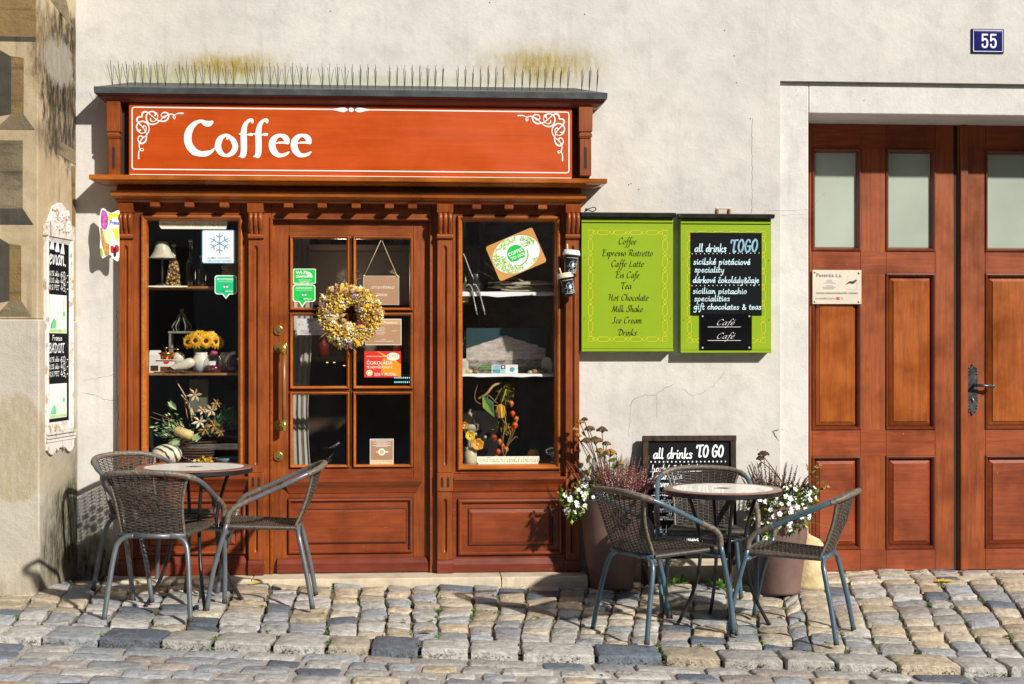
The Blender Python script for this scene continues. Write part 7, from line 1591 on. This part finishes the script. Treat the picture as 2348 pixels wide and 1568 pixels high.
# bottom left: basket arrangement, striped gourd, blue bowl, dried flowers
BSK = pm('dark_basket', (.06, .035, .02), .8, .5, 40, .4); p = put_at(452, .20, None, 1000); t = thing('flower_arrangement', 'basket arrangement of dried lilies, green sprigs and a yellow cone low in the left window', 'flowers', (p.x, p.y, zC))
m = MB(); zr = at(452, 1012, .2).z
for k in range(9): z = zC + (zr - zC) * k / 8; m.tube([(p.x + (.085 + .03 * k / 8) * math.cos(R(a)), p.y + (.07 + .02 * k / 8) * math.sin(R(a)), z) for a in range(0, 360, 15)], .006, BSK, 5, closed=True)
m.lathe([(.08, zC + .002), (.108, zr - .01)], (p.x, p.y, 0), BSK, 20, sy=.8, cap1=False); m.build('basket', t)
SPR = [pm('sprig_green', (.10, .25, .09), .6, .4, 40, .1), pm('sprig_pale', (.42, .56, .30), .6, .3, 40, .1), pm('sprig_blue', (.08, .20, .13), .6, .4, 40, .1)]; LILY = pm('dried_lily', (.62, .50, .30), .7, .3, 30, .1); LILB = pm('dried_lily_brown', (.36, .20, .06), .7, .3, 30, .1)
m = MB()
for cx, cy, n_, rx, ry, cs in ((395, 985, 130, 34, 24, (0, 1, 1)), (420, 1000, 90, 26, 12, (0, 1)), (500, 968, 190, 34, 24, (0, 2, 2)), (520, 955, 90, 18, 18, (2, 0)), (480, 990, 70, 26, 9, (2, 0))):
    for k in range(n_): q = at(cx + rnd.gauss(0, rx * .55), cy + rnd.gauss(0, ry * .55), .10 + rnd.random() * .10); d = (q - Vector((p.x, .18, zr))); leafq(m, q, d.normalized() + Vector((rnd.gauss(0, .5), rnd.gauss(0, .4), rnd.gauss(0, .5))), .020 + rnd.random() * .018, SPR[rnd.choice(cs)], .35)
for U, V, a_, L in ((405, 940, 120, .07), (415, 1005, 200, .08), (440, 1010, 20, .06)):
    for k in range(3): leafq(m, at(U, V, .11), (math.cos(R(a_ + k * 15)), -.2, math.sin(R(a_ + k * 15))), L, SPR[1], .6)
m.build('sprigs', t)
m = MB()
for a in ((430, 1000, 343, 1035 - 80, 0), (425, 990, 370, 958, 0), (420, 985, 350, 945, 0), (440, 960, 408, 880, 1), (446, 960, 415, 905, 1), (440, 965, 425, 920, 1), (430, 960, 402, 865, 0), (430, 1010, 375, 1040, 0)): q0, q1 = at(a[0], a[1], .16), at(a[2], a[3], .13); md = q0.lerp(q1, .5) + Vector((.01, 0, .012)); m.tube(crv([tuple(q0), tuple(md), tuple(q1)], 4), [.0035] * 4 + [.0015] * 5 if a[4] == 0 else [.005] * 4 + [.003] * 5, LILB if a[4] == 0 else LILY, 5)
m.build('twigs', t)
for U, V, s, mt in ((447, 905, .052, LILY), (485, 940, .050, LILY), (458, 966, .050, WY[2]), (497, 925, .04, LILB), (490, 975, .055, LILB), (465, 940, .04, LILY), (505, 990, .04, LILB), (470, 985, .05, LILB)):
    m = MB(); c = at(U, V, .10)
    for k in range(6):
        a = k * 1.047 + rnd.random() * .3; d = Vector((math.cos(a), -.35, math.sin(a))).normalized(); sd = Vector((-math.sin(a), 0, math.cos(a))); m.face([c, c + d * s * .5 + sd * s * .16, c + d * s * (.75 + .25 * rnd.random()) + Vector((0, -.02 * rnd.random(), 0)), c + d * s * .5 - sd * s * .16], mt)
    m.ball(c, .008, WY[3], 6, 4); m.build('lily', t)
m = MB(); a_, b_ = at(400, 985, .10), at(442, 1000, .085); m.tube([a_, a_.lerp(b_, .1), a_.lerp(b_, .5), a_.lerp(b_, .95), b_], [.006, .026, .028, .026, .008], pm('yellow_cone', (.68, .55, .20), .6, .2, 60, .3), 14); m.build('cone', t)
m = MB(); m.box(p.x - .05, p.x + .06, .235, .245, at(452, 945, .24).z, at(452, 870, .24).z, pm('dim_glass', (.16, .16, .12), .2, .4, 6)); m.build('glass_plate', t)
GST = None
def stripes():
    m, nt, b = nodes('striped_gourd'); v = coord(nt, (1, 1, 1)); w = N(nt, 'ShaderNodeTexWave', wave_type='BANDS', bands_direction='DIAGONAL', Scale=9, Distortion=5, Detail=2); w.inputs['Detail Scale'].default_value = 1.2; nt.links.new(v, w.inputs['Vector'])
    nt.links.new(ramp(nt, w.outputs[0], [(.12, (.05, .05, .025)), (.28, (.72, .66, .50)), (.8, (.80, .74, .58))]), b.inputs['Base Color']); b.inputs['Roughness'].default_value = .4; return m
m = MB(); c = at(382, 1042, .12); m.ball(c, .088, stripes(), 24, 14, (1.0, .8, .68)); tag(m.build('striped_gourd'), 'cream gourd with dark stripes at the bottom left of the window', 'gourd')
m = MB(); c = at(520, 1062, .12); m.lathe([(.03, 0), (.06, .012), (.072, .035), (.066, .036), (.05, .014)], (c.x, .12, zC + .001), pm('blue_glaze', (.16, .25, .30), .35, .3, 30, .2), 26); tag(m.build('blue_bowl'), 'small blue grey bowl at the bottom right of the left window', 'bowl')
m = MB(); c = at(474, 1056, .11)
for k in range(110): leafq(m, c + Vector((rnd.gauss(0, .022), rnd.gauss(0, .012), rnd.gauss(-.005, .010))), (rnd.gauss(0, 1), -.6, rnd.gauss(.3, 1)), .022, rnd.choice((WY[1], WY[4], WY[3])), .8)
tag(m.build('dried_bouquet'), 'small heap of yellow dried flowers beside the blue bowl', 'flowers')
# ------------------------------------------------------------------ right window
YC = 1.9; m = MB(); CUPM = pm('grey_backdrop', (.66, .63, .55), .5, .35, 4, .1); CUPD = pm('grey_backdrop_panel', (.74, .70, .62), .5, .3, 4, .1); TEAL = pm('teal_rail', (.05, .09, .11), .5, .3)
t = thing('cupboard', 'tall grey panelled cupboard standing behind the right window display', 'cupboard', (at(1170, 800, YC).x, YC, .06)); x0, x1 = at(1060, 800, YC).x - .06, at(1285, 800, YC).x + .02; xm_ = (x0 + x1) / 2  # panelled backdrop added to stand in for the street reflected in the glass
m.box(x0, x1, YC, YC + .3, .06, 2.36, CUPM); m.build('body', t, bev=.004)
for a, b, za, zb2 in ((x0 + .02, xm_ - .02, 1.18, 1.62), (xm_ + .02, x1 - .02, 1.18, 1.62), (x0 + .02, xm_ - .02, 1.70, 2.2), (xm_ + .02, x1 - .02, 1.70, 2.2)): m = MB(); m.frame(a, b, za, zb2, [(0, YC - .001), (.0, YC - .012), (.05, YC - .012), (.055, YC - .004), (.07, YC - .003), (.09, YC - .010)], CUPD, fill=True); m.build('backdrop_panel', t)
m = MB(); m.box(x0, x1, YC - .015, YC - .001, 1.10, 1.14, TEAL); m.build('rail', t)
# volcano picture
def volcano():
    m, nt, b = nodes('mountain_picture'); v = coord(nt); s = nt.nodes.new('ShaderNodeSeparateXYZ'); nt.links.new(v, s.inputs[0]); n = noi(nt, coord(nt, (1, 1, 2.5)), 22, 7, .65, .8); n1 = noi(nt, coord(nt, (1, 1, 6)), 9, 5)
    ax = N(nt, 'ShaderNodeMath', operation='ABSOLUTE'); nt.links.new(s.outputs[0], ax.inputs[0]); r_ = N(nt, 'ShaderNodeMath', operation='MULTIPLY_ADD'); nt.links.new(ax.outputs[0], r_.inputs[0]); r_.inputs[1].default_value = .33; nt.links.new(s.outputs[2], r_.inputs[2])
    w = N(nt, 'ShaderNodeMath', operation='MULTIPLY_ADD'); nt.links.new(n1, w.inputs[0]); w.inputs[1].default_value = .03; nt.links.new(r_.outputs[0], w.inputs[2])
    land = mix(nt, ramp(nt, n, [(.35, 0.0), (.62, 1.0)]), (.36, .31, .27), (.62, .56, .50)); sky_ = (.025, .06, .072)
    c = mix(nt, ramp2(nt, w.outputs[0], .238, .243), sky_, land)
    lo = N(nt, 'ShaderNodeMath', operation='MULTIPLY_ADD'); nt.links.new(n1, lo.inputs[0]); lo.inputs[1].default_value = .04; nt.links.new(s.outputs[2], lo.inputs[2])
    c = mix(nt, ramp2(nt, lo.outputs[0], .098, .106), c, mix(nt, ramp(nt, n, [(.4, 0.0), (.6, 1.0)]), (.13, .115, .10), (.38, .34, .31)))
    c = mix(nt, ramp2(nt, lo.outputs[0], .052, .075), c, mix(nt, ramp(nt, n, [(.45, 0.0), (.6, 1.0)]), (.05, .045, .038), (.22, .20, .17)))
    nt.links.new(c, b.inputs['Base Color']); b.inputs['Roughness'].default_value = .35; return m
YV = .26; x0, x1, z0, z1 = rect(1069, 815, 1250, 853, YV); zt_ = at(1160, 800, YV).z; t = thing('mountain_poster', 'standing picture of a bare grey mountain under a teal sky in the right window', 'picture', ((x0 + x1) / 2, YV, zE)); m = MB(); m.box(x0, x1, YV, YV + .006, zE + .002, at(1160, 752, YV).z, volcano()); bo = m.build('board', t)
m = MB(); hand(m, Fr((x0, YV - .0005, zE)), 'Pistacc', .062, .028, .0135, pm('poster_lime', (.16, .42, .05), .5), .0006, pen=.14, slant=.1); hand(m, Fr((x0, YV - .0005, zE)), 'Bronte', .33, .028, .0135, pm('poster_lime', (.16, .42, .05), .5), .0006, pen=.10, slant=.1); m.build('lettering', bo)
x0, x1, z0, z1 = rect(1127, 836, 1187, 855, .10); m = MB(); m.box(x0, x1, .10, .103, zE + .004, z1, STW); fc_ = Fr((x0, .0997, zE + .004)); w_, h_ = x1 - x0, z1 - zE - .004
for a, b, c, d, mt in ((.03, .33, .05, .48, pm('card_teal', (.08, .38, .48), .5, .3, 30)), (.03, .33, .52, .95, pm('card_aqua', (.30, .58, .62), .5, .3, 30)), (.35, .52, .52, .95, INK), (.35, .52, .05, .48, pm('card_aqua', (.30, .58, .62), .5, .3, 30))): m.poly(fc_, [(w_ * a, h_ * c), (w_ * b, h_ * c), (w_ * b, h_ * d), (w_ * a, h_ * d)], mt, .0006)
m.disc(fc_, w_ * .78, h_ * .45, h_ * .28, pm('card_teal', (.08, .38, .48), .5, .3, 30), .0006, 12); m.disc(fc_, w_ * .435, h_ * .74, h_ * .14, STW, .0009, 10)
tag(m.build('gift_card'), 'small white and teal card leaning before the mountain picture', 'card')
TAG = pm('tag_paper', (.62, .58, .44), .6, .15)
for U, V0, V1, y, lab in ((1253, 819, 855, .12, 'grey paper price tag at the right end of the middle shelf'), (1062, 822, 852, .10, 'pale paper tag at the left end of the middle shelf beside the pastries')):
    x0, x1, z0, z1 = rect(U - 12, V0, U + 12, V1, y); m = MB(); f_ = Fr((x0, y, zE + .004)); W_, H_ = x1 - x0, z1 - zE - .004; m.slab(f_, [(0, 0), (W_, 0), (W_, H_ * .7), (W_ * .75, H_), (W_ * .25, H_), (0, H_ * .7)], TAG, 0, .0015)
    for k in range(3): m.ribbon(f_, [(W_ * .25, H_ * (.72 - .13 * k)), (W_ * .75, H_ * (.72 - .13 * k))], .0012, GREYINK, .002)
    tag(m.build('price_tag'), lab, 'tag')
BUN = [pm('pastry_pale', (.66, .52, .28), .7, .3, 40, .3), pm('pastry_brown', (.30, .19, .10), .7, .4, 40, .3), pm('pebble_grey', (.45, .43, .38), .7, .3, 40, .2)]
for U, V, s, c, lab in ((1074, 846, .020, 0, 'round pale pastry at the left of the middle shelf'), (1090, 851, .016, 1, 'small golden brown pastry beside the pale round one'), (1225, 848, .020, 1, 'brown pastry on the right of the middle shelf'), (1243, 846, .024, 1, 'large brown pastry beside the right price tag'), (1216, 852, .014, 0, 'small pale pastry in the right group on the shelf'), (1236, 853, .013, 2, 'grey pebble before the brown pastries')):
    m = MB(); q = at(U, V, .11); m.ball((q.x, .11, zE + .004 + s * .6), s, BUN[c], 12, 8, (1.2, 1, .65), .12); tag(m.build('pastry' if c < 2 else 'pebble'), lab, 'pastry' if c < 2 else 'pebble')
# upper shelf: branches, dark pot with striped ribbons
BR = pm('dry_branch', (.42, .37, .27), .85, .4, 40, .4, stretch=(.2, 1, 1)); m = MB()
for k in range(22): x0 = at(1118 + rnd.random() * 40, 660, .14).x; x1 = at(1215 + rnd.random() * 60, 660, .14).x; z = zD + .012 + rnd.random() * .055; y = .10 + rnd.random() * .10; m.tube(crv([(x0, y, z), (x0 * .7 + x1 * .3, y + rnd.gauss(0, .008), z + rnd.gauss(0, .008)), (x0 * .3 + x1 * .7, y, z + rnd.gauss(0, .008)), (x1, y, z + rnd.gauss(0, .01))], 4), .0035 + rnd.random() * .004, BR, 6)
for a in ((1150, 640, 1110, 600), (1155, 640, 1128, 590), (1168, 640, 1175, 590), (1140, 645, 1095, 620)): m.tube(crv([tuple(at(a[0], a[1], .15)), tuple(at((a[0] + a[2]) / 2 + 3, (a[1] + a[3]) / 2, .14)), tuple(at(a[2], a[3], .13))], 4), .0018, BR, 5)
tag(m.build('branch_bundle'), 'bundle of dry branches lying on the white runner of the upper shelf', 'branches')
p = put_at(1096, .14, None, 640); m = MB(); m.lathe([(.035, 0), (.05, .01), (.058, .10), (.052, .11), (.045, .10)], (p.x - .02, .16, zD + .004), pm('black_pot', (.02, .02, .022), .3, .4, 12, .1, coat=.3), 20); tag(m.build('black_pot'), 'dark pot on the upper shelf behind the striped ribbons', 'pot')
RBW = pm('ribbon_white', (.76, .74, .66), .6, .15, 20, .1)
t = thing('striped_ribbon', 'white ribbons with black stripes hanging over the upper shelf of the right window', 'ribbon', tuple(at(1090, 650, .06)))
for path in (((1062, 582), (1066, 590), (1074, 612), (1082, 632), (1086, 640)), ((1068, 655), (1076, 653), (1082, 662), (1086, 685), (1090, 705), (1094, 722)), ((1084, 652), (1092, 655), (1098, 668), (1104, 690), (1108, 706), (1112, 722))):
    P = [at(u, v, .05) for u, v in path]; c = crv([tuple(q) for q in P], 6); m = MB(); m.tube(c, [.0085] * (len(c) - 5) + [.008, .006, .005, .004, .001], RBW, 8, flat=.5); rb = m.build('strip', t); m = MB()
    for s in (-1, 1): m.tube([(q[0] + s * .0035, q[1] - .0085, q[2]) for q in c[:int(len(c) * .72)]], .0009, INK, 4)
    for k in range(int(len(c) * .7), len(c) - 2, 2): q, q2 = c[k], c[k + 1]; m.tube([(q[0] - .008, q[1] - .007, q[2] + .003), (q2[0] + .008, q2[1] - .007, q2[2])], .0014, INK, 4)
    m.build('stripe', rb)
m = MB(); q = at(1066, 688, .1); m.box(q.x - .03, q.x + .018, .095, .11, q.z - .012, q.z + .012, pm('yellow_card', (.78, .52, .01), .5, .1)); tag(m.build('yellow_card'), 'small yellow card at the left edge of the right window', 'card')
# lower right: tulip, branch, physalis, poppies, candle jar, cake stand, dark box
DKB = pm('dark_box', (.012, .010, .010), .4, .4, 10, .1); m = MB(); x0, x1 = at(1058, 950, .32).x, at(1142, 950, .32).x; m.box(x0 - .03, x1, .32, .46, zF + .001, at(1100, 868, .32).z, DKB); tag(m.build('dark_crate', bev=.003), 'dark crate behind the flowers low in the right window', 'crate')
t = thing('tulip_branch', 'curled branch with a yellow tulip and orange lantern fruits hanging in the right window', 'flowers', tuple(at(1150, 960, .12)))
m = MB(); mt = pm('bark_tan', (.45, .30, .12), .8, .4, 30, .3)
c = crv([tuple(at(1095, 915, .12)), tuple(at(1115, 903, .11)), tuple(at(1130, 885, .11)), tuple(at(1150, 876, .12))], 5); m.tube(c, [.004] + [.0075] * (len(c) - 3) + [.006, .003], mt, 7)
for path in (((1150, 890), (1125, 930), (1118, 905), (1140, 925)), ((1145, 930), (1160, 970), (1150, 1010), (1155, 1045)), ((1150, 960), (1170, 990), (1162, 1020), (1182, 1000)), ((1142, 930), (1100, 925), (1088, 910), (1095, 880)), ((1155, 900), (1160, 940), (1155, 990), (1150, 1040)), ((1188, 955), (1180, 985), (1165, 1020), (1158, 1045))): m.tube(crv([tuple(at(u, v, .11 + rnd.random() * .03)) for u, v in path], 6), .0018, mt, 5)
m.build('branch', t)
TUL = [pm('tulip_yellow', (.80, .50, .01), .5, .25, 30, .1), pm('tulip_peach', (.66, .30, .08), .5, .25, 30, .1)]; m = MB(); c = at(1147, 940, .10)
for k in range(7):
    a = k * .9; d = Vector((math.cos(a) * .018, math.sin(a) * .014, 0)); sd = Vector((-math.sin(a), math.cos(a), 0)) * .017; m.loft([[c + d * w + sd * s * q + Vector((0, 0, z)) for s in (-1, 1)] for z, w, q in ((.035, .3, .3), (.02, 1, .9), (-.01, 1.3, 1.1), (-.035, 1.1, .8), (-.046, .9, .25))], TUL[k % 2], closed=False, smooth=True)
m.tube([tuple(c + Vector((0, 0, .03))), tuple(at(1160, 893, .10))], .003, GREENS[2], 6); m.build('tulip', t)
m = MB(); q0, q1 = at(1105, 905, .10), at(1130, 950, .09); leafq(m, q0, q1 - q0, (q1 - q0).length * 1.15, SPR[0], .5); leafq(m, q0, q1 - q0, (q1 - q0).length * 1.15, GREENS[0], .4); m.build('leaf', t)
m = MB()
for k in range(150): q = at(1160 + rnd.gauss(0, 10), rnd.choice((905, 985)) + rnd.gauss(0, 14), .10 + rnd.random() * .03); leafq(m, q, (rnd.gauss(0, 1), rnd.gauss(0, .3), rnd.gauss(0, 1)), .02, rnd.choice((WY[1], GREENS[2], WY[3])), .12)
m.build('tufts', t)
PHY = [pm('physalis_orange', (.75, .20, .01), .6, .25, 30, .15), pm('physalis_red', (.62, .08, .01), .6, .25, 30, .15)]
for k, (U, V) in enumerate(((1172, 925), (1175, 948), (1183, 960), (1180, 975), (1170, 985), (1133, 1003), (1145, 1012), (1152, 1022), (1160, 1030), (1142, 1035), (1155, 1050), (1138, 1050))):
    m = MB(); q = at(U, V, .10 + .05 * (k % 3)); s = .014 + rnd.random() * .005; m.lathe([(.001, s * 1.1), (s * .6, s * .8), (s, s * .1), (s * .75, -s * .6), (.001, -s * 1.4)], q, PHY[k % 2], 7, smooth=False); m.build('lantern_fruit', t)
p = put_at(1078, .11, None, 1050); t = thing('poppy_vase', 'pale jar with orange poppies in the lower left corner of the right window', 'vase', (p.x, p.y, zF)); m = MB(); m.lathe([(.030, .001), (.038, .02), (.038, .075), (.030, .09), (.032, .105), (.026, .105)], (p.x, .12, zF), pm('cream_jar', (.66, .58, .38), .4, .15), 22); m.build('jar', t)
POP = [pm('poppy_orange', (.80, .36, .01), .5, .2, 30, .1), pm('poppy_yellow', (.82, .55, .03), .5, .2, 30, .1)]
for U, V, s, c_ in ((1078, 998, .030, 1), (1095, 1018, .036, 0), (1064, 975, .022, 0)):
    q = at(U, V, .08); m = MB()
    for k in range(6):
        a = k * 1.047 + .3; pts = [q]
        for j in (-2, -1, 0, 1, 2): a2 = a + j * .28; pts.append(q + Vector((math.cos(a2) * s * (1 - .06 * abs(j)), -.010 - .004 * (k % 2), math.sin(a2) * s * (1 - .06 * abs(j)))))
        m.face(pts, POP[c_])
    m.ball(q + Vector((0, -.008, 0)), .006, WY[2], 6, 4); m.tube(crv([tuple(q + Vector((0, .004, 0))), (q.x + .004, .10, q.z - .03), (p.x, .12, zF + .08)], 4), .0018, GREENS[0], 5); m.build('poppy', t)
for U, V in ((1112, 1002), (1090, 995)): q = at(U, V, .09); m = MB(); m.ball(q, .010, pm('poppy_pod', (.30, .42, .30), .6, .2), 9, 6); m.tube(crv([tuple(q), (q.x - .01, .10, q.z - .03), (p.x + .01, .12, zF + .09)], 4), .0014, GREENS[0], 5); m.build('seed_pod', t)
p = put_at(1077, .24, None, 950); CRS = pm('stand_stone', (.42, .37, .28), .7, .3, 30, .2); z0 = at(1077, 985, .24).z; t = thing('pedestal_lamp', 'grey pierced pedestal with a small turned finial behind the poppies', 'ornament', (p.x, p.y, zF)); m = MB(); m.lathe([(.05, zF + .001), (.055, zF + .02), (.02, zF + .06), (.016, z0 - .02), (.055, z0), (.058, z0 + .03), (.052, z0 + .034)], (p.x, p.y, 0), CRS, 22); m.build('pedestal', t); m = MB(); m.lathe([(.03, z0 + .034), (.026, z0 + .06), (.012, z0 + .075), (.014, z0 + .095), (.006, z0 + .105), (.007, z0 + .12), (.001, z0 + .125)], (p.x, p.y, 0), CRS, 14); m.build('finial', t)
p = put_at(1222, .2, None, 1050); m = MB(); m.lathe([(.03, .001), (.034, .01), (.034, .07), (.026, .08), (.026, .085), (.001, .086)], (p.x, p.y, zF), pm('honey', (.55, .32, .02), .2, .3, 6, 0, coat=.4), 20); tag(m.build('honey_jar'), 'jar of yellow honey behind the lower banner of the right window', 'jar')
# inside the shop: a dim counter with small blue lamps and yellow lights, seen through the door
m = MB(); CNT = pm('shop_counter', (.05, .035, .025), .5, .4, 6); t = thing('counter', 'dim shop counter deep inside behind the door panes', 'counter', (-.2, 1.6, .06)); m.box(-1.2, .45, 1.6, 2.0, .06, 1.05, CNT); m.build('body', t)
def lampm(n, c, s): 
    m = bpy.data.materials.new(n); m.use_nodes = True; b = m.node_tree.nodes['Principled BSDF']; b.inputs['Base Color'].default_value = (*c, 1); b.inputs['Emission Color'].default_value = (*c, 1); b.inputs['Emission Strength'].default_value = s; return m
CY = lampm('cyan_lamp', (.25, .85, .85), 1.4); YLW = lampm('warm_lamp', (1, .6, .15), 1.2); m = MB(); z0 = at(922, 871, .9).z
t = thing('light_panel', 'row of small cyan lights on a machine inside the shop, seen through the door', 'light', tuple(at(922, 871, .9))); x0, x1 = at(902, 871, .9).x, at(950, 871, .9).x; m.box(x0, x1 + .05, .91, 1.2, z0 - .05, z0 + .03, DKB); m.build('body', t); m = MB()
for r_ in (866, 876):
    for k in range(9): q = at(905 + k * 4.8, r_, .9); m.ball((q.x, .905, q.z), .0055, CY, 6, 4, (.7, .6, 1))
m.build('lights', t)
m = MB()
t = thing('string_lights', 'three tiny warm lights glowing deep inside the shop', 'lights', tuple(at(820, 909, 1.15)))
for U, V in ((750, 831), (766, 831), (789, 838)):
    q = at(U, V, 1.15); m.ball(q, .0065, YLW, 6, 4, (1.4, .6, .6))
m.build('bulbs', t)
ll = bpy.data.lights.new('bulb_glow', 'POINT'); ll.energy = 5; ll.color = (1, .84, .62); ll.shadow_soft_size = .08   # the light of the lit bulbs in the photograph
lo_ = bpy.data.objects.new('bulb_glow', ll); COL.objects.link(lo_); lo_.parent = t; q = at(800, 640, 1.0) - Vector(ORG[t.name]); lo_.location = q

# grey curtain beside the door panes, dim shelves with bottles further in
CURT = pm('grey_curtain', (.46, .43, .37), .9, .3, 8, .1, stretch=(1, 1, .15)); m = MB(); x0, x1 = at(655, 800, .28).x, at(712, 800, .28).x; z0, z1 = at(680, 1075, .28).z, at(680, 535, .28).z; n = 36
m.loft([[(x0 + (x1 - x0) * k / n * (1 + .10 * math.sin(z * 5)), .28 + .008 * math.sin(k * .8 + z) + .004 * math.sin(k * 2.1), z) for k in range(n + 1)] for z in [z0 + (z1 - z0) * j / 8 for j in range(9)]], CURT, closed=False, smooth=True)
tag(m.build('curtain'), 'grey curtain hanging inside along the left edge of the door panes', 'curtain')
t = thing('back_shelf', 'dim wooden shelf unit with bottles deep inside the shop behind the door', 'shelf', (-.3, 1.2, .06)); BSH = pm('back_shelf_wood', (.055, .030, .016), .6, .4, 6, .1)
m = MB()
for z in (1.25, 1.62, 1.98): m.box(-.75, .5, 1.2, 1.5, z, z + .03, BSH)
for x in (-.78, .5): m.box(x, x + .03, 1.2, 1.5, .06, 2.2, BSH)
m.box(-.78, .53, 1.5, 1.53, .06, 2.2, BSH); m.build('unit', t)
BCL = [pm('bottle_amber', (.34, .15, .03), .15, .3, 8, 0), pm('bottle_pale', (.50, .48, .38), .2, .3, 8, 0), pm('bottle_green_dim', (.06, .14, .06), .15, .3, 8, 0), pm('tin_red', (.38, .05, .03), .4, .3, 8, 0)]
for z in (1.28, 1.65, 2.01):
    for k in range(8):
        if rnd.random() < .75: m = MB(); h = .13 + rnd.random() * .08; r_ = .028 + rnd.random() * .018; m.lathe([(r_ * a, h * b) for a, b in BP], (-.68 + k * .155 + rnd.random() * .03, 1.30, z), rnd.choice(BCL), 12); m.build('bottle', t)
